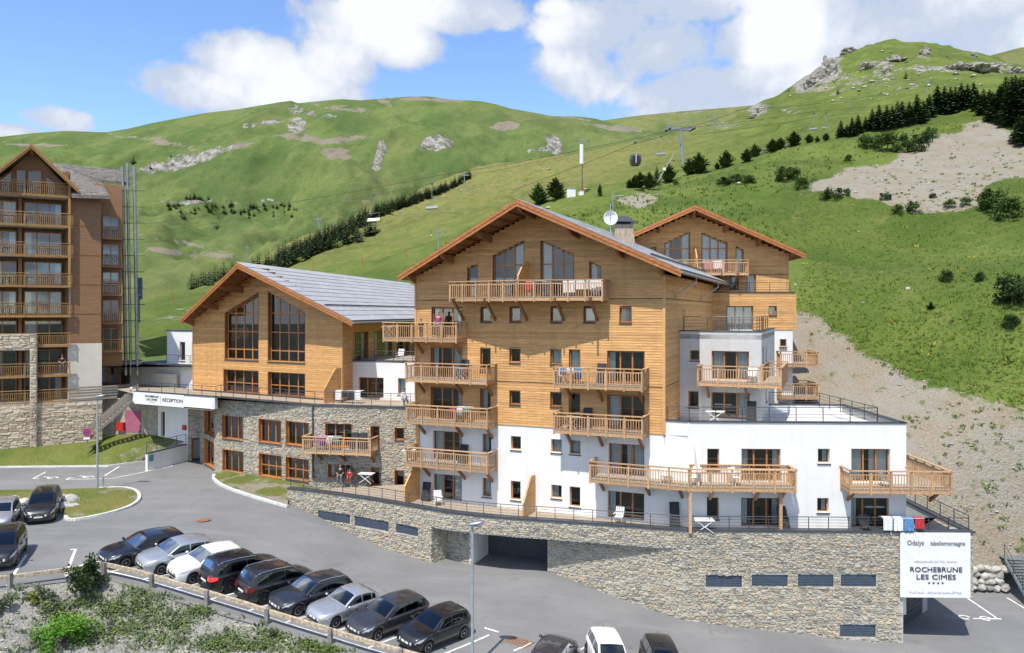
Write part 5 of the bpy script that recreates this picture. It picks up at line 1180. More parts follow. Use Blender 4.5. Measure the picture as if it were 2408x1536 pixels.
def roof_px(pts, Ys, name='roof_slope'):
    q = [at(*k1(x, y), Y) for (x, y), Y in zip(pts, Ys)]; m = MB(); m.prism(q, (0, 0, -.25)); r = obj(name, m, 'roof_old', blockB); a, b, c, d = q
    for i in range(9):
        f0, f1 = i / 9, (i + 1) / 9; n = 14
        for j in range(n):
            g0, g1 = j / n + .002, (j + 1) / n - .002
            def L(f, g): return (a + (b - a) * g) * (1 - f) + (d + (c - d) * g) * f
            mb = MB(); up = Vector((0, 0, 1)); q4 = [L(f0, g0), L(f0, g1), L(f1, g1), L(f1, g0)]; h = .05 + random.uniform(0, .04)
            mb.quadbox([q4[0] + up * .004, q4[1] + up * .004, q4[2] + up * .004, q4[3] + up * .004, q4[0] + up * .02, q4[1] + up * .02, q4[2] + up * h, q4[3] + up * h]); obj('shingle', mb, 'roof_old', r, fixn=False)
    return r
roof_px([(470, 310), (1085, 372), (1192, 492), (930, 470)], [79, 81, 76, 74.5]); roof_px([(480, 315), (915, 470), (1003, 612), (660, 602)], [78, 75.5, 70.5, 69.5])
for x, yt in ((1118, 345), (1163, 308), (1225, 350)):
    a = at(*k1(x, yt), 75.5); r_ = .40 if x != 1163 else .32; b = Vector((a.x + .35, a.y, -6.2)); m = MB(); m.tube([a, b], .42 * r_, 14); fo = obj('flue_pipe', m, 'chrome_pipe', blockB, smooth=False)
    for z in np.arange(-5, a.z - .5, 1.9): m = MB(); c = a + (b - a) * ((a.z - z) / (a.z - b.z)); m.lathe([(.42 * r_ + .03, 0), (.42 * r_ + .03, .07)], c, n=12); obj('flue_band', m, 'steel', fo)
for z in np.arange(-4, 12.5, 1.6): m = MB(); p = at(*k1(1105, 900), 75.2); m.tube([(p.x, p.y, z), (p.x + 2.2, p.y + .3, z)], .035, 4); obj('flue_bracket', m, 'steel_dark', blockB)
# stone foot
q0 = FB_.P(TL, 0, .02); q1 = FB_.P(9.6, 0, .02); A = Vector((q0.x, q0.y)); B = Vector((q1.x, q1.y))
def zst(t): return -8.15
rubble(blockB, [A, B], lambda t: -12.7, zst, [], 'b', smat='stone_old', mmat='mortar_old', keep=200, hrow=(.16, .3), wst=(.3, .9), seed=51, name='stone_foot')
pa, pb = FB_.P(FB_.tz(70, 900, .3)[0], 0, .35), FB_.P(FB_.tz(86, 900, .3)[0], 0, .35)
rubble(blockB, [(pa.x, pa.y), (pb.x, pb.y)], lambda t: -12.7, lambda t: -1.9, [], 'p', smat='stone_old', mmat='mortar_old', keep=60, hrow=(.16, .3), wst=(.3, .7), seed=52, name='stone_pier')
pc = FB_.P(FB_.tz(86, 900, .3)[0], 0, -.6); rubble(blockB, [(pb.x, pb.y), (pc.x, pc.y)], lambda t: -12.7, lambda t: -1.9, [], 'p', smat='stone_old', mmat='mortar_old', keep=10, hrow=(.16, .3), wst=(.3, .7), seed=53, name='stone_pier')
pl0 = FB_.P(TL, 0, .30); rubble(blockB, [(pl0.x, pl0.y), (pa.x, pa.y)], lambda t: -3.35, lambda t: -1.9, [], 'l', smat='stone_old', mmat='mortar_old', keep=40, hrow=(.16, .3), wst=(.3, .7), seed=54, name='stone_lintel')
# lower yard wall with the pink panel, red cabinet, wooden stair
Y0, Y1 = Vector((-39.4, 73.2)), Vector((-33.0, 72.3)); s = Face.pts(Y0, Y1)
yard = thing('yard_wall', 'pale block wall with a pink panel and red cabinet under the wooden stair', 'wall', (Y0.x, Y0.y, -12)); m = MB(); s.box(m, 0, s.len, -13, -8.2, -.3, 0); obj('wall', m, 'mortar_old', yard)
a = s.tz(*k2(930, 935)); b = s.tz(*k2(1048, 1100)); m = MB(); s.box(m, a[0], b[0], b[1], a[1], .005, .03); obj('pink_panel', m, 'pink_panel', yard)
a = s.tz(*k2(876, 1022)); b = s.tz(*k2(930, 1085)); m = MB(); s.box(m, a[0], b[0], b[1], a[1], .03, .35); obj('red_cabinet', m, 'red', yard)
for i in range(9):
    for j in range(12):
        if (i + j) % 2: continue
        m = MB(); t = s.len * j / 12; z = -12.6 + i * .48; s.box(m, t + .02, t + s.len / 12 - .02, z, z + .45, .002, .012); obj('block', m, 'mortar_old', yard)
st = thing('wooden_stair', 'weathered wooden stair with plank railings beside the stone foot', 'stair', tuple(at(200, 1030, 70)))
mat('grey_wood', (.26, .225, .185), .85, .3, 3, (4, 4, 4), objrand=.2)
b0, t0_ = at(205, 1018, 69.5), at(322, 940, 71.5); b0.z = -11.6; t0_.z = -7.9; dr_ = t0_ - b0; side = Vector((dr_.y, -dr_.x, 0)).normalized() * 1.1
for sd in (0, 1):
    o_ = side * sd
    m = MB(); m.prism([b0 + o_, t0_ + o_, t0_ + o_ + Vector((0, 0, .3)), b0 + o_ + Vector((0, 0, .3))], side.normalized() * .06); obj('stringer', m, 'grey_wood', st)
    for h in (.55, .8, 1.05): m = MB(); m.prism([b0 + o_ + Vector((0, 0, h)), t0_ + o_ + Vector((0, 0, h)), t0_ + o_ + Vector((0, 0, h + .16)), b0 + o_ + Vector((0, 0, h + .16))], side.normalized() * .045); obj('rail_plank', m, 'grey_wood', st)
    for k in range(5): p = b0 + o_ + dr_ * (k / 4); m = MB(); m.cbox(p + Vector((0, 0, -.2)), .1, .1, 1.45); obj('post', m, 'grey_wood', st)
for k in range(14): p = b0 + dr_ * ((k + .5) / 14) + side * .5; m = MB(); m.cbox(p + Vector((0, 0, .18)), .3, 1.1, .05, math.atan2(dr_.y, dr_.x)); obj('tread', m, 'grey_wood', st)
q = FB_.P(BE, 0, .05); lw = Face.pts((q.x, q.y), (-37.2, 72.2))
pf = MB(); lw.box(pf, 0, lw.len, -8.1, -7.95, -1.4, .0); po = obj('landing', pf, 'grey_wood', st); 
for h in (.2, .45, .7, .95): m = MB(); lw.box(m, 0, lw.len, -7.95 + h, -7.95 + h + .15, -.02, .03); obj('rail_plank', m, 'grey_wood', po)
# ------------------------------------------------------------------ verges, kerbs, markings and street furniture
def G(px, py): p = gpt(px, py); return Vector((p.x, p.y))
def put_z(p, dz=0.0): return Vector((p[0], p[1], gz(p[0], p[1]) + dz))
# grass bank at the foot of the wooden block
botl = [G(-70, 1101), G(0, 1100), G(124, 1099), G(253, 1098), G(343, 1086)]
top = [FB_.P(-6, -12.0, .2), FB_.P(2, -12.0, .2), FB_.P(9.6, -11.9, .2), Vector((-39.2, 73.0, -11.7)), Vector((-36, 72.6, -11.5)), Vector((-33.2, 72.0, -11.6)), Vector((-30.3, 70.7, -11.9))]
o, _ = loft([put_z(p, .10) for p in botl], top, 26, 'grass_bank', 'meadow', .22, 5, dict(gravel=lambda P: np.clip(.12 + .9 * np.clip((P[..., 0] + 39) / 7, 0, 1) * np.clip(1.25 - np.abs(P[..., 1] - 68) / 5, 0, 1) * .6, 0, 1), rock=0.0, dry=.35), 70)
kind(o, 'structure', 'sloping grass bank between the access road and the wooden block')
kb = thing('bank_kerb', 'thin pale kerb along the foot of the grass bank', 'kerb', tuple(put_z(botl[0]))); obj('kerb_stone', strip(botl, -.08, .08, h=.14), 'kerb', kb)
# island with lamp post
isl = [(-60, 1156), (100, 1154), (230, 1151), (290, 1148), (318, 1154), (329, 1167), (326, 1180), (305, 1194), (262, 1208), (205, 1220), (165, 1226), (152, 1221), (160, 1206), (140, 1190), (60, 1186), (-60, 1188)]
ip = resample([G(*q) for q in isl] + [G(*isl[0])], .5)[:-1]; cc = sum(ip, Vector((0, 0))) / len(ip); mb = MB(); rings = 7; n = len(ip)
for k in range(rings + 1):
    f = k / rings
    for p in ip: q = p + (cc - p) * f * .98; mb.v.append((q.x, q.y, gz(q.x, q.y) + .10 + .25 * math.sin(f * math.pi / 2) + (random.uniform(-.03, .03) if k else 0)))
for k in range(rings):
    for i in range(n): j = (i + 1) % n; mb.f.append((k * n + i, k * n + j, (k + 1) * n + j, (k + 1) * n + i))
me = mb.mesh('island'); me.shade_smooth(); X = np.array(mb.v); float_attr(me, 'gravel', .28 + fbm(X[:, 0] / 2, X[:, 1] / 2, 3, 9) * .5); float_attr(me, 'rock', np.zeros(len(X))); float_attr(me, 'dry', np.full(len(X), .75))
kind(obj('grass_island', me, 'meadow'), 'structure', 'grassed traffic island with a lamp post')
ik = smooth_line([G(*q) for q in isl[2:13]], 2); kb = thing('island_kerb', 'rounded pale kerb round the grassed island', 'kerb', tuple(put_z(ik[0])))
seg = resample(ik, 1.0)
for a, b in zip(seg, seg[1:]): obj('kerb_stone', strip([a, a + (b - a) * .985], -.11, .11, h=.15, step=.6), 'kerb', kb)
# verge below the stone building
vk = smooth_line([G(503, 1119), G(502, 1127), G(512, 1138), G(535, 1150), G(585, 1168), G(640, 1184), G(677, 1194)], 2)
kb = thing('verge_kerb', 'pale kerb curving along the verge below the stone building', 'kerb', tuple(put_z(vk[0]))); seg = resample(vk, 1.0)
for a, b in zip(seg, seg[1:]): obj('kerb_stone', strip([a, a + (b - a) * .985], -.13, .13, h=.16, step=.6), 'kerb', kb)
wallfoot = [FS1.P(t, 0, .1) for t in np.linspace(.2, 11.2, 12)] + [FS2.P(.4, 0, .1), Vector((TP[0].x, TP[0].y, 0))]
o, _ = loft([put_z(p, .13) for p in vk], [put_z(p, .5) for p in wallfoot], 14, 'verge', 'meadow', .15, 8, dict(gravel=lambda P: .42 + fbm(P[..., 0] / 2, P[..., 1] / 2, 3, 9) * .5, rock=0.0, dry=.5), 50)
kind(o, 'structure', 'dry grass verge below the stone building')
# gravel bank in front of the car park
cA = Vector((RAIL[1].x, RAIL[1].y)); edge = [Vector((RAIL[0].x, RAIL[0].y)) + na * .7 - da * 12, Vector((RAIL[0].x, RAIL[0].y)) + na * .7]
cr = isect(eaA, da, ebB, Vector((rd.x, rd.y)).normalized()); edge += [cr] + [Vector((p.x, p.y)) + ro * .8 for p in RAIL[3:]] + [Vector((RAIL[-1].x, RAIL[-1].y)) + ro * .8 + Vector((rd.x, rd.y)) * 9]
A = [put_z(p, .02) for p in edge]; B = []
for i, p in enumerate(edge): d = na if i < 2 else (na + ro).normalized() if i == 2 else ro; q = p + d * 13; B.append(Vector((q.x, q.y, A[i].z - 4.4)))
bank, BP = loft(A, B, 60, 'gravel_bank', 'bank_soil', .5, 12, dict(gravel=lambda P: 1.0 + fbm(P[..., 0] / 1.6, P[..., 1] / 1.6, 4, 19) * .75, rock=0.0, dry=.6), 170, curve=lambda t: -.25 * np.sin(t * 3.14))
kind(bank, 'structure', 'stony bank with weeds falling away below the car park rail')
# --- painted lines
marks = thing('bay_markings', 'white parking bay lines along the row of cars', 'road marking', tuple(RAIL[4]))
ax2 = Vector((.636, .772)).normalized()
r2 = [Vector((p.x, p.y)) for p in RAIL]
obj('long_line', strip([r2[2] - Vector((rd.x, rd.y)) * .3] + r2[3:], -.06, .06, dz=.012), 'paint_white', marks)
for p in [r2[2] * 2 - r2[3]] + r2[2:12]: obj('bay_line', strip([p + ax2 * .1, p + ax2 * 5.0], -.05, .05, dz=.012), 'paint_white', marks)
p = r2[11] if False else G(1156, 1482); obj('bay_tick', strip([p - Vector((rd.x, rd.y)) * .4, p + Vector((rd.x, rd.y)) * .4], -.06, .06, dz=.016), 'paint_white', marks)
m2 = thing('entrance_markings', 'white marked bays with wheelchair symbols before the reception', 'road marking', tuple(put_z(G(200, 1128))))
for L in ([(78, 1126), (108, 1110)], [(78, 1126), (92, 1126)], [(246, 1119), (280, 1098)], [(155, 1128), (262, 1126), (340, 1110), (407, 1095)], [(155, 1128), (165, 1124)], [(160, 1124), (176, 1124)]): obj('line', strip([G(*q) for q in L], -.06, .06, dz=.012), 'paint_white', m2)
for x, y in ((124, 1124), (208, 1122)):
    c = G(x, y); pts = [c + Vector((math.cos(a) * .38, math.sin(a) * .3)) for a in np.linspace(0, 5.2, 10)]; obj('symbol', strip(pts, -.07, .07, dz=.012, step=.3), 'paint_white', m2); obj('symbol', strip([c + Vector((-.9, .3)), c + Vector((-.2, .1))], -.07, .07, dz=.014), 'paint_white', m2)
m3 = thing('left_bay_line', 'single white bay line on the asphalt near the rail corner', 'road marking', tuple(put_z(G(165, 1330))))
obj('line', strip([G(153, 1360), G(178, 1292)], -.07, .07, dz=.012), 'paint_white', m3); obj('line', strip([G(165, 1293), G(178, 1292)], -.07, .07, dz=.014), 'paint_white', m3)
m4 = thing('left_edge_bay_line', 'white bay line beside the dark van at the left edge', 'road marking', tuple(put_z(G(50, 1340)))); obj('line', strip([G(17, 1378), G(62, 1305)], -.07, .07, dz=.012), 'paint_white', m4)
m5 = thing('lower_lot_markings', 'white bay lines and wheelchair symbols of the lower lot', 'road marking', tuple(put_z(G(2330, 1455))))
for L in ([(2275, 1407), (2345, 1455)], [(2368, 1406), (2440, 1450)], [(2288, 1455), (2355, 1456)]): obj('line', strip([G(*q) for q in L], -.06, .06, dz=.012), 'paint_white', m5)
for x, y in ((2318, 1455), (2268, 1452)): c = G(x, y); pts = [c + Vector((math.cos(a) * .32, math.sin(a) * .28)) for a in np.linspace(0, 5.2, 9)]; obj('symbol', strip(pts, -.06, .06, dz=.014, step=.3), 'paint_white', m5)
m6 = thing('front_bay_lines', 'white bay lines at the lower picture edge', 'road marking', tuple(put_z(G(1250, 1530))))
for L in ([(1208, 1531), (1250, 1512)], [(1365, 1528), (1385, 1517)]): obj('line', strip([G(*q) for q in L], -.05, .05, dz=.012), 'paint_white', m6)
# manhole, drain grate, stain patches
c = put_z(G(479, 1223), .008); m = MB(); m.lathe([(.48, 0), (.48, .012), (.40, .014)], c, n=20); tag(obj('manhole_cover', m, 'rust'), 'round rusty manhole cover in the road', 'manhole')
c = G(1222, 1511); gt = thing('drain_grate', 'rectangular rusty drain grate in the car park', 'grate', tuple(put_z(c)))
for i in range(7): q = c + Vector((rd.x, rd.y)) * (-.55 + i * .18); obj('grate_bar', strip([q - ax2 * .45, q + ax2 * .45], -.05, .05, dz=.015, step=.5), 'rust', gt)
# --- timber guard rail
mat('rail_steel', (.23, .215, .20), .6, .3, 3); mat('weathered_rail', (.44, .36, .26), .8, .4, 2.5, (3, 3, 3), bump=.3)
gr = thing('guard_rail', 'weathered timber guard rail on square posts in front of the cars', 'guard rail', tuple(RAIL[2]))
inw = Vector((0, 0, 0))
line = [Vector((RAIL[0].x, RAIL[0].y)) + na * .45 - da * 3, cr - (na + ro).normalized() * .35] + [Vector((p.x, p.y)) + ro * .45 for p in RAIL[3:]]
for a, b in zip(line, line[1:]):
    za, zb = gz(*a), gz(*b); d = (b - a).normalized(); n_ = Vector((-d.y, d.x)); q = []
    for z in (.50, .70):
        for p, zz, w_ in ((a, za, -.08), (b, zb, -.08), (b, zb, .08), (a, za, .08)): q.append((p.x + n_.x * w_, p.y + n_.y * w_, zz + z))
    m = MB(); m.quadbox(q); obj('rail_beam', m, 'weathered_rail', gr)
U_gp = MB().cbox((0, 0, 0), .2, .2, 1.0).mesh('post'); U_gp.materials.append(MATS['rail_steel'])
for x, y in ((29, 1378), (223, 1350), (248, 1352), (361, 1385), (489, 1425), (632, 1468), (781, 1514), (947, 1562)):
    p = G(x, y - 4) ; best = None
    for a, b in zip(line, line[1:]):                 # stand the post under the beam
        t = max(0, min(1, (p - a).dot(b - a) / (b - a).length_squared)); q = a + (b - a) * t
        if best is None or (q - p).length < best[0]: best = ((q - p).length, q)
    q = best[1] ; sobj('post', U_gp, gr, put_z(q + ro * .12, -.25), (0, 0, math.atan2(rd.y, rd.x)), (1, 1, 1.0))
# --- lamp posts, signs, bollard
def lamp(px, pyb, pyt, Y, label, tilt=0):
    b = at(px, pyb, Y); b.z = gz(b.x, b.y); top = at(px, pyt, Y); t = thing('street_lamp', label, 'street lamp', tuple(b), 'grey street lamps')
    m = MB(); m.tube([b, b + Vector((0, 0, 1.0)), Vector((b.x, b.y, top.z))], .095, 10, .06); obj('pole', m, 'grey_paint', t, smooth=False)
    m = MB(); m.cbox(b, .32, .32, .04); obj('base_plate', m, 'steel', t)
    h = Vector((b.x, b.y, top.z)); m = MB(); m.lathe([(.02, -.42), (.12, -.36), (.19, -.15), (.21, .15), (.15, .42), (.03, .5)], h + Vector((.12, -.05, .1)), axis='x', n=12)
    for i, v in enumerate(m.v): m.v[i] = (v[0], v[1], h.z + .1 + (v[2] - h.z - .1) * .55 + (v[0] - h.x) * .18)
    hd = obj('lamp_head', m, 'steel', t, smooth=True); m = MB(); m.cbox(h + Vector((.1, -.05, -.03)), .4, .22, .03); obj('lamp_glass', m, 'plastic_white', hd)
Yl = G(229, 1155).y; lamp(229, 1155, 936, Yl, 'grey street lamp standing on the grassed island'); lamp(1111, 1565, 1236, 37.3, 'grey street lamp in front of the garage mouth')
p = put_z(G(205, 1088)); ns = thing('road_sign', 'round blue and red no-stopping sign on a thin post', 'road sign', tuple(p)); Yp = p.y
top = at(204, 1017, Yp); m = MB(); m.tube([p + Vector((0, 0, -.2)), top + Vector((0, .06, .35))], .035, 6); obj('post', m, 'steel', ns)
mat('sign_blue', (.02, .08, .38), .4, .05); mat('sign_red', (.55, .02, .03), .4, .05)
def disc(c, r, mt, oy, nm): m = MB(); m.lathe([(r, 0), (r, .015)], c + Vector((0, oy, 0)), axis='y', n=24); return obj(nm, m, mt, ns)
disc(top, .38, 'sign_red', 0, 'disc_rim'); disc(top, .29, 'sign_blue', -.012, 'disc_face')
for a in (45, -45): m = MB(); ca, sa = math.cos(R(a)), math.sin(R(a)); q = [top + Vector((x * ca - z * sa, -.03, x * sa + z * ca)) for x, z in ((-.3, -.035), (.3, -.035), (.3, .035), (-.3, .035))]; m.prism(q, (0, .012, 0)); obj('cross_bar', m, 'sign_red', ns)
m = MB(); m.cbox(top + Vector((0, -.02, -.62)), .6, .02, .17); obj('supplement_plate', m, 'plastic_white', ns)
p = put_z(G(243, 1149)); bo_ = thing('bollard', 'short grey steel bollard beside the island lamp', 'bollard', tuple(p)); m = MB(); m.tube([p + Vector((0, 0, -.1)), p + Vector((0, 0, .85))], .055, 8); obj('post', m, 'steel', bo_); m = MB(); m.lathe([(.06, 0), (.05, .05), (.01, .07)], p + Vector((0, 0, .85)), n=8); obj('cap', m, 'steel', bo_)
# --- rocks
def rock_mesh(seed, sub=2):
    bm = bmesh.new(); bmesh.ops.create_icosphere(bm, subdivisions=sub, radius=.5); rr = random.Random(seed); o_ = Vector((rr.random() * 50, rr.random() * 50, seed))
    pl = [(Vector((rr.gauss(0, 1), rr.gauss(0, 1), rr.gauss(0, 1))).normalized(), rr.uniform(.28, .42)) for _ in range(9)]
    for v in bm.verts:
        v.co *= 1 + .35 * mnoise.noise(v.co * 2.2 + o_)
        for n_, d in pl:
            e = v.co.dot(n_) - d
            if e > 0: v.co -= n_ * e * .85
    me = bpy.data.meshes.new('rock'); bm.to_mesh(me); bm.free(); return me
ROCKS = [rock_mesh(i) for i in range(6)]; ROCKP = [rock_mesh(20 + i) for i in range(6)]
for r_ in ROCKS: r_.materials.append(MATS['rock'])
for r_ in ROCKP: r_.materials.append(MATS['rock_pale'])
def rock(p, s, label, group, pale=False, sq=None):
    o = bpy.data.objects.new('boulder', random.choice(ROCKP if pale else ROCKS)); COL.objects.link(o); o.location = p; o.scale = sq or (s * random.uniform(.9, 1.4), s * random.uniform(.8, 1.1), s * random.uniform(.6, .9)); o.rotation_euler = (random.uniform(-.4, .4), random.uniform(-.4, .4), random.uniform(0, 6))
    return tag(o, label, 'boulder', group)
for i, (x, y, s) in enumerate(sorted(((10, 1200, .9), (30, 1190, 1.1), (52, 1196, 1.2), (64, 1210, .8), (138, 1186, 1.3), (152, 1200, 1.0), (165, 1188, 1.2), (174, 1198, .7), (85, 1188, 1.2), (118, 1190, 1.0)))):
    rock(put_z(G(x, y), s * .25), s, ORDN[i] + ' boulder from the left in the row behind the parked cars', 'boulders edging the island', True)
bw = [(x, y) for y in (1338, 1352, 1366, 1380) for x in range(2286 + (y % 3) * 4, 2364, 19)]
for i, (x, y) in enumerate(bw):
    Y = 52.75 + (1380 - y) * .006; p = at(x + random.uniform(-3, 3), y + random.uniform(-3, 3), Y); rock(p, .62, 'dry-wall boulder by the steel stair, %s course from the top, %s from sign' % (ORDN[(y - 1338) // 14], ORDN[[q for q in bw if q[1] == y].index((x, y))]), 'boulders of the dry wall', False, (random.uniform(.65, 1.0), .8, random.uniform(.5, .7)))
# bank of earth behind the boulder wall and steel stair at the right edge
st = thing('steel_stair', 'grey steel stair rising from the lower lot at the right edge', 'stair', tuple(put_z(G(2385, 1440))))
p0, p1 = at(2428, 1440, 49.5), at(2362, 1320, 53.0); dv = p1 - p0; sd = Vector((-dv.y, dv.x, 0)).normalized() * -1.5
if sd.x < 0: sd = -sd
for k in (0, 1): m = MB(); o_ = sd * k; m.prism([p0 + o_, p1 + o_, p1 + o_ + Vector((0, 0, .3)), p0 + o_ + Vector((0, 0, .3))], sd.normalized() * .06); obj('stringer', m, 'grey_paint', st)
for i in range(16): m = MB(); c = p0 + dv * ((i + .5) / 16) + sd * .5; m.cbox(c + Vector((0, 0, .26)), 1.45, .28, .05, math.atan2(sd.y, sd.x)); obj('tread', m, 'steel', st)
for k in (0, 1):
    for i in range(4): c = p0 + dv * (i / 3) + sd * k; m = MB(); m.tube([c, c + Vector((0, 0, 1.2))], .025, 5); obj('post', m, 'steel_dark', st)
    for h in (.75, 1.2): m = MB(); m.tube([p0 + sd * k + Vector((0, 0, h)), p1 + sd * k + Vector((0, 0, h))], .025, 5); obj('handrail', m, 'steel_dark', st)
m = MB(); m.cbox(p1 + sd * .5 + Vector((0, .5, .2)), 1.6, 1.0, .06); obj('landing', m, 'steel', st)
# ------------------------------------------------------------------ cars
mat('tyre', (.018, .018, .019), .85, .2, 6, coords='obj'); mat('rim', (.45, .46, .48), .3, .1, 4, metallic=.9, coords='obj'); mat('trim', (.02, .02, .022), .55, .2, 6, coords='obj')
mat('lamp_glass', (.62, .66, .70), .12, .15, 8, coords='obj', coat=1); mat('tail_red', (.22, .008, .008), .2, .2, 6, coords='obj', coat=1); mat('plate', (.75, .75, .72), .5, .05, 4, coords='obj'); mat('chrome', (.65, .66, .68), .18, .05, 4, metallic=1, coords='obj')
def paint(name, col, met=.35, rough=.35): mat(name, col, rough, .06, 3, coords='obj', coat=1.0, metallic=met); return name
paint('p_black', (.012, .013, .017)); paint('p_navy', (.014, .017, .028)); paint('p_silver', (.48, .50, .53), .6); paint('p_white', (.80, .80, .79), 0, .4); paint('p_dgrey', (.028, .032, .040)); paint('p_grey', (.045, .045, .052)); paint('p_char', (.018, .019, .022))
m_, nt_, p_ = new_mat('tail_lit'); MATS['tail_lit'] = m_; p_.inputs['Base Color'].default_value = (.6, .02, .02, 1); p_.inputs['Emission Color'].default_value = (1, .04, .03, 1); p_.inputs['Emission Strength'].default_value = 1.2
KINDS = {  # length, width, height, wheelbase, nose height, cowl (x from front, z), roof front x, roof rear x from rear, tail base (x from rear, z), belt
    'wagon': dict(L=4.65, W=1.82, H=1.47, wb=2.73, fo=.90, nz=.72, cx=1.38, cz=.98, rf=2.12, rr=.55, tx=.10, tz=1.02, side=((.50, .98), (1.02, 1.98), (2.04, 3.20))),
    'hatch': dict(L=4.15, W=1.76, H=1.49, wb=2.58, fo=.82, nz=.74, cx=1.18, cz=1.00, rf=1.92, rr=.48, tx=.10, tz=1.02, side=((.55, .80), (.86, 1.68), (1.75, 2.86))),
    'sedan': dict(L=4.62, W=1.78, H=1.43, wb=2.76, fo=.86, nz=.72, cx=1.42, cz=.95, rf=2.12, rr=1.42, tx=.78, tz=1.02, side=((1.22, 1.45), (1.50, 2.10), (2.16, 3.10))),
    'suv': dict(L=4.66, W=1.84, H=1.72, wb=2.67, fo=.90, nz=.92, cx=1.42, cz=1.14, rf=2.02, rr=.40, tx=.08, tz=1.12, side=((.45, 1.02), (1.06, 1.98), (2.04, 3.15))),
    'mpv': dict(L=4.55, W=1.84, H=1.65, wb=2.74, fo=.92, nz=.80, cx=1.05, cz=1.06, rf=1.92, rr=.42, tx=.08, tz=1.08, side=((.45, 1.05), (1.10, 2.06), (2.12, 3.35)))}
def sm(a, b, x): t = max(0, min(1, (x - a) / (b - a))); return t * t * (3 - 2 * t)
def make_car(kd, paintm, label, group=None, lit=False, rails=False, rimdark=False):
    K = KINDS[kd]; L, W, H, r = K['L'], K['W'], K['H'], .325 if kd != 'suv' else .36
    X0 = -L / 2; fw = L / 2 - K['fo']; rw = fw - K['wb']; cow = L / 2 - K['cx']; rfx = L / 2 - K['rf']; rrx = X0 + K['rr']; tbx = X0 + K['tx']
    t = thing('car', label, 'car', (0, 0, 0), group); ORG[t] = Vector((0, 0, 0))
    def hw(x):                                        # half width with rounded plan corners
        f = max(0, (abs(x) - (L / 2 - .75)) / .75); e = 1 - .30 * f ** 2.6; return W / 2 * e
    def zt(x):                                        # shoulder line, bonnet and tail
        if x > cow: return K['cz'] + (K['nz'] - K['cz']) * (((x - cow) / (L / 2 - cow)) ** 1.7) - .10 * sm(L / 2 - .16, L / 2, x)
        zb = K['cz'] + (K['tz'] - K['cz']) * max(0, min(1, (cow - x) / (cow - tbx)))
        return zb - .10 * sm(X0 + .14, X0, x) if kd != 'sedan' else zb - .03 * sm(tbx, X0, x) - .10 * sm(X0 + .14, X0, x)
    def zl(x):                                        # lower edge with wheel arches
        z = .20 + .08 * sm(L / 2 - .5, L / 2, abs(x))
        for wx in (fw, rw):
            d = abs(x - wx); ra = r + .06
            if d < ra: z = max(z, r + math.sqrt(ra * ra - d * d) - .02)
        return z
    def ring(x):
        w, a, b = hw(x), zl(x), zt(x); mid = a + (b - a) * .5; pts = [(w * .93, a), (w * .985, a + (b - a) * .22), (w, mid), (w * .975, b - (b - a) * .16), (w * .925, b - .012), (w * .80, b + .022), (w * .42, b + .045), (0, b + .05)]
        return pts + [(-y, z) for y, z in pts[-2::-1]]
    xs = sorted(set(np.round(np.concatenate([np.linspace(X0, L / 2, 26), [fw + d for d in np.linspace(-r - .065, r + .065, 11)], [rw + d for d in np.linspace(-r - .065, r + .065, 11)], [X0 + .03, X0 + .08, L / 2 - .03, L / 2 - .08]]), 3)))
    mb = MB(); n = len(ring(0))
    for x in xs: mb.v += [(x, y, z) for y, z in ring(x)]
    for i in range(len(xs) - 1):
        for k in range(n - 1): mb.f.append((i * n + k, i * n + k + 1, (i + 1) * n + k + 1, (i + 1) * n + k))
    for i in (0, len(xs) - 1): mb.f.append(tuple(i * n + k for k in range(n)))
    body = obj('body', mb, paintm, t, smooth=True)
    # cabin
    def wb_(x): return hw(x) * .925
    def zr(x):
        if x >= rfx: return H - .03 + (zt(cow) + .02 - H + .03) * (((x - rfx) / (cow - rfx)) ** 1.12)
        if x <= rrx: return H - .06 + (K['tz'] + .03 - H + .06) * (((rrx - x) / (rrx - tbx)) ** 1.15)
        f = (x - rrx) / (rfx - rrx); return H - .06 + .03 * f + .06 * math.sin(f * math.pi)
    def wr(x):
        w = hw(max(min(x, rfx), rrx)) * .735
        if x > rfx: return w + (wb_(cow) * .93 - w) * (x - rfx) / (cow - rfx)
        if x < rrx: return w + (wb_(tbx) * .90 - w) * (rrx - x) / (rrx - tbx)
        return w
    def side(x, f, s=1, off=0): b = (wb_(x), zt(x) + .0); e = (wr(x), zr(x)); y = b[0] + (e[0] - b[0]) * (f ** 1.15); z = b[1] + (e[1] - b[1]) * f; return (x, s * (y + off), z + off * .3)
    def roof(x, g, off=0): return (x, g * wr(x), zr(x) + (.035 if rrx <= x <= rfx else .03) * (1 - g * g) + off)
    cs = sorted(set(np.round(np.concatenate([np.linspace(tbx, rrx, 7), np.linspace(rrx, rfx, 9), np.linspace(rfx, cow, 8)]), 3))); mb = MB(); prof = lambda x: [side(x, f) for f in (0, .35, .7, .93)] + [roof(x, g) for g in (.96, .7, .35, 0, -.35, -.7, -.96)] + [side(x, f, -1) for f in (.93, .7, .35, 0)]
    for x in cs: mb.v += prof(x)
    n = 15
    for i in range(len(cs) - 1):
        for k in range(n - 1): mb.f.append((i * n + k, i * n + k + 1, (i + 1) * n + k + 1, (i + 1) * n + k))
    obj('cabin', mb, paintm, t, smooth=True)
    def patch(fn, us, vs, name, material, parent=t):
        m = MB(); nu, nv = len(us), len(vs)
        for u in us:
            for v in vs: m.v.append(fn(u, v))
        for i in range(nu - 1):
            for j in range(nv - 1): m.f.append((i * nv + j, i * nv + j + 1, (i + 1) * nv + j + 1, (i + 1) * nv + j))
        o = obj(name, m, material, parent, smooth=True, fixn=False); return o
    ln = np.linspace
    up = lambda x, g: (x + .006, g * wr(x), zr(x) + .03 * (1 - g * g) + .011)
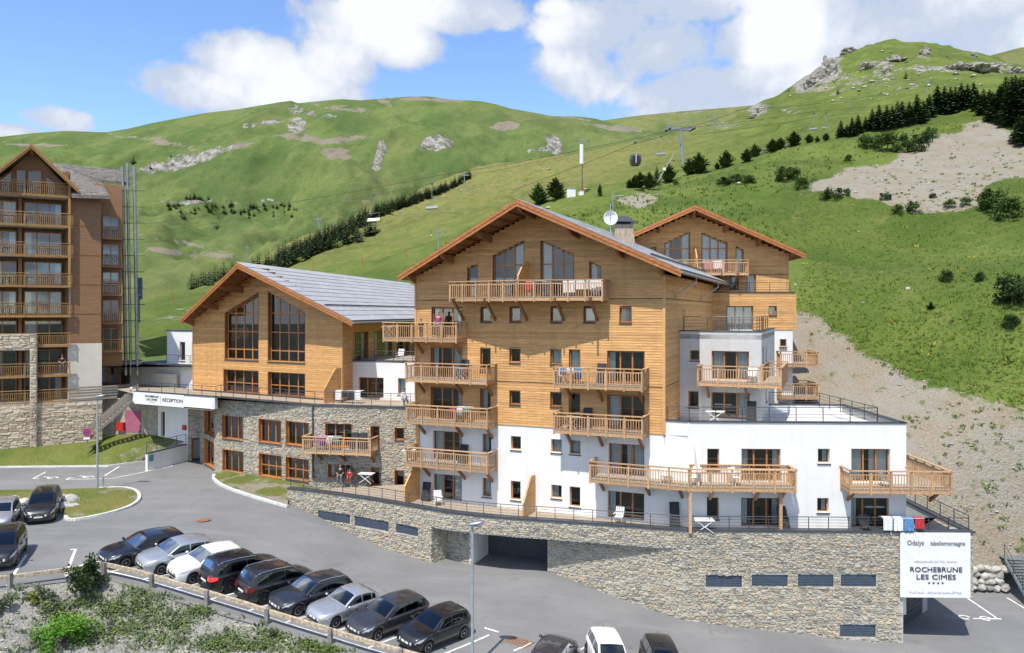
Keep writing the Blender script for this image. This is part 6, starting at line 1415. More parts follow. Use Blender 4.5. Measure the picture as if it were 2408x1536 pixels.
    patch(up, ln(rfx + .05, cow - .03, 7), ln(-.9, .9, 7), 'windscreen', 'car_glass')
    rb = lambda x, g: (x - .008, g * wr(x), zr(x) + .03 * (1 - g * g) + .009)
    if kd == 'sedan': patch(rb, ln(tbx + .10, rrx - .03, 6), ln(-.88, .88, 7), 'rear_window', 'car_glass')
    else: patch(rb, ln(tbx + (rrx - tbx) * .22, rrx - .05, 6), ln(-.86, .86, 7), 'rear_window', 'car_glass')
    for s in (1, -1):
        for a, b in K['side']: patch(lambda x, f: side(x, f, s, .008), ln(X0 + a, X0 + b, 8), ln(.10, .84, 5), 'side_window', 'car_glass')
        # headlamp, tail lamp, sill, handles, mirror, wheel
        hull = lambda x, k, off=.012: (x, s * (hw(x) * (.925 + .06 * math.sin(k * math.pi * .5)) + off), zt(x) - .03 - k * .20)
        def front(u, k): return (L / 2 - .02 - .42 * u * u - .02 * k, s * (hw(L / 2) * (.62 + .36 * u ** .5) * (1 if u < .3 else hw(L / 2 - .42 * u * u) / hw(L / 2) * (.98 + .02 * u)) + .012 * u), zt(L / 2 - .42 * u * u) - .02 - .15 * k - .03 * u + .012)
        hx = lambda u, k: (L / 2 - .04 - .56 * u, s * (hw(L / 2 - .04 - .56 * u) * .965 + .014), zt(L / 2 - .04 - .56 * u) - .03 - k * (.21 - .11 * u))
        h1 = patch(hx, ln(0, 1, 5), ln(0, 1, 3), 'headlight', 'lamp_glass')
        fx = lambda u, k: (L / 2 + .010 - .05 * u * u, s * hw(L / 2) * (.55 + .40 * u), zt(L / 2) - .03 - k * .14 + .02 * u)
        patch(fx, ln(0, 1, 4), ln(0, 1, 3), 'headlight', 'lamp_glass')
        tl_ = lambda u, k: (X0 + .02 + .30 * u, s * (hw(X0 + .02 + .30 * u) * .975 + .012), K['tz'] - .10 - k * .26 * (1 - .5 * u))
        patch(tl_, ln(0, 1, 4), ln(0, 1, 3), 'tail_light', 'tail_lit' if lit and s < 0 else 'tail_red')
        tb_ = lambda u, k: (X0 - .012, s * hw(X0) * (.62 + .34 * u), K['tz'] - .12 - k * .24)
        patch(tb_, ln(0, 1, 3), ln(0, 1, 3), 'tail_light', 'tail_lit' if lit and s < 0 else 'tail_red')
        sx = lambda x, k: (x, s * (hw(x) * (.94 + .045 * k) + .008), zl(x) + .002 + k * .10)
        patch(sx, ln(rw + r + .09, fw - r - .09, 4), ln(0, 1, 2), 'sill_trim', 'trim')
        for x in (fw - r - .35 + .02, (fw + rw) / 2 - .25):
            m = MB(); y0 = s * (hw(x - .5) * .985 + .002); m.cbox((x - .55, y0 + s * .012, zt(x) - .14), .20, .03, .035); obj('door_handle', m, paintm, t)
        for x in (fw - r - .20, fw - r - 1.18, rw + r + .12):   # door gaps
            gx = lambda u, k: (x + .008 * (u - .5) + (-.04 if k > .5 else 0), s * (hw(x) * (.955 + .045 * math.sin(k * 2.6)) + .006), zl(x) + .10 + k * (zt(x) - zl(x) - .14)); patch(gx, (0, 1), ln(0, 1, 5), 'door_gap', 'trim')
        m = MB(); c = Vector((cow - .10, s * (W / 2 + .085), zt(cow) + .06)); m.lathe([(.02, -.10), (.075, -.07), (.09, 0), (.075, .05), (.03, .08)], c, axis='x', n=10)
        for i, v in enumerate(m.v): m.v[i] = (v[0] + abs(v[1] - c.y) * .1, c.y + (v[1] - c.y) * 1.15, c.z + (v[2] - c.z) * .78)
        mo = obj('mirror', m, paintm, t, smooth=True); m = MB(); m.cbox(c + Vector((.0, -s * .12, -.05)), .08, .14, .04); obj('mirror_arm', m, 'trim', mo)
        if rails: m = MB(); m.tube([(x, s * wr(x) * .93, zr(x) + .055 - (.05 if x in (rrx + .1, rfx - .05) else 0)) for x in (rrx + .1, rrx + .22, (rrx + rfx) / 2, rfx - .2, rfx - .05)], .02, 6); obj('roof_rail', m, 'chrome', t)
        for wx in (fw, rw):
            y = s * (W / 2 - .115); m = MB(); m.lathe([(r * .66, -.10), (r * .93, -.105), (r, -.07), (r, .07), (r * .93, .105), (r * .66, .10)], (wx, y, r), axis='y', n=24); wo = obj('wheel', m, 'tyre', t, smooth=False)
            m = MB(); yo = y + s * .085; m.lathe([(r * .68, -.012), (r * .68, .018), (r * .60, .02), (r * .58, -.008)], (wx, yo, r), axis='y', n=20)
            for k in range(5):
                a = 2 * math.pi * k / 5 + .3; d = Vector((math.cos(a), 0, math.sin(a))); pp = Vector((-d.z, 0, d.x)); c0 = Vector((wx, yo + s * .012, r))
                q = [c0 + d * .03 - pp * .035, c0 + d * .03 + pp * .035, c0 + d * (r * .62) + pp * .028, c0 + d * (r * .62) - pp * .028]; m.prism(q, (0, -s * .03, 0))
            m.lathe([(.055, -.01), (.055, .015)], (wx, yo + s * .008, r), axis='y', n=10); obj('rim', m, 'rim' if not rimdark else 'steel_dark', wo)
            m = MB(); m.lathe([(r + .05, -.02), (r + .05, .02)], (wx, s * (W / 2 - .30), r + .02), axis='y', n=16); obj('arch_liner', m, 'trim', t)
    # front and rear furniture
    z = zt(L / 2); fwid = hw(L / 2)
    g = lambda u, k: (L / 2 + .006 + .01 * (1 - u * u), u * fwid * .52, z - .06 - k * .17); patch(g, ln(-1, 1, 7), ln(0, 1, 3), 'grille', 'trim')
    g = lambda u, k: (L / 2 + .010 + .01 * (1 - u * u), u * fwid * .72, .34 + k * .13); patch(g, ln(-1, 1, 7), ln(0, 1, 3), 'air_intake', 'trim')
    m = MB(); m.cbox((L / 2 + .022, 0, .47), .012, .50, .10); obj('number_plate', m, 'plate', t); m = MB(); m.cbox((X0 - .018, 0, .62 if kd in ('suv', 'mpv') else .80), .012, .50, .10); obj('number_plate', m, 'plate', t)
    m = MB(); m.lathe([(.055, 0), (.055, .012)], (L / 2 + .018, 0, z - .10), axis='x', n=12); obj('badge', m, 'chrome', t)
    g = lambda u, k: (X0 - .010, u * hw(X0) * .92, .26 + k * .16); patch(g, ln(-1, 1, 5), (0, 1), 'rear_bumper_trim', 'trim')
    m = MB(); m.cbox((0, 0, .17), L * .9, W * .78, .12); obj('underbody', m, 'trim', t)
    m = MB(); m.tube([(rrx + .15, 0, H + .0), (rrx + .02, 0, H + .16)], .008, 4); obj('aerial', m, 'trim', t)
    return t
def park(t, p, fwd):
    """stands the car on the sloping ground, nose along plan vector fwd"""
    f = Vector((fwd[0], fwd[1])).normalized(); e = 1.3
    zf, zb_ = gz(p.x + f.x * e, p.y + f.y * e), gz(p.x - f.x * e, p.y - f.y * e); l = Vector((-f.y, f.x)); zl_, zr_ = gz(p.x + l.x * .7, p.y + l.y * .7), gz(p.x - l.x * .7, p.y - l.y * .7)
    X = Vector((f.x * 2 * e, f.y * 2 * e, zf - zb_)).normalized(); Yv = Vector((l.x * 1.4, l.y * 1.4, zl_ - zr_)).normalized(); Z = X.cross(Yv).normalized(); Yv = Z.cross(X)
    M = Matrix((X, Yv, Z)).transposed().to_4x4(); M.translation = Vector((p.x, p.y, (zf + zb_ + zl_ + zr_) / 4 + .012)); t.matrix_world = M
rowg = 'cars parked along the timber rail'
row = [('wagon', 'p_navy', 'glossy dark navy estate car at the left end of the row', -1, {}), ('hatch', 'p_silver', 'silver hatchback beside the white hatchback in the row', -1, {}), ('hatch', 'p_white', 'white hatchback parked nose to the timber rail', -1, {}),
       ('suv', 'p_black', 'black four-wheel drive with its red tail light on', 1, dict(lit=True, rails=True)), ('mpv', 'p_char', 'dark people carrier parked tail to the rail, roof bars', 1, dict(rails=True)), ('wagon', 'p_dgrey', 'dark grey estate car with chrome roof rails', -1, dict(rails=True)),
       ('sedan', 'p_silver', 'silver saloon car parked nose to the rail', -1, {}), ('wagon', 'p_grey', 'grey-brown estate car between the silver saloon and black hatchback', -1, {}), ('hatch', 'p_black', 'black hatchback at the right end of the row by the lamp', -1, {})]
for i, (kd, pm, lb, d, kw) in enumerate(row):
    pp = [r2[2] * 2 - r2[3]] + r2[2:]; a, b = pp[i], pp[i + 1]; c = (a + b) / 2 + ax2 * (2.75 if d < 0 else 2.9); park(make_car(kd, pm, lb, rowg, **kw), c, ax2 * d)
park(make_car('mpv', 'p_char', 'dark grey people carrier parked alone before the boulders'), G(103, 1212), (.40, -.92))
park(make_car('hatch', 'p_silver', 'silver car cut off by the left picture edge'), G(2, 1234), (.40, -.92))
park(make_car('mpv', 'p_black', 'black van-like car at the left edge before the rail'), G(8, 1316), G(153, 1360) - G(178, 1292))
fr_ = 'cars cut off by the lower picture edge'
park(make_car('hatch', 'p_grey', 'grey hatchback at the lower edge, its roof and rear window showing', fr_), G(1296, 1572), (.35, .94))
park(make_car('hatch', 'p_white', 'white car at the lower edge seen from above', fr_), G(1428, 1576), (.12, -.99))
park(make_car('hatch', 'p_char', 'dark car roof just entering at the lower edge', fr_), G(1556, 1592), (.05, -1))
# ------------------------------------------------------------------ trees, bushes, grass and stones on the slopes
from mathutils.bvhtree import BVHTree
def bvh(o): me = o.data; return BVHTree.FromPolygons([v.co[:] for v in me.vertices], [tuple(p.vertices) for p in me.polygons])
BV = {n: bvh(bpy.data.objects[n]) for n in ('hillside', 'mountain', 'gravel_bank')}
def hit(px, py, which='hillside'):
    a, b = pix(px, py); h = BV[which].ray_cast(Vector((0, 0, 0)), Vector((a, 1, b)).normalized()); return h[0]
def ground_under(which, x, y): h = BV[which].ray_cast(Vector((x, y, 600)), Vector((0, 0, -1))); return h[0]
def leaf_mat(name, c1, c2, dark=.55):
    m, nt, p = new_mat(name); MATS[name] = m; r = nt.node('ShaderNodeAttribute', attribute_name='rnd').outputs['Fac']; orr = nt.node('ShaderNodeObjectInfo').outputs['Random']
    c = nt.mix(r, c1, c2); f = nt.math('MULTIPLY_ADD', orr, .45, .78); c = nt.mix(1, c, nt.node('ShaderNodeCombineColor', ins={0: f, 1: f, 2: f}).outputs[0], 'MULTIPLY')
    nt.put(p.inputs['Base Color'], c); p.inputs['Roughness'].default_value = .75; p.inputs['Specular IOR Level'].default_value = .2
leaf_mat('needles', (.032, .068, .028), (.11, .18, .07)); leaf_mat('needles_blue', (.045, .075, .068), (.12, .17, .155)); leaf_mat('pine_needles', (.040, .065, .020), (.10, .14, .045))
leaf_mat('leaves', (.035, .075, .014), (.11, .18, .035)); leaf_mat('leaves_dark', (.018, .040, .010), (.055, .095, .022)); leaf_mat('leaves_bright', (.055, .14, .012), (.13, .27, .03)); leaf_mat('weeds', (.085, .135, .036), (.20, .265, .08)); leaf_mat('weeds_grey', (.10, .13, .07), (.22, .24, .15)); leaf_mat('weeds_yellow', (.10, .13, .02), (.27, .25, .04))
leaf_mat('blades', (.065, .115, .016), (.15, .21, .04))
def quad_leaf(V, F, A, c, d, n, l, w, r):
    s = d.cross(n); s = s.normalized() * w if s.length > 1e-6 else Vector((w, 0, 0)); b = len(V)
    V += [tuple(c - d * (l * .5)), tuple(c + s), tuple(c + d * (l * .5)), tuple(c - s)]; F.append((b, b + 1, b + 2, b + 3)); A += [r] * 4
def finish(name, V, F, A, mt): me = bpy.data.meshes.new(name); me.from_pydata(V, [], F); float_attr(me, 'rnd', A); me.materials.append(MATS[mt]); return me
def conifer(seed, levels, br, mt, wide=.20, droop=.35, jag=.25):
    """unit-high conifer: drooping branches in whorls, needles as small blades"""
    rr = random.Random(seed); V, F, A = [], [], []
    for i in range(levels):
        z = .07 + .91 * (i / levels) ** .95; R_ = wide * (1 - z) ** .85 * (1.12 if z > .2 else .75 + z) + .008; n = max(4, int(br * (1 - z * .55)))
        for k in range(n):
            a = 2 * math.pi * (k + rr.random() * .9) / n + i * .7; rl = R_ * rr.uniform(1 - jag, 1 + jag * .7); d = Vector((math.cos(a), math.sin(a), -droop * rr.uniform(.4, 1.2)))
            for f, wf in ((.35, .30), (.68, .26), (.97, .15)):
                c = Vector((d.x * rl * f, d.y * rl * f, z + d.z * rl * f * f + .01)) + Vector((rr.gauss(0, .006), rr.gauss(0, .006), rr.gauss(0, .008)))
                dd = Vector((d.x, d.y, d.z * 1.3 * f + rr.uniform(-.15, .1))).normalized(); nn = Vector((rr.uniform(-.4, .4), rr.uniform(-.4, .4), 1)).normalized()
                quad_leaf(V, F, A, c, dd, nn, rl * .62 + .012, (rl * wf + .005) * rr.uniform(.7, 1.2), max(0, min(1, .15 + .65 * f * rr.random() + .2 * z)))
    quad_leaf(V, F, A, Vector((0, 0, .985)), Vector((0, 0, 1)), Vector((1, 0, 0)), .07, .010, .5)
    return finish('crown', V, F, A, mt)
def bush_mesh(seed, n, mt, leaf=.07, clumps=16, up=.0, spiky=0.0):
    rr = random.Random(seed); V, F, A = [], [], []; cl = []
    for _ in range(clumps):
        a = rr.uniform(0, 6.28); e = rr.uniform(-.1, 1.4); q = rr.uniform(.45, 1.0); cl.append((Vector((math.cos(a) * math.cos(e) * q * .5, math.sin(a) * math.cos(e) * q * .5, max(.06, math.sin(e) * q * .72 + .12))), rr.uniform(.14, .26)))
    for i in range(n):
        c, s = rr.choice(cl); v = Vector((rr.gauss(0, 1), rr.gauss(0, 1), rr.gauss(0, 1))).normalized() * s * rr.random() ** .4; p = c + v; p.z = max(.0, p.z)
        d = (v.normalized() + Vector((rr.uniform(-.6, .6), rr.uniform(-.6, .6), rr.uniform(-.4, .6) + spiky))).normalized(); nn = Vector((rr.gauss(0, 1), rr.gauss(0, 1), rr.gauss(.5, 1))).normalized()
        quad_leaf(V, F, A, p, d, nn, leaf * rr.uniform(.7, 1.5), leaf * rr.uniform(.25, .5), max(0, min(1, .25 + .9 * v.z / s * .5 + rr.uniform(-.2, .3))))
    return finish('crown', V, F, A, mt)
trunk_me = MB().tube([(0, 0, -.06), (0, 0, .5), (0, 0, .93)], .016, 6, .004).mesh('trunk'); trunk_me.materials.append(MATS['bark'])
stem_me = MB().tube([(0, 0, -.15), (.03, 0, .2), (.02, .02, .5)], .03, 5, .012).mesh('stem'); stem_me.materials.append(MATS['bark'])
SPR = [conifer(i, 20, 14, 'needles' if i % 4 else 'needles_blue') for i in range(1, 8)]; SPB = [conifer(40, 17, 11, 'needles_blue')]
FAR = [conifer(60 + i, 9, 7, 'needles', .22) for i in range(5)]; PIN = [conifer(80 + i, 18, 17, 'pine_needles', .34, -.6, .55) for i in range(4)]
BSH = [bush_mesh(i, 1500, 'leaves') for i in range(3)] + [bush_mesh(9, 1500, 'leaves_dark')]; BSD = [bush_mesh(30 + i, 1700, 'leaves_dark') for i in range(2)]
def tree(name, me, p, h, label, group, wf=1.0, cat='tree', stem=trunk_me):
    e = thing(name, label, cat, tuple(p), group, 0); rz = random.uniform(0, 6.28)
    for nm, mm in (('crown', me), ('trunk', stem)):
        o = bpy.data.objects.new(nm, mm); COL.objects.link(o); o.parent = e; o.scale = (h * wf, h * wf, h); o.rotation_euler = (0, 0, rz)
    return e
def t_at(px, py, hpx, lib, name, label, group, wf=1.0, which='hillside', cat='tree', stem=trunk_me):
    p = None
    for dy in range(0, 60, 3):
        p = hit(px, py + dy, which)
        if p is not None and (which != 'hillside' or p.y < 640): break
    if p is None: return
    return tree(name, random.choice(lib), p - Vector((0, 0, .05)), hpx * p.y / FP, label, group, wf, cat, stem)
kA = lambda x, y: (1800 + x * .2772, 91.2 + y * .2772); kB = lambda x, y: (1216.2 + x * .2525, 243.2 + y * .2525); kC = lambda x, y: (304 + x * .303, 364.9 + y * .303); kD = lambda x, y: (1800 + x * .3365, 516.9 + y * .3365)
SKY_ = []; CLUMP_ = []; SHR_ = []
for x, y, h in ((640, 835, 150), (735, 830, 170), (785, 806, 170), (850, 785, 130), (905, 780, 195), (965, 775, 225), (1030, 770, 215), (1075, 760, 200), (1160, 740, 220), (1220, 725, 200), (1285, 720, 260), (1390, 670, 210), (1460, 645, 260), (1520, 645, 250), (1570, 640, 240), (1610, 620, 220), (1660, 605, 240), (1715, 585, 210), (1765, 570, 210), (690, 828, 110), (1340, 700, 180)):
    SKY_.append((x, y, h))
for i, (x, y, h) in enumerate(sorted(SKY_)): t_at(*kA(x, y), h * .2772, SPR[:3], 'spruce_tree', ORDN[i] + ' dark spruce from the left in the skyline row above the scar', 'spruces on the skyline', 1.5)
t_at(*kA(1120, 752), 66, SPB, 'spruce_tree', 'bluish spruce in the middle of the skyline row', None, 1.3)
lab = 'dense dark conifer in the clump at the right edge above the scar'
for x, y, h in ((1850, 650, 230), (1930, 705, 260), (2000, 705, 330), (2060, 725, 330), (2110, 745, 400), (2170, 725, 420), (2040, 530, 220), (2120, 490, 190), (1900, 560, 140), (1960, 670, 220), (2090, 610, 300), (1800, 610, 180), (2230, 700, 430), (2260, 640, 400), (2150, 885, 240), (2200, 905, 270), (2240, 880, 300), (1985, 600, 200)):
    CLUMP_.append((x, y, h))
for i, (x, y, h) in enumerate(sorted(CLUMP_)): t_at(*kA(x, y), h * .2772, SPR, 'spruce_tree', ORDN[i] + ' dense conifer from the left in the clump at the right edge', 'conifers at the right edge', 1.55)
for x, y, h, lb in ((240, 908, 130, 'slim conifer on the meadow left of the skyline spruces'), (60, 955, 105, 'squat conifer beside a red marker on the meadow'), (130, 932, 100, 'small conifer behind the squat one by the red marker'), (370, 885, 80, 'small round conifer at the foot of the skyline row'), (440, 878, 55, 'tiny conifer between two larger ones on the meadow'), (515, 864, 70, 'grey-green young conifer at the left end of the skyline row')):
    t_at(*kA(x, y), h * .2772, PIN, 'conifer_tree', lb, None, 1.3)
for x, y, h, lb in ((615, 470, 65, 'lone conifer below the rock tower'), (1190, 340, 70, 'lone conifer on the rocky slope of the summit')): t_at(*kA(x, y), h * .2772, FAR, 'conifer_tree', lb, None, 1.5)
for x, y, h in ((200, 452, 28), (795, 487, 25)): t_at(*kA(x, y), h * .2772, FAR, 'conifer_tree', 'tiny conifer on the left flank of the rocky summit' if x < 500 else 'tiny conifer below the scree under the rock tower', 'tiny conifers on the summit flank', 1.4)
for x, y, h, lb in ((200, 945, 215, 'left of two upright pines behind the chalet ridge'), (360, 892, 215, 'right of two upright pines behind the chalet ridge'), (1045, 788, 88, 'small pine at the left end of the clump below the lift pylon'), (1090, 783, 120, 'second pine from the left below the lift pylon'), (1145, 788, 160, 'third pine of the clump below the lift pylon'), (1230, 798, 170, 'bushy pine beside the leaning pole'), (1300, 765, 190, 'pointed spruce beside the leaning pole'), (1415, 738, 185, 'broad pine just right of the leaning pole'), (1600, 665, 160, 'left of the two pines at the pylon foot'), (1690, 655, 205, 'tall pine at the foot of the lift pylon'), (1945, 592, 165, 'lone pine right of the lift pylon'), (1862, 612, 70, 'low pine beside the lone pine'), (2140, 543, 130, 'pine left of the wooden shelter'), (2212, 505, 135, 'dark pine behind the wooden shelter'), (2380, 452, 130, 'pine right of the wooden shelter'), (770, 866, 125, 'thin sparse young pine on the meadow')):
    t_at(*kB(x, y), h * .2525, PIN if 'spruce' not in lb else SPR, 'pine_tree', lb, None, 1.15 if 'thin' not in lb else .6)
# the long band of conifers climbing the meadow edge
rr = random.Random(3); lab = 'dark conifer in the long band climbing the meadow edge'
band = []
for i in range(300):
    s = rr.random() ** .9; x = 940 + (2640 - 940) * s; y = 880 - 745 * s ** .97 + 22 * math.sin(s * 9); wband = (1 - s) * 210 + 30
    d = rr.random(); band.append((*kC(x + d * wband * .95, y + d * wband * .12 + 18), (150 - 92 * s) * rr.uniform(.7, 1.1) * .303))
band.sort(key=lambda q: -q[2])
for px_, py_, hp in band[:170]: t_at(px_, py_, hp, FAR, 'conifer_tree', lab, 'conifers in the meadow band', 1.7)
V, F, A = [], [], []                                  # the smallest, farthest ones of the band read as one mass
for px_, py_, hp in band[170:]:
    p = None
    for dy in range(0, 60, 3):
        p = hit(px_, py_ + dy)
        if p is not None and p.y < 640: break
    if p is None: continue
    me = rr.choice(FAR); h_ = hp * p.y / FP; an = rr.uniform(0, 6.28); ca, sa = math.cos(an) * h_ * 1.7, math.sin(an) * h_ * 1.7; b_ = len(V)
    V += [(p.x + v.co.x * ca - v.co.y * sa, p.y + v.co.x * sa + v.co.y * ca, p.z + v.co.z * h_) for v in me.vertices]; F += [tuple(b_ + i for i in q.vertices) for q in me.polygons]; A += [q.value for q in me.attributes['rnd'].data]
o = bpy.data.objects.new('conifer_belt', finish('conifer_belt', V, F, A, 'needles')); COL.objects.link(o); kind(o, 'stuff', 'far small conifers filling the upper end of the band', 'trees')
for i_, (x, y, h) in enumerate(sorted(((1205, 845, 110), (1285, 782, 100), (1380, 785, 110), (1500, 735, 105), (1520, 700, 100), (1615, 722, 110), (1680, 690, 100), (1710, 685, 115), (1775, 678, 110), (1745, 640, 90), (1830, 628, 115), (1870, 622, 100), (1910, 606, 95), (1560, 690, 90), (1330, 770, 90), (1650, 660, 80), (1440, 740, 100), (1240, 800, 90)))):
    t_at(*kC(x, y), h * .38, FAR + SPB, 'conifer_tree', ORDN[i_] + ' conifer from the left in the scattered row below the band', 'conifers below the meadow band', 1.7)
for i in range(18):
    x = 480 + i * 19 + rr.uniform(-6, 6); y = 995 - (i / 18) * 95 + rr.uniform(-6, 10); t_at(*kC(x, y), rr.uniform(90, 150) * .303, FAR, 'conifer_tree', ORDN[i] + ' conifer from the left in the short row behind the hall roof', 'conifers behind the hall roof', 1.6)
lab = 'small dark conifer scattered on the lower mountain slope'
for i in range(78):
    u = rr.random(); x = 300 + u * 1000; y = (400 + rr.random() * 95) if rr.random() < .6 else (390 + rr.random() * 60); 
    if i < 14: x, y = 440 + rr.random() * 190, 340 + rr.random() * 12
    if y > 470 and x < 380: continue
    t_at(*kC(x, y), rr.uniform(30, 60) * .303, FAR, 'conifer_tree', lab, 'conifers on the mountain slope', 1.6, 'mountain')
for x, y, h in ((33, 72, 75), (163, 108, 42), (340, 75, 25), (322, 12, 28), (680, 575, 62)): t_at(*kC(x, y), h * .303, FAR, 'conifer_tree', {33: 'lone conifer beside the tops of the flue pipes', 163: 'lone conifer on the pale rock band of the mountain', 340: 'small lone conifer at the end of the rock band', 322: 'lone conifer above the pale rock band', 680: 'broad round conifer alone below the scattered ones'}[x], 'lone conifers on the mountain', 2.0 if x == 680 else 1.5, 'mountain')
# bushes on the right-hand slope
def bush_at(px, py, wpx, lib, label, group=None, hf=.85, which='hillside', name='bush'):
    p = hit(px, py, which)
    if p is None: return
    w_ = wpx * p.y / FP; e = thing(name, label, 'bush', tuple(p), group); rz = random.uniform(0, 6)
    for nm, mm in (('crown', random.choice(lib)), ('stem', stem_me)): o = bpy.data.objects.new(nm, mm); COL.objects.link(o); o.parent = e; o.scale = (w_, w_, w_ * hf); o.rotation_euler = (0, 0, rz)
    return e
for x, y, w_ in ((850, 930, 130), (1030, 955, 190), (1265, 965, 170), (1400, 845, 110), (700, 1040, 70), (160, 1215, 150), (320, 1275, 120), (560, 1360, 140), (1020, 1365, 90), (230, 1200, 130), (930, 935, 130), (1180, 900, 110), (1330, 880, 120), (1250, 1480, 120), (1120, 1490, 100), (1700, 1420, 90), (1420, 1350, 60), (1560, 1440, 90), (1860, 1360, 80), (690, 1330, 70)):
    SHR_.append((x, y, w_))
for i, (x, y, w_) in enumerate(sorted(SHR_)): bush_at(*kA(x, y), w_ * .2772 * 1.15, BSH, ORDN[i] + ' leafy shrub from the left round the upper gravel scar', 'shrubs round the gravel scar')
for x, y, w_, lb in ((1920, 1470, 260, 'broad dark shrub at the right end of the gravel scar'), (2080, 1530, 260, 'leafy shrub at the right edge under the scar')): bush_at(*kA(x, y), w_ * .2772, BSH, lb)
for x, y, w_, lb in ((1720, 590, 290, 'large dark bush at the right edge of the green slope'), (1270, 432, 110, 'round dark bush among yellow gentians on the slope'), (1500, 425, 90, 'small dark bush right of the round one'), (1720, 755, 130, 'low dark bush below the large one')): bush_at(*kD(x, y), w_ * .3365, BSD, lb, None, .8)
t_at(*kD(1155, 625), 20, PIN, 'conifer_tree', 'tiny young conifer alone on the green slope', None, 1.2)
for x, y, w_ in ((1480, 760, 60), (1930, 760, 140), (2040, 735, 120), (2140, 742, 120)): bush_at(*kB(x, y), w_ * .2525 * 1.2, BSH, {1480: 'first', 1930: 'second', 2040: 'third', 2140: 'fourth'}[x] + ' green shrub from the left between the pines on the upper slope', 'shrubs between the pines', .6)
# loose grass tufts, weeds and stones: nobody could count them
def tufts(name, region, n, size, mt, which='hillside', label='', ymax=150, blades=4, up=1.0):
    V, F, A = [], [], []; rr = random.Random(hash(name) % 1000)
    x0 = min(p[0] for p in region); x1 = max(p[0] for p in region); y0 = min(p[1] for p in region); y1 = max(p[1] for p in region); k = 0
    while k < n:
        px, py = rr.uniform(x0, x1), rr.uniform(y0, y1); k += 1
        if not in_poly(np.array([px]), np.array([py]), region)[0]: continue
        p = hit(px, py, which)
        if p is None or p.y > ymax: continue
        s = size * rr.uniform(.5, 1.5); r0 = rr.random()
        for _ in range(blades):
            d = Vector((rr.gauss(0, .5), rr.gauss(0, .5), up)).normalized(); quad_leaf(V, F, A, p + d * (s * .4) + Vector((rr.gauss(0, s * .3), rr.gauss(0, s * .3), 0)), d, Vector((rr.gauss(0, 1), -1, .2)).normalized(), s, s * .16, max(0, min(1, r0 + rr.uniform(-.25, .25))))
    me = finish(name, V, F, A, mt); o = bpy.data.objects.new(name, me); COL.objects.link(o); kind(o, 'stuff', label, 'grass'); return o
slope = [(1760, 470), (1900, 440), (2020, 475), (2300, 485), (2408, 430), (2408, 970), (2290, 930), (2180, 900), (2070, 865), (1990, 800), (1905, 745), (1870, 740), (1890, 600)]
tufts('meadow_grass', slope, 9000, .19, 'blades', label='tall grass over the green slope right of the chalets')
tufts('upper_grass', [(1000, 600), (1450, 470), (1700, 380), (2000, 330), (2300, 270), (2300, 300), (1950, 400), (1900, 440), (1760, 470), (1900, 600), (1500, 560), (1200, 480)], 5000, .45, 'blades', label='grass on the upper slope behind the roofs', ymax=230)
tufts('leafy_herbs', slope, 90, .40, 'weeds_yellow', label='yellow-green gentian herbs dotted over the slope', blades=7, up=.6)
tufts('scree_weeds', [(1870, 745), (2290, 935), (2408, 985), (2408, 1300), (2300, 1300), (2140, 1000), (1900, 800)], 330, .28, 'weeds', label='sparse weeds on the gravel slope', blades=9, up=.5)
tufts('scar_weeds', [(1960, 410), (2250, 300), (2400, 330), (2400, 470), (2150, 480)], 260, .35, 'weeds', label='sparse weeds on the upper gravel scar', blades=9, up=.5)
def stones(name, region, n, smin, smax, which, label, mt='rock_pale'):
    V, F = [], []; rr = random.Random(11); x0 = min(p[0] for p in region); x1 = max(p[0] for p in region); y0 = min(p[1] for p in region); y1 = max(p[1] for p in region)
    ico = [(0, 0, 1), (.9, 0, .3), (.3, .85, .3), (-.7, .5, .3), (-.7, -.5, .3), (.3, -.85, .3), (0, 0, -.5)]; fc = [(0, i, i % 5 + 1) for i in range(1, 6)] + [(6, i % 5 + 1, i) for i in range(1, 6)]
    for _ in range(n):
        px, py = rr.uniform(x0, x1), rr.uniform(y0, y1)
        if not in_poly(np.array([px]), np.array([py]), region)[0]: continue
        p = hit(px, py, which)
        if p is None: continue
        s = smin + (smax - smin) * rr.random() ** 3.5; b = len(V); a = rr.uniform(0, 6); ca, sa = math.cos(a), math.sin(a); e = rr.uniform(.7, 1.6)
        for x, y, z in ico: x *= e * rr.uniform(.8, 1.2); y *= rr.uniform(.8, 1.2); V.append((p.x + s * (x * ca - y * sa), p.y + s * (x * sa + y * ca), p.z + s * (z * rr.uniform(.5, .9) - .15)))
        F += [tuple(b + i for i in f) for f in fc]
    me = bpy.data.meshes.new(name); me.from_pydata(V, [], F); o = obj(name, me, mt, fixn=False); kind(o, 'stuff', label, 'stones')
stones('scree_stones', [(1870, 745), (2290, 935), (2408, 985), (2408, 1320), (2290, 1310), (2140, 1000), (1900, 800)], 650, .02, .20, 'hillside', 'stones strewn over the gravel slope', 'rock')
stones('scar_stones', [(1910, 437), (1960, 410), (2150, 350), (2250, 300), (2400, 325), (2400, 400), (2150, 480)], 450, .04, .40, 'hillside', 'stones on the upper gravel scar', 'rock')
stones('summit_stones', [(1850, 225), (1960, 175), (2050, 112), (2200, 112), (2400, 162), (2400, 195), (2100, 235), (1950, 245)], 300, .2, 2.0, 'hillside', 'rocks littering the summit slope', 'rock')
stones('meadow_stones', [(900, 560), (1200, 430), (1600, 330), (1900, 300), (1950, 400), (1700, 440), (1500, 470), (1100, 560)], 220, .10, .7, 'hillside', 'small rocks scattered over the upper meadow', 'rock')
stones('bank_stones', [(0, 1385), (228, 1352), (900, 1536), (0, 1536)], 3600, .015, .11, 'gravel_bank', 'grey stones on the bank below the rail', 'rock')
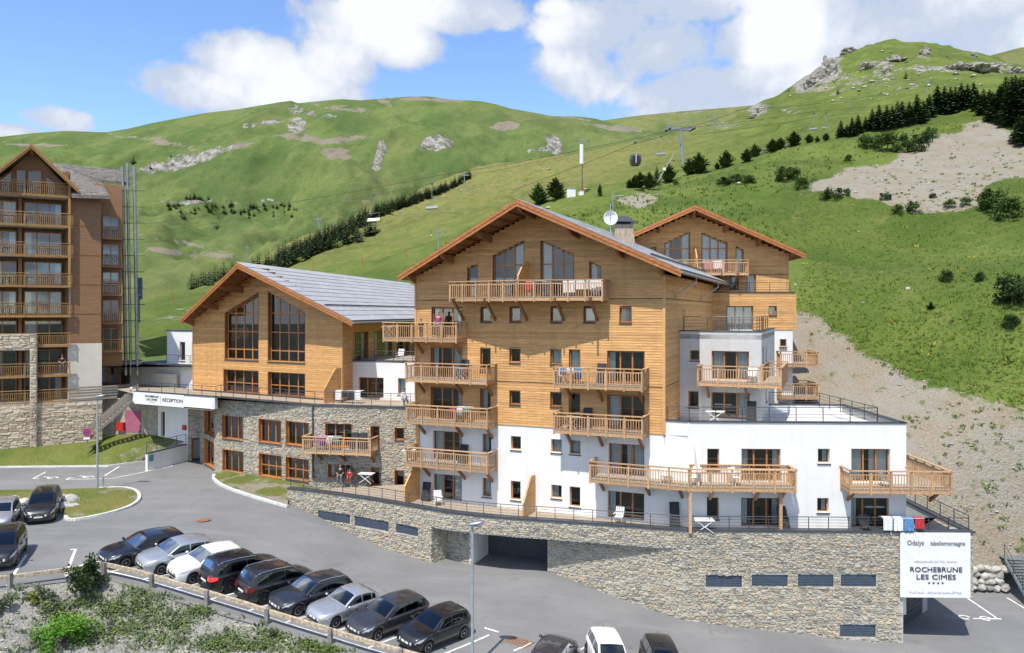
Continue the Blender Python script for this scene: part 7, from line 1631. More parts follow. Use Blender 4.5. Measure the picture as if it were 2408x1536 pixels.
# single rocks on the meadow
rk_ = [(1222, 430, 9, 'meadow'), (1085, 447, 7, 'm'), (1110, 443, 6, 'm'), (1045, 461, 8, 'm'), (1000, 440, 6, 'm'), (940, 500, 6, 'm'), (870, 560, 5, 'm'), (2135, 680, 15, 'm'), (2030, 712, 9, 'm'), (1870, 671, 10, 'm'), (2075, 640, 7, 'm'), (1235, 435, 7, 'm'), (1290, 398, 10, 'm'), (960, 560, 5, 'm'), (1735, 600, 5, 'm')]
for i_, (x, y, s, _) in enumerate(sorted(rk_)):
    p = hit(x, y)
    if p: rock(p, s * p.y / FP, ORDN[i_] + ' grey rock from the left lying in the meadow grass', 'rocks in the meadow')
# crags of the rocky top
mat('crag', (.27, .25, .215), .95, .45, .35, bump=.9, bscale=1.0)
def crag_mesh(seed):
    bm = bmesh.new(); bmesh.ops.create_icosphere(bm, subdivisions=4, radius=.5); o_ = Vector((seed * 3.1, seed * 1.7, seed))
    for v in bm.verts:
        d = v.co.normalized(); c = v.co.copy(); k = mnoise.cell(Vector((c.x * 5, c.y * 5, c.z * 2.4)) + o_) * .16 + mnoise.noise(c * 3 + o_) * .35 + mnoise.noise(c * 9 + o_) * .12; v.co = c * (.8 + k)
        if v.co.z > .2: v.co.z = .2 + (v.co.z - .2) * (.7 + .6 * mnoise.cell(c * 4 + o_))
    me = bpy.data.meshes.new('crag'); bm.to_mesh(me); bm.free(); return me
CRAG = [crag_mesh(70 + i) for i in range(5)]
for c_ in CRAG: c_.materials.append(MATS['crag'])
for x, y, w_, h_, lb in ((1948, 172, 44, 52, 'tall rock tower on the shoulder of the rocky summit'), (1915, 192, 46, 26, 'broken crag at the foot of the rock tower'), (1995, 118, 30, 14, 'flat crag on the left brow of the summit'), (2178, 122, 24, 17, 'round crag on the right brow of the summit'), (2104, 138, 40, 14, 'long pale crag in the upper summit slope'), (2040, 155, 36, 18, 'craggy outcrop in the middle of the summit slope'), (2086, 164, 24, 22, 'pointed outcrop right of the middle one'), (2255, 158, 60, 16, 'low cliff band on the right summit slope'), (2310, 160, 70, 18, 'cliff band nearer the right edge'), (2390, 168, 40, 18, 'dark crag at the right edge of the cliff band'), (1790, 258, 24, 18, 'outcrop on the left foot of the summit'), (1772, 272, 30, 12, 'lowest outcrop at the left foot of the summit'), (2290, 128, 16, 8, 'small crag on the right skyline')):
    p = hit(x, y + 4)
    if p is None: continue
    k = p.y / FP; o = bpy.data.objects.new('crag', random.choice(CRAG)); COL.objects.link(o); o.location = p; o.scale = (w_ * k * 1.25, w_ * k, h_ * k * 1.7); o.rotation_euler = (0, 0, random.uniform(0, 6)); tag(o, lb, 'crag')
# plants of the bank below the rail
WD = [bush_mesh(120 + i, 420, 'weeds', .13, 9) for i in range(3)]; WG = [bush_mesh(130, 420, 'weeds_grey', .12, 9, spiky=.8)]; WY = [bush_mesh(131, 420, 'weeds_yellow', .12, 9, spiky=.6)]
def weed(px, py, wpx, lib, hf): 
    p = hit(px, py, 'gravel_bank')
    if p is None: return
    return p, wpx * p.y / FP
V, F, A = [], [], []; rr = random.Random(5)
patches = [(330, 1400, 70, 30), (300, 1430, 90, 30), (350, 1450, 60, 40), (260, 1440, 40, 20), (420, 1470, 50, 25), (300, 1480, 60, 25), (380, 1510, 90, 30), (470, 1440, 40, 15), (540, 1505, 60, 25), (640, 1500, 60, 30), (720, 1520, 50, 20), (600, 1525, 70, 15), (200, 1420, 50, 20), (120, 1430, 40, 25), (500, 1520, 60, 20), (230, 1500, 60, 30), (770, 1530, 50, 12), (430, 1400, 30, 12), (160, 1460, 50, 20)]
for k in range(8500):
    x, y, rx, ry = rr.choice(patches); p = hit(x + rr.gauss(0, rx * .45), y + rr.gauss(0, ry * .45), 'gravel_bank')
    if p is None: continue
    d = Vector((rr.gauss(0, 1), rr.gauss(0, 1), rr.uniform(0, .5))).normalized(); quad_leaf(V, F, A, p + Vector((0, 0, rr.uniform(.02, .20))), d, Vector((rr.gauss(0, .5), rr.gauss(0, .5), 1)).normalized(), rr.uniform(.07, .17), rr.uniform(.03, .075), rr.random())
o = bpy.data.objects.new('leafy_ground_cover', finish('leafy_ground_cover', V, F, A, 'weeds')); COL.objects.link(o); kind(o, 'stuff', 'broad-leaved ground cover in patches on the stony bank', 'plants')
tufts('bank_grass', [(0, 1385), (228, 1356), (430, 1420), (860, 1536), (0, 1536)], 350, .28, 'weeds_grey', 'gravel_bank', 'dry grass tufts on the stony bank', blades=7)
BB = [bush_mesh(140, 2600, 'leaves_bright', .05, 22)]; bush_at(150, 1512, 135, BB, 'bright green rounded bush low on the stony bank', None, .55, 'gravel_bank')
bush_at(205, 1385, 85, BSD, 'dark leafy bush growing through the corner of the timber rail', None, .95, 'gravel_bank')
for x, y, w_, lb in ((75, 1418, 36, 'yellowish round herb left of the rail corner on the bank'), (105, 1412, 40, 'grey-green wormwood tuft near the rail corner'), (10, 1440, 50, 'grey tuft at the left edge of the bank'), (640, 1500, 30, 'purple-flowered tuft right of the ground cover')): bush_at(x, y, w_, WY if 'yellow' in lb else WG, lb, None, .9, 'gravel_bank', 'herb')
# ------------------------------------------------------------------ ski lifts, masts, markers
mat('lift_grey', (.22, .25, .28), .5, .1, 3); mat('gondola_dark', (.06, .065, .07), .3, .1, 3, coat=.5); mat('lift_blue', (.10, .16, .22), .5, .1)
def foot(px, py): p = hit(px, py); return p
def pylon(px, pyb, pyt, arm_px, label, Y=None, lean=0.0, big=False):
    b = hit(px, pyb) if Y is None else at(px, pyb, Y); k = b.y / FP; h = (pyb - pyt) * k; t = thing('lift_pylon', label, 'lift pylon', tuple(b)); r = h * (.045 if big else .032); top = b + Vector((lean * k, 0, h))
    m = MB(); m.tube([b - Vector((0, 0, 1)), top], r * 1.2, 10, r * .8); obj('mast', m, 'lift_grey', t)
    w_ = arm_px * k; m = MB(); m.cbox(top - Vector((0, 0, r)), w_, r * 1.4, r * 1.6, .12); obj('cross_arm', m, 'lift_grey', t)
    for s in (-1, 1):
        c = top + Vector((s * w_ * .46, 0, -r * .4)); m = MB(); m.cbox(c, r * 1.2, r * 8, r * 1.2, .3); sh = obj('sheave_beam', m, 'lift_grey', t)
        for j in range(6): m = MB(); m.lathe([(r * .9, -r * .3), (r * .9, r * .3)], c + Vector((-.3 * (j - 2.5) * r * 1.3, (j - 2.5) * r * 1.35, 0)), axis='x', n=10); obj('sheave', m, 'gondola_dark', sh)
    if big:
        for s in (-1, 1): m = MB(); m.tube([top + Vector((s * w_ * .45, 0, 0)), top + Vector((s * w_ * .40, 0, h * .22))], r * .22, 5); obj('gantry_post', m, 'lift_grey', t)
        m = MB(); m.tube([top + Vector((-w_ * .45, 0, h * .14)), top + Vector((w_ * .45, 0, h * .24))], r * .2, 5); obj('gantry_beam', m, 'lift_grey', t)
        for i in range(5): m = MB(); x = -w_ * .4 + w_ * .2 * i; m.tube([top + Vector((x, 0, 0)), top + Vector((x, 0, h * (.16 + .02 * i)))], r * .12, 4); obj('catwalk_post', m, 'lift_grey', t)
        m = MB(); m.cbox(b + Vector((lean * k * .6 - r * 1.1, -r, h * .55)), r * .8, r * .8, h * .16); obj('ladder_box', m, 'lift_grey', t)
    else: m = MB(); m.tube([top, top + Vector((0, 0, h * .12))], r * .5, 5); obj('mast_head', m, 'lift_grey', t)
    return top
pylon(1607, 384, 303, 62, 'big grey lift pylon with sheave trains on the upper meadow', None, -8, True)
pylon(1097, 449, 412, 26, 'slim lift pylon at the upper end of the conifer band', None, -6); pylon(758, 566, 516, 26, 'leaning lift pylon among the conifers of the band', None, -10)
pylon(581, 626, 583, 14, 'grey lift pylon behind the hall ridge', 175); pylon(1031, 590, 545, 38, 'stout lift pylon with wheel batteries above the chalet eave', None, 0, False); pylon(1676, 307, 277, 26, 'thin pylon with a long hut behind the big lift pylon', None, 0)
pylon(1370, 372, 330, 30, 'far pylon just behind the white radio mast'); pylon(2180, 218, 192, 18, 'small pylon above the skyline spruces'); pylon(1997, 258, 240, 14, 'small far pylon left of the skyline spruces')
def cable(pts, label, r=.045):
    q = [at(*p) for p in pts]; out = []
    for a, b in zip(q, q[1:]):
        for i in range(12): f = i / 12; v = a + (b - a) * f; v.z -= 4 * f * (1 - f) * (b - a).length * .006; out.append(v)
    m = MB(); m.tube(out + [q[-1]], r, 5); return tag(obj('lift_cable', m, 'cable'), label, 'cable')
cable([(318, 530, 320), (1031, 413, 230), (1590, 305, 165), (1740, 258, 240), (2100, 215, 420)], 'dark cable running from the left pipes up to the big pylon', .06)
cable([(318, 550, 320), (700, 492, 270), (1097, 414, 240), (1420, 345, 190), (1625, 300, 170)], 'second cable just below the long dark one', .04); cable([(318, 573, 320), (758, 517, 290), (1095, 426, 250)], 'lowest thin cable over the conifer band', .035)
cable([(1205, 448, 150), (1494, 337, 135), (1580, 312, 165)], 'cable carrying the dark gondola', .04); cable([(1620, 300, 165), (1915, 262, 190), (2408, 200, 330)], 'upper cable running right over the spruces', .04); cable([(1625, 318, 165), (1940, 272, 190), (2408, 225, 330)], 'lower cable running right over the spruces', .04)
# gondola
g = at(1494, 336, 135); t = thing('gondola', 'dark grey gondola cabin hanging over the meadow', 'gondola', tuple(g))
m = MB(); m.tube([g, g + Vector((0, 0, -1.9))], .07, 6); obj('hanger', m, 'lift_grey', t); m = MB(); m.cbox(g + Vector((0, 0, -.15)), .6, .3, .35); obj('grip', m, 'gondola_dark', t)
c = g + Vector((0, 0, -3.1)); ringz = [(-.95, .62), (-.7, .85), (0, 1.0), (.75, .9), (1.0, .7)]; mb = MB()
for z, f in ringz:
    for x, y in ((-1, -.8), (-.7, -1), (.7, -1), (1, -.8), (1, .8), (.7, 1), (-.7, 1), (-1, .8)): mb.v.append((c.x + x * f * .98, c.y + y * f * .9, c.z + z))
for i in range(4):
    for k in range(8): mb.f.append((i * 8 + k, i * 8 + (k + 1) % 8, (i + 1) * 8 + (k + 1) % 8, (i + 1) * 8 + k))
mb.f += [tuple(range(8)), tuple(range(32, 40))]; cab = obj('cabin', mb, 'gondola_dark', t)
for x0, x1 in ((-.62, -.1), (.1, .62)): m = MB(); m.quadbox([c + Vector(q) for q in ((x0, -.95, -.35), (x1, -.95, -.35), (x1, -.90, -.35), (x0, -.90, -.35), (x0 * .95, -.90, .6), (x1 * .95, -.90, .6), (x1 * .95, -.85, .6), (x0 * .95, -.85, .6))]); obj('cabin_window', m, 'car_glass', cab)
m = MB(); m.cbox(c + Vector((-.02, -.96, -.6)), .1, .06, 1.5); obj('door_frame', m, 'plastic_white', cab); m = MB(); m.cbox(c + Vector((-.55, -.93, .62)), .6, .03, .16); obj('name_band', m, 'lift_blue', cab)
def chair(px, pyt, pyb, label, white=False, Y=None):
    Y = Y or 5.2 * FP / (pyb - pyt); g = at(px, pyt, Y); h = (pyb - pyt) * Y / FP; t = thing('chairlift_chair', label, 'chairlift chair', tuple(g)); mt = 'plastic_white' if white else 'lift_grey'
    m = MB(); m.tube([g, g + Vector((0, 0, -h * .55)), g + Vector((-.25, 0, -h * .68))], .05, 6); obj('hanger', m, 'lift_grey', t); m = MB(); m.cbox(g + Vector((0, 0, -.25)), .5, .3, .4); obj('grip', m, 'gondola_dark', t)
    s = g + Vector((-.1, 0, -h)); w_ = 1.15
    m = MB(); m.quadbox([s + Vector(q) for q in ((-w_, -.4, .12), (w_, -.4, .28), (w_, .35, .22), (-w_, .35, .06), (-w_, -.4, .24), (w_, -.4, .40), (w_, .35, .34), (-w_, .35, .18))]); obj('seat', m, mt, t)
    m = MB(); m.quadbox([s + Vector(q) for q in ((-w_, .3, .25), (w_, .3, .40), (w_, .42, .40), (-w_, .42, .25), (-w_, .5, .80), (w_, .5, .95), (w_, .58, .95), (-w_, .58, .80))]); obj('backrest', m, mt, t)
    m = MB(); m.tube([s + Vector((-w_, -.3, .3)), s + Vector((-w_ * 1.02, .1, h * .30)), s + Vector((w_, .1, h * .36)), s + Vector((w_ * 1.02, -.3, .46))], .035, 5); obj('frame', m, 'lift_grey', t)
for x, a, b, lb, wh in ((1016, 432, 494, 'chairlift chair hanging left of the chalet peak', False), (879, 459, 523, 'white chairlift chair over the conifer band', True), (1555, 321, 366, 'chairlift chair hanging left of the big pylon', False), (1914, 266, 307, 'left of two neighbouring chairs on the upper right cable', False), (1943, 266, 304, 'right of two neighbouring chairs on the upper right cable', False)): chair(x, a, b, lb, wh)
# radio mast, leaning pole, markers, huts, panel
b = hit(1369, 458); k = b.y / FP; t = thing('radio_mast', 'slim mast with a white antenna panel on the meadow', 'mast', tuple(b)); top = b + Vector((0, 0, 118 * k))
m = MB(); m.tube([b - Vector((0, 0, .3)), b + Vector((0, 0, 75 * k))], .11, 7, .07); obj('pole', m, 'steel_dark', t); m = MB(); m.tube([b + Vector((-.1, 0, 72 * k)), top - Vector((.1, 0, 0))], .36, 10); obj('antenna', m, 'plastic_white', t)
m = MB(); m.tube([b, b + Vector((0, 0, 1.6))], .16, 7); obj('base_sleeve', m, 'red', t)
for x, y, s in ((1342, 462, 1.6), (1366, 458, .8)): p = hit(x, y); q = thing('equipment_box', 'white equipment cabinet beside the radio mast' if s > 1 else 'small white box at the foot of the radio mast', 'cabinet', tuple(p)); m = MB(); m.cbox(p - Vector((0, 0, .3)), s, .9, s * .8 + .3, .2); obj('cabinet', m, 'plastic_white', q); m = MB(); m.cbox(p + Vector((0, 0, s * .8)), s * 1.1, 1.0, .08, .2); obj('lid', m, 'steel', q)
b = hit(1536, 446); k = b.y / FP; t = thing('snow_lance', 'thin leaning snow lance below the big pylon', 'lance', tuple(b)); tp_ = b + Vector((50 * k, 0, 86 * k)); m = MB(); m.tube([b, tp_], .09, 7, .05); obj('pole', m, 'steel', t); m = MB(); m.cbox(b + (tp_ - b) * .52, .5, .4, .5); obj('valve_box', m, 'plastic_white', t); m = MB(); m.tube([b + Vector((-.6, 0, -.2)), b + Vector((-.6, 0, 1.6))], .08, 6); obj('marker', m, 'red_pole', t)
for x, y, h_ in ((737, 642, 29), (852, 624, 30), (955, 604, 28), (405, 714, 30)):
    b = hit(x, y)
    if b is None: continue
    t = thing('piste_marker', {737: 'leftmost red piste marker right of the hall ridge', 852: 'middle red piste marker between hall and chalet', 955: 'red piste marker just left of the chalet roof', 405: 'red piste marker left of the hall roof'}[x], 'marker', tuple(b), 'red piste markers'); hh = h_ * b.y / FP; m = MB(); m.tube([b - Vector((0, 0, .2)), b + Vector((-.06 * hh, 0, hh))], .09, 6, .06); obj('pole', m, 'red_pole', t)
p = at(327, 715, 82); t = thing('snow_gun_tower', 'dark upright panel tower beside the flue pipes', 'tower', (p.x, p.y, p.z)); m = MB(); m.tube([p - Vector((0, 0, 2)), p + Vector((0, 0, 1.0))], .12, 7); obj('mast', m, 'lift_grey', t); m = MB(); m.cbox(p + Vector((.05, 0, .5)), .5, .4, 2.3, .2); obj('panel', m, 'lift_blue', t)
for x in (0, 1): m = MB(); m.lathe([(.07, 0), (.07, .08)], p + Vector((-.1 + .3 * x, -.25, .9)), n=8); obj('fitting', m, 'plastic_white', t)
b = hit(1798, 362); k = b.y / FP; t = thing('timber_shelter', 'low weathered timber rack on the upper slope', 'shelter', tuple(b)); m = MB(); m.cbox(b + Vector((0, 0, .9)), 36 * k, .9, .35); obj('deck', m, 'grey_wood', t)
for s in (-1, 0, 1): m = MB(); m.cbox(b + Vector((s * 15 * k, 0, -.3)), .2, .2, 1.25); obj('leg', m, 'grey_wood', t)
b = hit(1659, 283)
if b: k = b.y / FP; t = thing('summit_hut', 'long low hut roof on the ridge by the thin pylon', 'hut', tuple(b)); m = MB(); m.cbox(b + Vector((0, 0, .4)), 42 * k, 3, 1.6, .12); obj('wall', m, 'grey_wood', t); m = MB(); m.cbox(b + Vector((0, 0, 2.0)), 48 * k, 4, .5, .12); obj('roof', m, 'roof_old', t)
# dish and aerial on the chalet roof
dp = at(1436, 513, 52.5); t = thing('satellite_dish', 'white satellite dish on a pole on the chalet roof', 'dish', tuple(dp - Vector((0, 0, 2)))); m = MB(); m.tube([dp + Vector((0, .1, -2.6)), dp + Vector((0, .1, 1.0))], .035, 6); obj('pole', m, 'steel', t)
m = MB(); pr_ = [(.02, .12), (.25, .09), (.42, .02), (.50, -.05), (.49, -.03), (.40, .06), (.2, .13), (.02, .16)]; m.lathe([(r_, h_) for r_, h_ in pr_], dp, axis='y', n=24); d_ = obj('reflector', m, 'plastic_white', t, smooth=True); m = MB(); m.tube([dp + Vector((0, 0, -.45)), dp + Vector((-.05, -.55, -.25))], .015, 5); obj('feed_arm', m, 'steel', d_)
ap = at(1441, 462, 52.8); t = thing('tv_aerial', 'thin television aerial above the satellite dish', 'aerial', tuple(ap - Vector((0, 0, 2)))); m = MB(); m.tube([ap + Vector((0, 0, -1.3)), ap + Vector((0, 0, .25))], .022, 6); obj('mast', m, 'steel', t); m = MB(); m.tube([ap + Vector((-.1, 0, .0)), ap + Vector((.75, 0, .08))], .015, 5); bm_ = obj('boom', m, 'steel', t)
for i in range(6): m = MB(); x = .1 + i * .12; m.tube([ap + Vector((x, -.3, .03)), ap + Vector((x, .3, .03))], .008, 4); obj('element', m, 'steel', bm_)
for s in (-1, 1): m = MB(); m.tube([ap + Vector((-.02, 0, .03)), ap + Vector((.02 - .12 * (s < 0), 0, .03 + s * .32))], .012, 4); obj('reflector_rod', m, 'steel', bm_)
# ------------------------------------------------------------------ terrace furniture, washing and people
mat('cloth_red', (.45, .03, .05), .9, .2, 8); mat('cloth_purple', (.20, .06, .25), .9, .3, 8); mat('cloth_teal', (.05, .28, .27), .9, .2, 8); mat('cloth_white', (.72, .73, .75), .9, .15, 8); mat('cloth_dark', (.02, .022, .03), .9, .3, 8); mat('cloth_blue', (.10, .25, .48), .9, .3, 8); mat('cloth_pink', (.50, .22, .28), .9, .3, 8)
def table_x(p, rz, label, w_=1.15):
    t = thing('folding_table', label, 'table', tuple(p), None, rz); ORG[t] = Vector((0, 0, 0))
    m = MB(); m.cbox((0, 0, .70), w_, .72, .04); obj('table_top', m, 'plastic_white', t)
    for s in (-1, 1):
        for a in (-1, 1): m = MB(); m.tube([(a * w_ * .42, s * .3, .02), (-a * w_ * .42, s * .3, .70)], .025, 5); obj('leg', m, 'plastic_white', t)
    m = MB(); m.tube([(-w_ * .42, -.3, .02), (-w_ * .42, .3, .02)], .02, 5); obj('foot_bar', m, 'plastic_white', t)
def pad(p, rz, label, h=1.25, lean=.25, mt='fabric_dark'):
    t = thing('folded_lounger', label, 'lounger', tuple(p), None, rz); ORG[t] = Vector((0, 0, 0))
    m = MB(); m.quadbox([(-.30, -.05, .03), (.30, -.05, .03), (.30, .08, .03), (-.30, .08, .03), (-.28, lean - .05, h), (.28, lean - .05, h), (.28, lean + .06, h), (-.28, lean + .06, h)]); obj('cushion', m, mt, t)
    for s in (-1, 1): m = MB(); m.tube([(s * .29, -.1, .02), (s * .28, lean * .7, h * .75)], .018, 5); obj('leg', m, 'steel_dark', t)
def chair_(p, rz, label, mt='plastic_white', group=None, low=False):
    t = thing('garden_chair', label, 'chair', tuple(p), group, rz); ORG[t] = Vector((0, 0, 0)); sz = .42 if not low else .33
    m = MB(); m.cbox((0, 0, sz), .50, .48, .03); obj('seat', m, mt, t)
    for i in range(5): m = MB(); x = -.22 + i * .11; m.quadbox([(x - .04, .22, sz + .05), (x + .04, .22, sz + .05), (x + .04, .24, sz + .05), (x - .04, .24, sz + .05), (x - .04, .38, sz + .55), (x + .04, .38, sz + .55), (x + .04, .40, sz + .55), (x - .04, .40, sz + .55)]); obj('back_slat', m, mt, t)
    m = MB(); m.tube([(-.26, .39, sz + .56), (.26, .39, sz + .56)], .02, 5); obj('back_rail', m, mt, t)
    for sx in (-1, 1):
        for sy in (-1, 1): m = MB(); m.tube([(sx * .25, sy * .24, 0), (sx * .24, sy * .2, sz)], .018, 5); obj('leg', m, mt, t)
        m = MB(); m.cbox((sx * .27, 0, sz + .2), .05, .5, .03); obj('armrest', m, mt, t)
def rack(p, rz, label, cloths, w_=1.5):
    t = thing('drying_rack', label, 'drying rack', tuple(p), None, rz); ORG[t] = Vector((0, 0, 0))
    for s in (-1, 1):
        for a in (-1, 1): m = MB(); m.tube([(s * w_ * .3, a * .32, .02), (s * w_ * .3, -a * .28, .95)], .014, 5); obj('leg', m, 'plastic_white', t)
        m = MB(); m.tube([(-w_ / 2, s * .28, .96), (w_ / 2, s * .28, 1.0)], .014, 5); obj('side_rail', m, 'plastic_white', t)
    for i in range(9): m = MB(); x = -w_ / 2 + w_ * i / 8; m.tube([(x, -.28, .97), (x, .28, .97)], .006, 4); obj('rod', m, 'plastic_white', t)
    n = len(cloths)
    for i, c in enumerate(cloths):
        x0 = -w_ / 2 + w_ * (i + .06) / n; x1 = -w_ / 2 + w_ * (i + .94) / n; L = random.uniform(.4, .75); m = MB(); k = 7; ys = []
        for j in range(k + 1):
            x = x0 + (x1 - x0) * j / k; y = -.30 + .03 * math.sin(j * 2.1 + i); ys.append((x, y))
        for (xa, ya), (xb, yb) in zip(ys, ys[1:]): m.poly([(xa, ya, .99 - L + random.uniform(-.02, .02)), (xb, yb, .99 - L), (xb, -.285, 1.0), (xa, -.285, 1.0)]); m.poly([(xa, -.285, 1.0), (xb, -.285, 1.0), (xb, .1, 1.0), (xa, .1, 1.0)])
        obj('laundry', m, c, t, fixn=False)
def onM(px, zf, o): return FM.P(FM.tz(px, 900, o)[0], zf, o)
def onF(f, px, zf, o): return f.P(f.tz(px, 900, o)[0], zf, o)
rM, rW, rS2, rS1 = -FM.a, -FW.a, -FS2.a, -FS1.a
table_x(onF(FS2, 862, F0, 1.0), rS2, 'white cross-legged table beside the couple on the stone terrace')
pad(onF(FS2, 833, ZB1, .35), rS2, 'left of two dark loungers folded on the stone building balcony'); pad(onF(FS2, 852, ZB1, .35), rS2, 'right of two dark loungers folded on the stone building balcony')
rack(onF(FS2, 770, ZB1, .75), rS2, 'drying rack with purple washing on the stone building balcony', ['cloth_purple', 'cloth_purple', 'cloth_white', 'cloth_teal'], 2.2)
rack(FX.P(FX.tz(822, 900, 3.0)[0], F2, 3.0), -FX.a, 'drying rack hung with dark clothes on the annex terrace', ['cloth_white', 'cloth_dark', 'cloth_dark', 'cloth_white'], 2.3)
for px, z, o, lb in ((1000, F0, .5, 'dark folded lounger beside the left screen on the terrace'), (1088, F1, .3, 'dark folded lounger on the lowest left balcony'), (1090, F3, .3, 'dark folded lounger on the third left balcony'), (1413, F3, .3, 'dark folded lounger on the upper right chalet balcony'), (1380, F2, .3, 'dark folded lounger on the lower right chalet balcony')): pad(onM(px, z, o), rM, lb)
pad(onF(FW, 1585, F0, .6) if False else onM(1587, F0, .5), rW, 'tall dark folded lounger near the wooden post on the terrace', 1.5); pad(onF(FW, 1848, F0, .6), rW + .3, 'stack of dark chairs leaning by the right wooden post', 1.35, .5)
pad(FG.P(FG.tz(1767, 950, .8)[0], FZ, .8), rM, 'dark folded lounger on the roof terrace before the grey block', 1.35); table_x(FG.P(FG.tz(1682, 950, 1.6)[0], FZ, 1.6), rM, 'white cross-legged table on the roof terrace before the grey block')
table_x(onM(1085, F3, .8), rM, 'white table on the third left chalet balcony', .8); table_x(onM(962, F1, .8), rM, 'white table on the lowest left chalet balcony', .8); table_x(onM(1345, F2, .8), rM, 'white table on the lower right chalet balcony', .9)
table_x(onF(FW, 1655, F0, .9), rW, 'white folding table beside the wooden post on the terrace'); table_x(onM(915, F4, .7), rM, 'white table at the left end of the high left balcony', .8)
rack(onM(1085, F2, .8), rM, 'drying rack with red and green towels on the second left balcony', ['cloth_red', 'cloth_white', 'cloth_teal']); rack(onM(1345, F3, .8), rM, 'drying rack with a blue towel on the upper right balcony', ['cloth_blue', 'cloth_white', 'cloth_blue'])
rack(onM(1372, F5, .7), rM, 'drying rack with white washing on the top balcony', ['cloth_white', 'cloth_white', 'cloth_white'], 2.6); rack(onM(1260, F5, 1.0), rM, 'drying rack with a red towel on the top balcony', ['cloth_red', 'cloth_dark'], 1.2)
rack(onF(FW, 2120, F0, .85), rW, 'drying rack with coloured washing at the right end of the terrace', ['cloth_white', 'cloth_white', 'cloth_blue', 'cloth_red'], 2.4); rack(FN.P(FN.tz(1675, 650, .9)[0], FA, .9), -FN.a, 'drying rack with pink towels on the rear chalet balcony', ['cloth_pink', 'cloth_white'], 1.6)
chair_(onM(1320, F3, .9), rM + .4, 'white slatted chair at the left end of the upper right balcony'); chair_(onM(1565, F1, .8), rM, 'white slatted chair high-backed on the long balcony'); chair_(onF(FW, 1635, F1, .8), rW - .5, 'white chair just right of the bend of the long balcony'); chair_(onF(FW, 1730, F1, .8), rW + .5, 'pale reclining chair on the long balcony'); chair_(onF(FW, 2085, F1, .8), rW + .8, 'grey reclining chair on the corner balcony', 'steel', None, True)
chair_(onM(1030, F0, 1.1), rM + .6, 'white sun chair on the terrace by the left screen', 'plastic_white', None, True); chair_(onM(1455, F0, .9), rM, 'white chair at the terrace railing below the chalet door'); chair_(FG.P(FG.tz(1768, 850, .8)[0], F3, .8), rM, 'white slatted chair on the grey block balcony'); chair_(FX.P(FX.tz(940, 840, -1.2)[0], ZX, -1.2), -FX.a, 'white chair on the annex roof terrace'); chair_(onF(FW, 2035, F0, .8), rW, 'dark chair beside the right terrace door', 'steel_dark')
rb_ = random.Random(2)
for i, z in enumerate(fl[1:6]):
    q = FB_.P(1.9 + rb_.uniform(-.3, .3), z, -.8); t = thing('balcony_table', 'wooden table with chairs on the wooden block, %s balcony from the top' % ('second', 'third', 'fourth', 'fifth', 'sixth')[i], 'table', tuple(q), 'balcony tables of the wooden block', R(30)); ORG[t] = Vector((0, 0, 0))
    m = MB(); m.cbox((0, 0, .68), 1.1, .6, .04); obj('table_top', m, 'grey_wood', t)
    for sx in (-1, 1):
        for sy in (-1, 1): m = MB(); m.cbox((sx * .5, sy * .25, 0), .06, .06, .68); obj('leg', m, 'grey_wood', t)
# --- people
mat('skin', (.45, .26, .18), .6, .05, 8); mat('hair_grey', (.20, .19, .18), .9, .2, 20); mat('hair_dark', (.03, .022, .018), .9, .2, 20); mat('shirt_pink', (.34, .05, .16), .9, .15, 8); mat('shirt_black', (.018, .018, .022), .9, .2, 8); mat('shirt_red', (.50, .015, .03), .9, .15, 8); mat('shirt_white', (.70, .71, .72), .9, .1, 8); mat('jeans', (.06, .09, .16), .9, .2, 8); mat('shorts_grey', (.16, .16, .17), .9, .2, 8)
def skin_obj(name, J, E, material, parent, grow=0.0, scale=1.0):
    names = [n for n in J if any(n in e for e in E)]; idx = {n: i for i, n in enumerate(names)}
    me = bpy.data.meshes.new(name); me.from_pydata([Vector(J[n][0]) * scale for n in names], [(idx[a], idx[b]) for a, b in E], []); o = bpy.data.objects.new(name, me); COL.objects.link(o); o.parent = parent
    o.modifiers.new('skin', 'SKIN').use_smooth_shade = True
    for n in names: r = (J[n][1] + grow) * scale; v = me.skin_vertices[0].data[idx[n]]; v.radius = (r, r * (J[n][2] if len(J[n]) > 2 else 1)); v.use_root = (n == names[0])
    o.modifiers.new('sub', 'SUBSURF').levels = 1; o.modifiers['sub'].render_levels = 2; me.materials.append(MATS[material]); return o
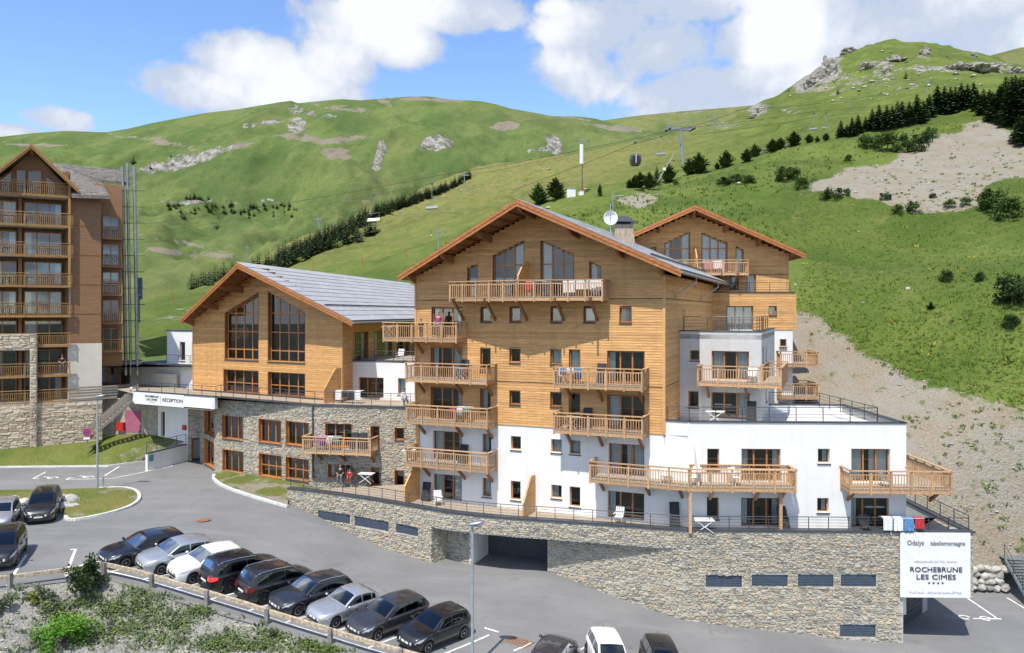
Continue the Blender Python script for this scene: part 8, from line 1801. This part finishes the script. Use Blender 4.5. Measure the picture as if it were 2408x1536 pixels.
def person(p, rz, label, pose, shirt, legs, hair='hair_grey', scale=1.0, long_legs=True):
    t = thing('person', label, 'person', tuple(p), None, rz); ORG[t] = Vector((0, 0, 0)); dz = 0 if pose != 'sit' else -.44; ty = 0 if pose != 'sit' else -.05
    J = dict(pelvis=((0, ty, .93 + dz), .135, .8), waist=((0, ty, 1.10 + dz), .125, .75), chest=((0, ty * 1.6, 1.33 + dz), .15, .75), neck=((0, ty * 1.8, 1.49 + dz), .052), skull=((0, ty * 1.6 + .02, 1.60 + dz), .078), crown=((0, ty * 1.6 + .005, 1.70 + dz), .082), nose=((0, ty * 1.6 + .115, 1.615 + dz), .012))
    E = [('pelvis', 'waist'), ('waist', 'chest'), ('chest', 'neck'), ('neck', 'skull'), ('skull', 'crown'), ('skull', 'nose')]; ES = [('pelvis', 'waist'), ('waist', 'chest')]; EL = []
    for n, s in (('l', 1), ('r', -1)):
        if pose == 'lean': el, wr_ = (s * .27, .16, 1.14), (s * .13, .36, 1.08)
        elif pose == 'sit': el, wr_ = (s * .26, .06, 1.12 + dz), (s * .14, .30, 1.02 + dz)
        else: el, wr_ = (s * .27, -.02, 1.13), (s * .25, .10, .90)
        hd = Vector(wr_) + Vector((-s * .02, .08, -.03)); J[n + 'sh'] = ((s * .19, ty * 1.6, 1.42 + dz), .065); J[n + 'el'] = (el, .045); J[n + 'wr'] = (wr_, .030); J[n + 'pa'] = (tuple(hd), .036, .5)
        J[n + 'hip'] = ((s * .095, ty + .0, .90 + dz), .095); kn, an, to = ((s * .11, .02, .50), (s * .11, -.02, .09), (s * .12, .14, .04)) if pose != 'sit' else ((s * .14, .42, .50), (s * .14, .46, .09), (s * .15, .62, .04))
        J[n + 'kn'] = (kn, .062); J[n + 'an'] = (an, .042); J[n + 'to'] = (to, .038)
        E += [('chest', n + 'sh'), (n + 'sh', n + 'el'), (n + 'el', n + 'wr'), (n + 'wr', n + 'pa'), ('pelvis', n + 'hip'), (n + 'hip', n + 'kn'), (n + 'kn', n + 'an'), (n + 'an', n + 'to')]
        ES += [('chest', n + 'sh'), (n + 'sh', n + 'el')]; EL += [('pelvis', n + 'hip'), (n + 'hip', n + 'kn')] + ([(n + 'kn', n + 'an')] if long_legs else [])
        for i in range(5):
            a = (i - 2) * .016 if i < 4 else 0; L = (.075, .085, .08, .065, .05)[i]; dirn = Vector((-s * .1 + (0 if i < 4 else -s * .8), .9, -.35)).normalized(); b = hd + Vector((a, 0.02, 0)) if i < 4 else hd + Vector((-s * .03, -.01, 0))
            J[f'{n}f{i}a'] = (tuple(b + dirn * L * .55), .010); J[f'{n}f{i}b'] = (tuple(b + dirn * L + Vector((0, 0, -.02))), .008); E += [(n + 'pa', f'{n}f{i}a'), (f'{n}f{i}a', f'{n}f{i}b')]
    body = skin_obj('body', J, E, 'skin', t, 0, scale)
    skin_obj('shirt', J, ES, shirt, t, .018, scale); skin_obj('trousers', J, EL, legs, t, .016, scale)
    c = Vector(J['crown'][0]) * scale; m = MB(); r = .094 * scale; m.lathe([(r * .97, -.25 * r), (r * 1.02, .15 * r), (r * .85, .6 * r), (r * .45, .95 * r), (.005, 1.05 * r)], c + Vector((0, -.015, 0)), n=12); obj('hair', m, hair, t, smooth=True)
    for s in (-1, 1): m = MB(); m.lathe([(.004, -.012), (.012, 0), (.004, .012)], (Vector(J['skull'][0]) + Vector((s * .032, .074, .03))) * scale, n=6); obj('eye', m, 'hair_dark', t); m = MB(); m.lathe([(.006, -.03), (.02, 0), (.006, .03)], (Vector(J['skull'][0]) + Vector((s * .085, -.01, .01))) * scale, n=6); obj('ear', m, 'skin', t)
    m = MB(); m.cbox((Vector(J['skull'][0]) + Vector((0, .078, -.035))) * scale, .045, .012, .01); obj('mouth', m, 'shirt_red', t)
    return t
rz_ = lambda f: math.pi - f.a                        # facing out of the wall
person(onM(1031, F4, .55), rz_(FM), 'person in a pink shirt standing at the high left balcony door', 'stand', 'shirt_pink', 'shorts_grey', scale=1.0)
person(onM(990, F4, 1.05), rz_(FM), 'small person behind the slats of the high left balcony', 'stand', 'shirt_black', 'jeans', 'hair_dark', .72)
for px, lb, sh, lg, hr, sc in ((800, 'person in black sitting on the stone terrace', 'shirt_black', 'shorts_grey', 'hair_grey', 1.0), (822, 'person in red sitting beside the white table on the terrace', 'shirt_red', 'shirt_red', 'hair_dark', .74)):
    q = onF(FS2, px, F0, .95); person(q, rz_(FS2) + .25, lb, 'sit', sh, lg, hr, sc); c_ = FS2.P(FS2.tz(px, 900, .95)[0], F0, .93); chair_(c_, rS2 + .25, 'dark chair under the person in ' + ('black' if 'black' in lb else 'red'), 'steel_dark')
person(FB_.P(FB_.tz(146, 850, -.35)[0], fl[6], -.42), math.pi - FB_.a, 'person in black leaning on the wooden block balcony rail', 'lean', 'shirt_black', 'jeans', 'hair_grey')
q = FX.P(FX.tz(952, 920, 3.6)[0], F2, 3.6); person(q, rz_(FX) + .6, 'person in jeans sitting on the annex terrace', 'sit', 'shirt_white', 'jeans', 'hair_dark'); chair_(q, -FX.a + .6, 'white chair under the person on the annex terrace')
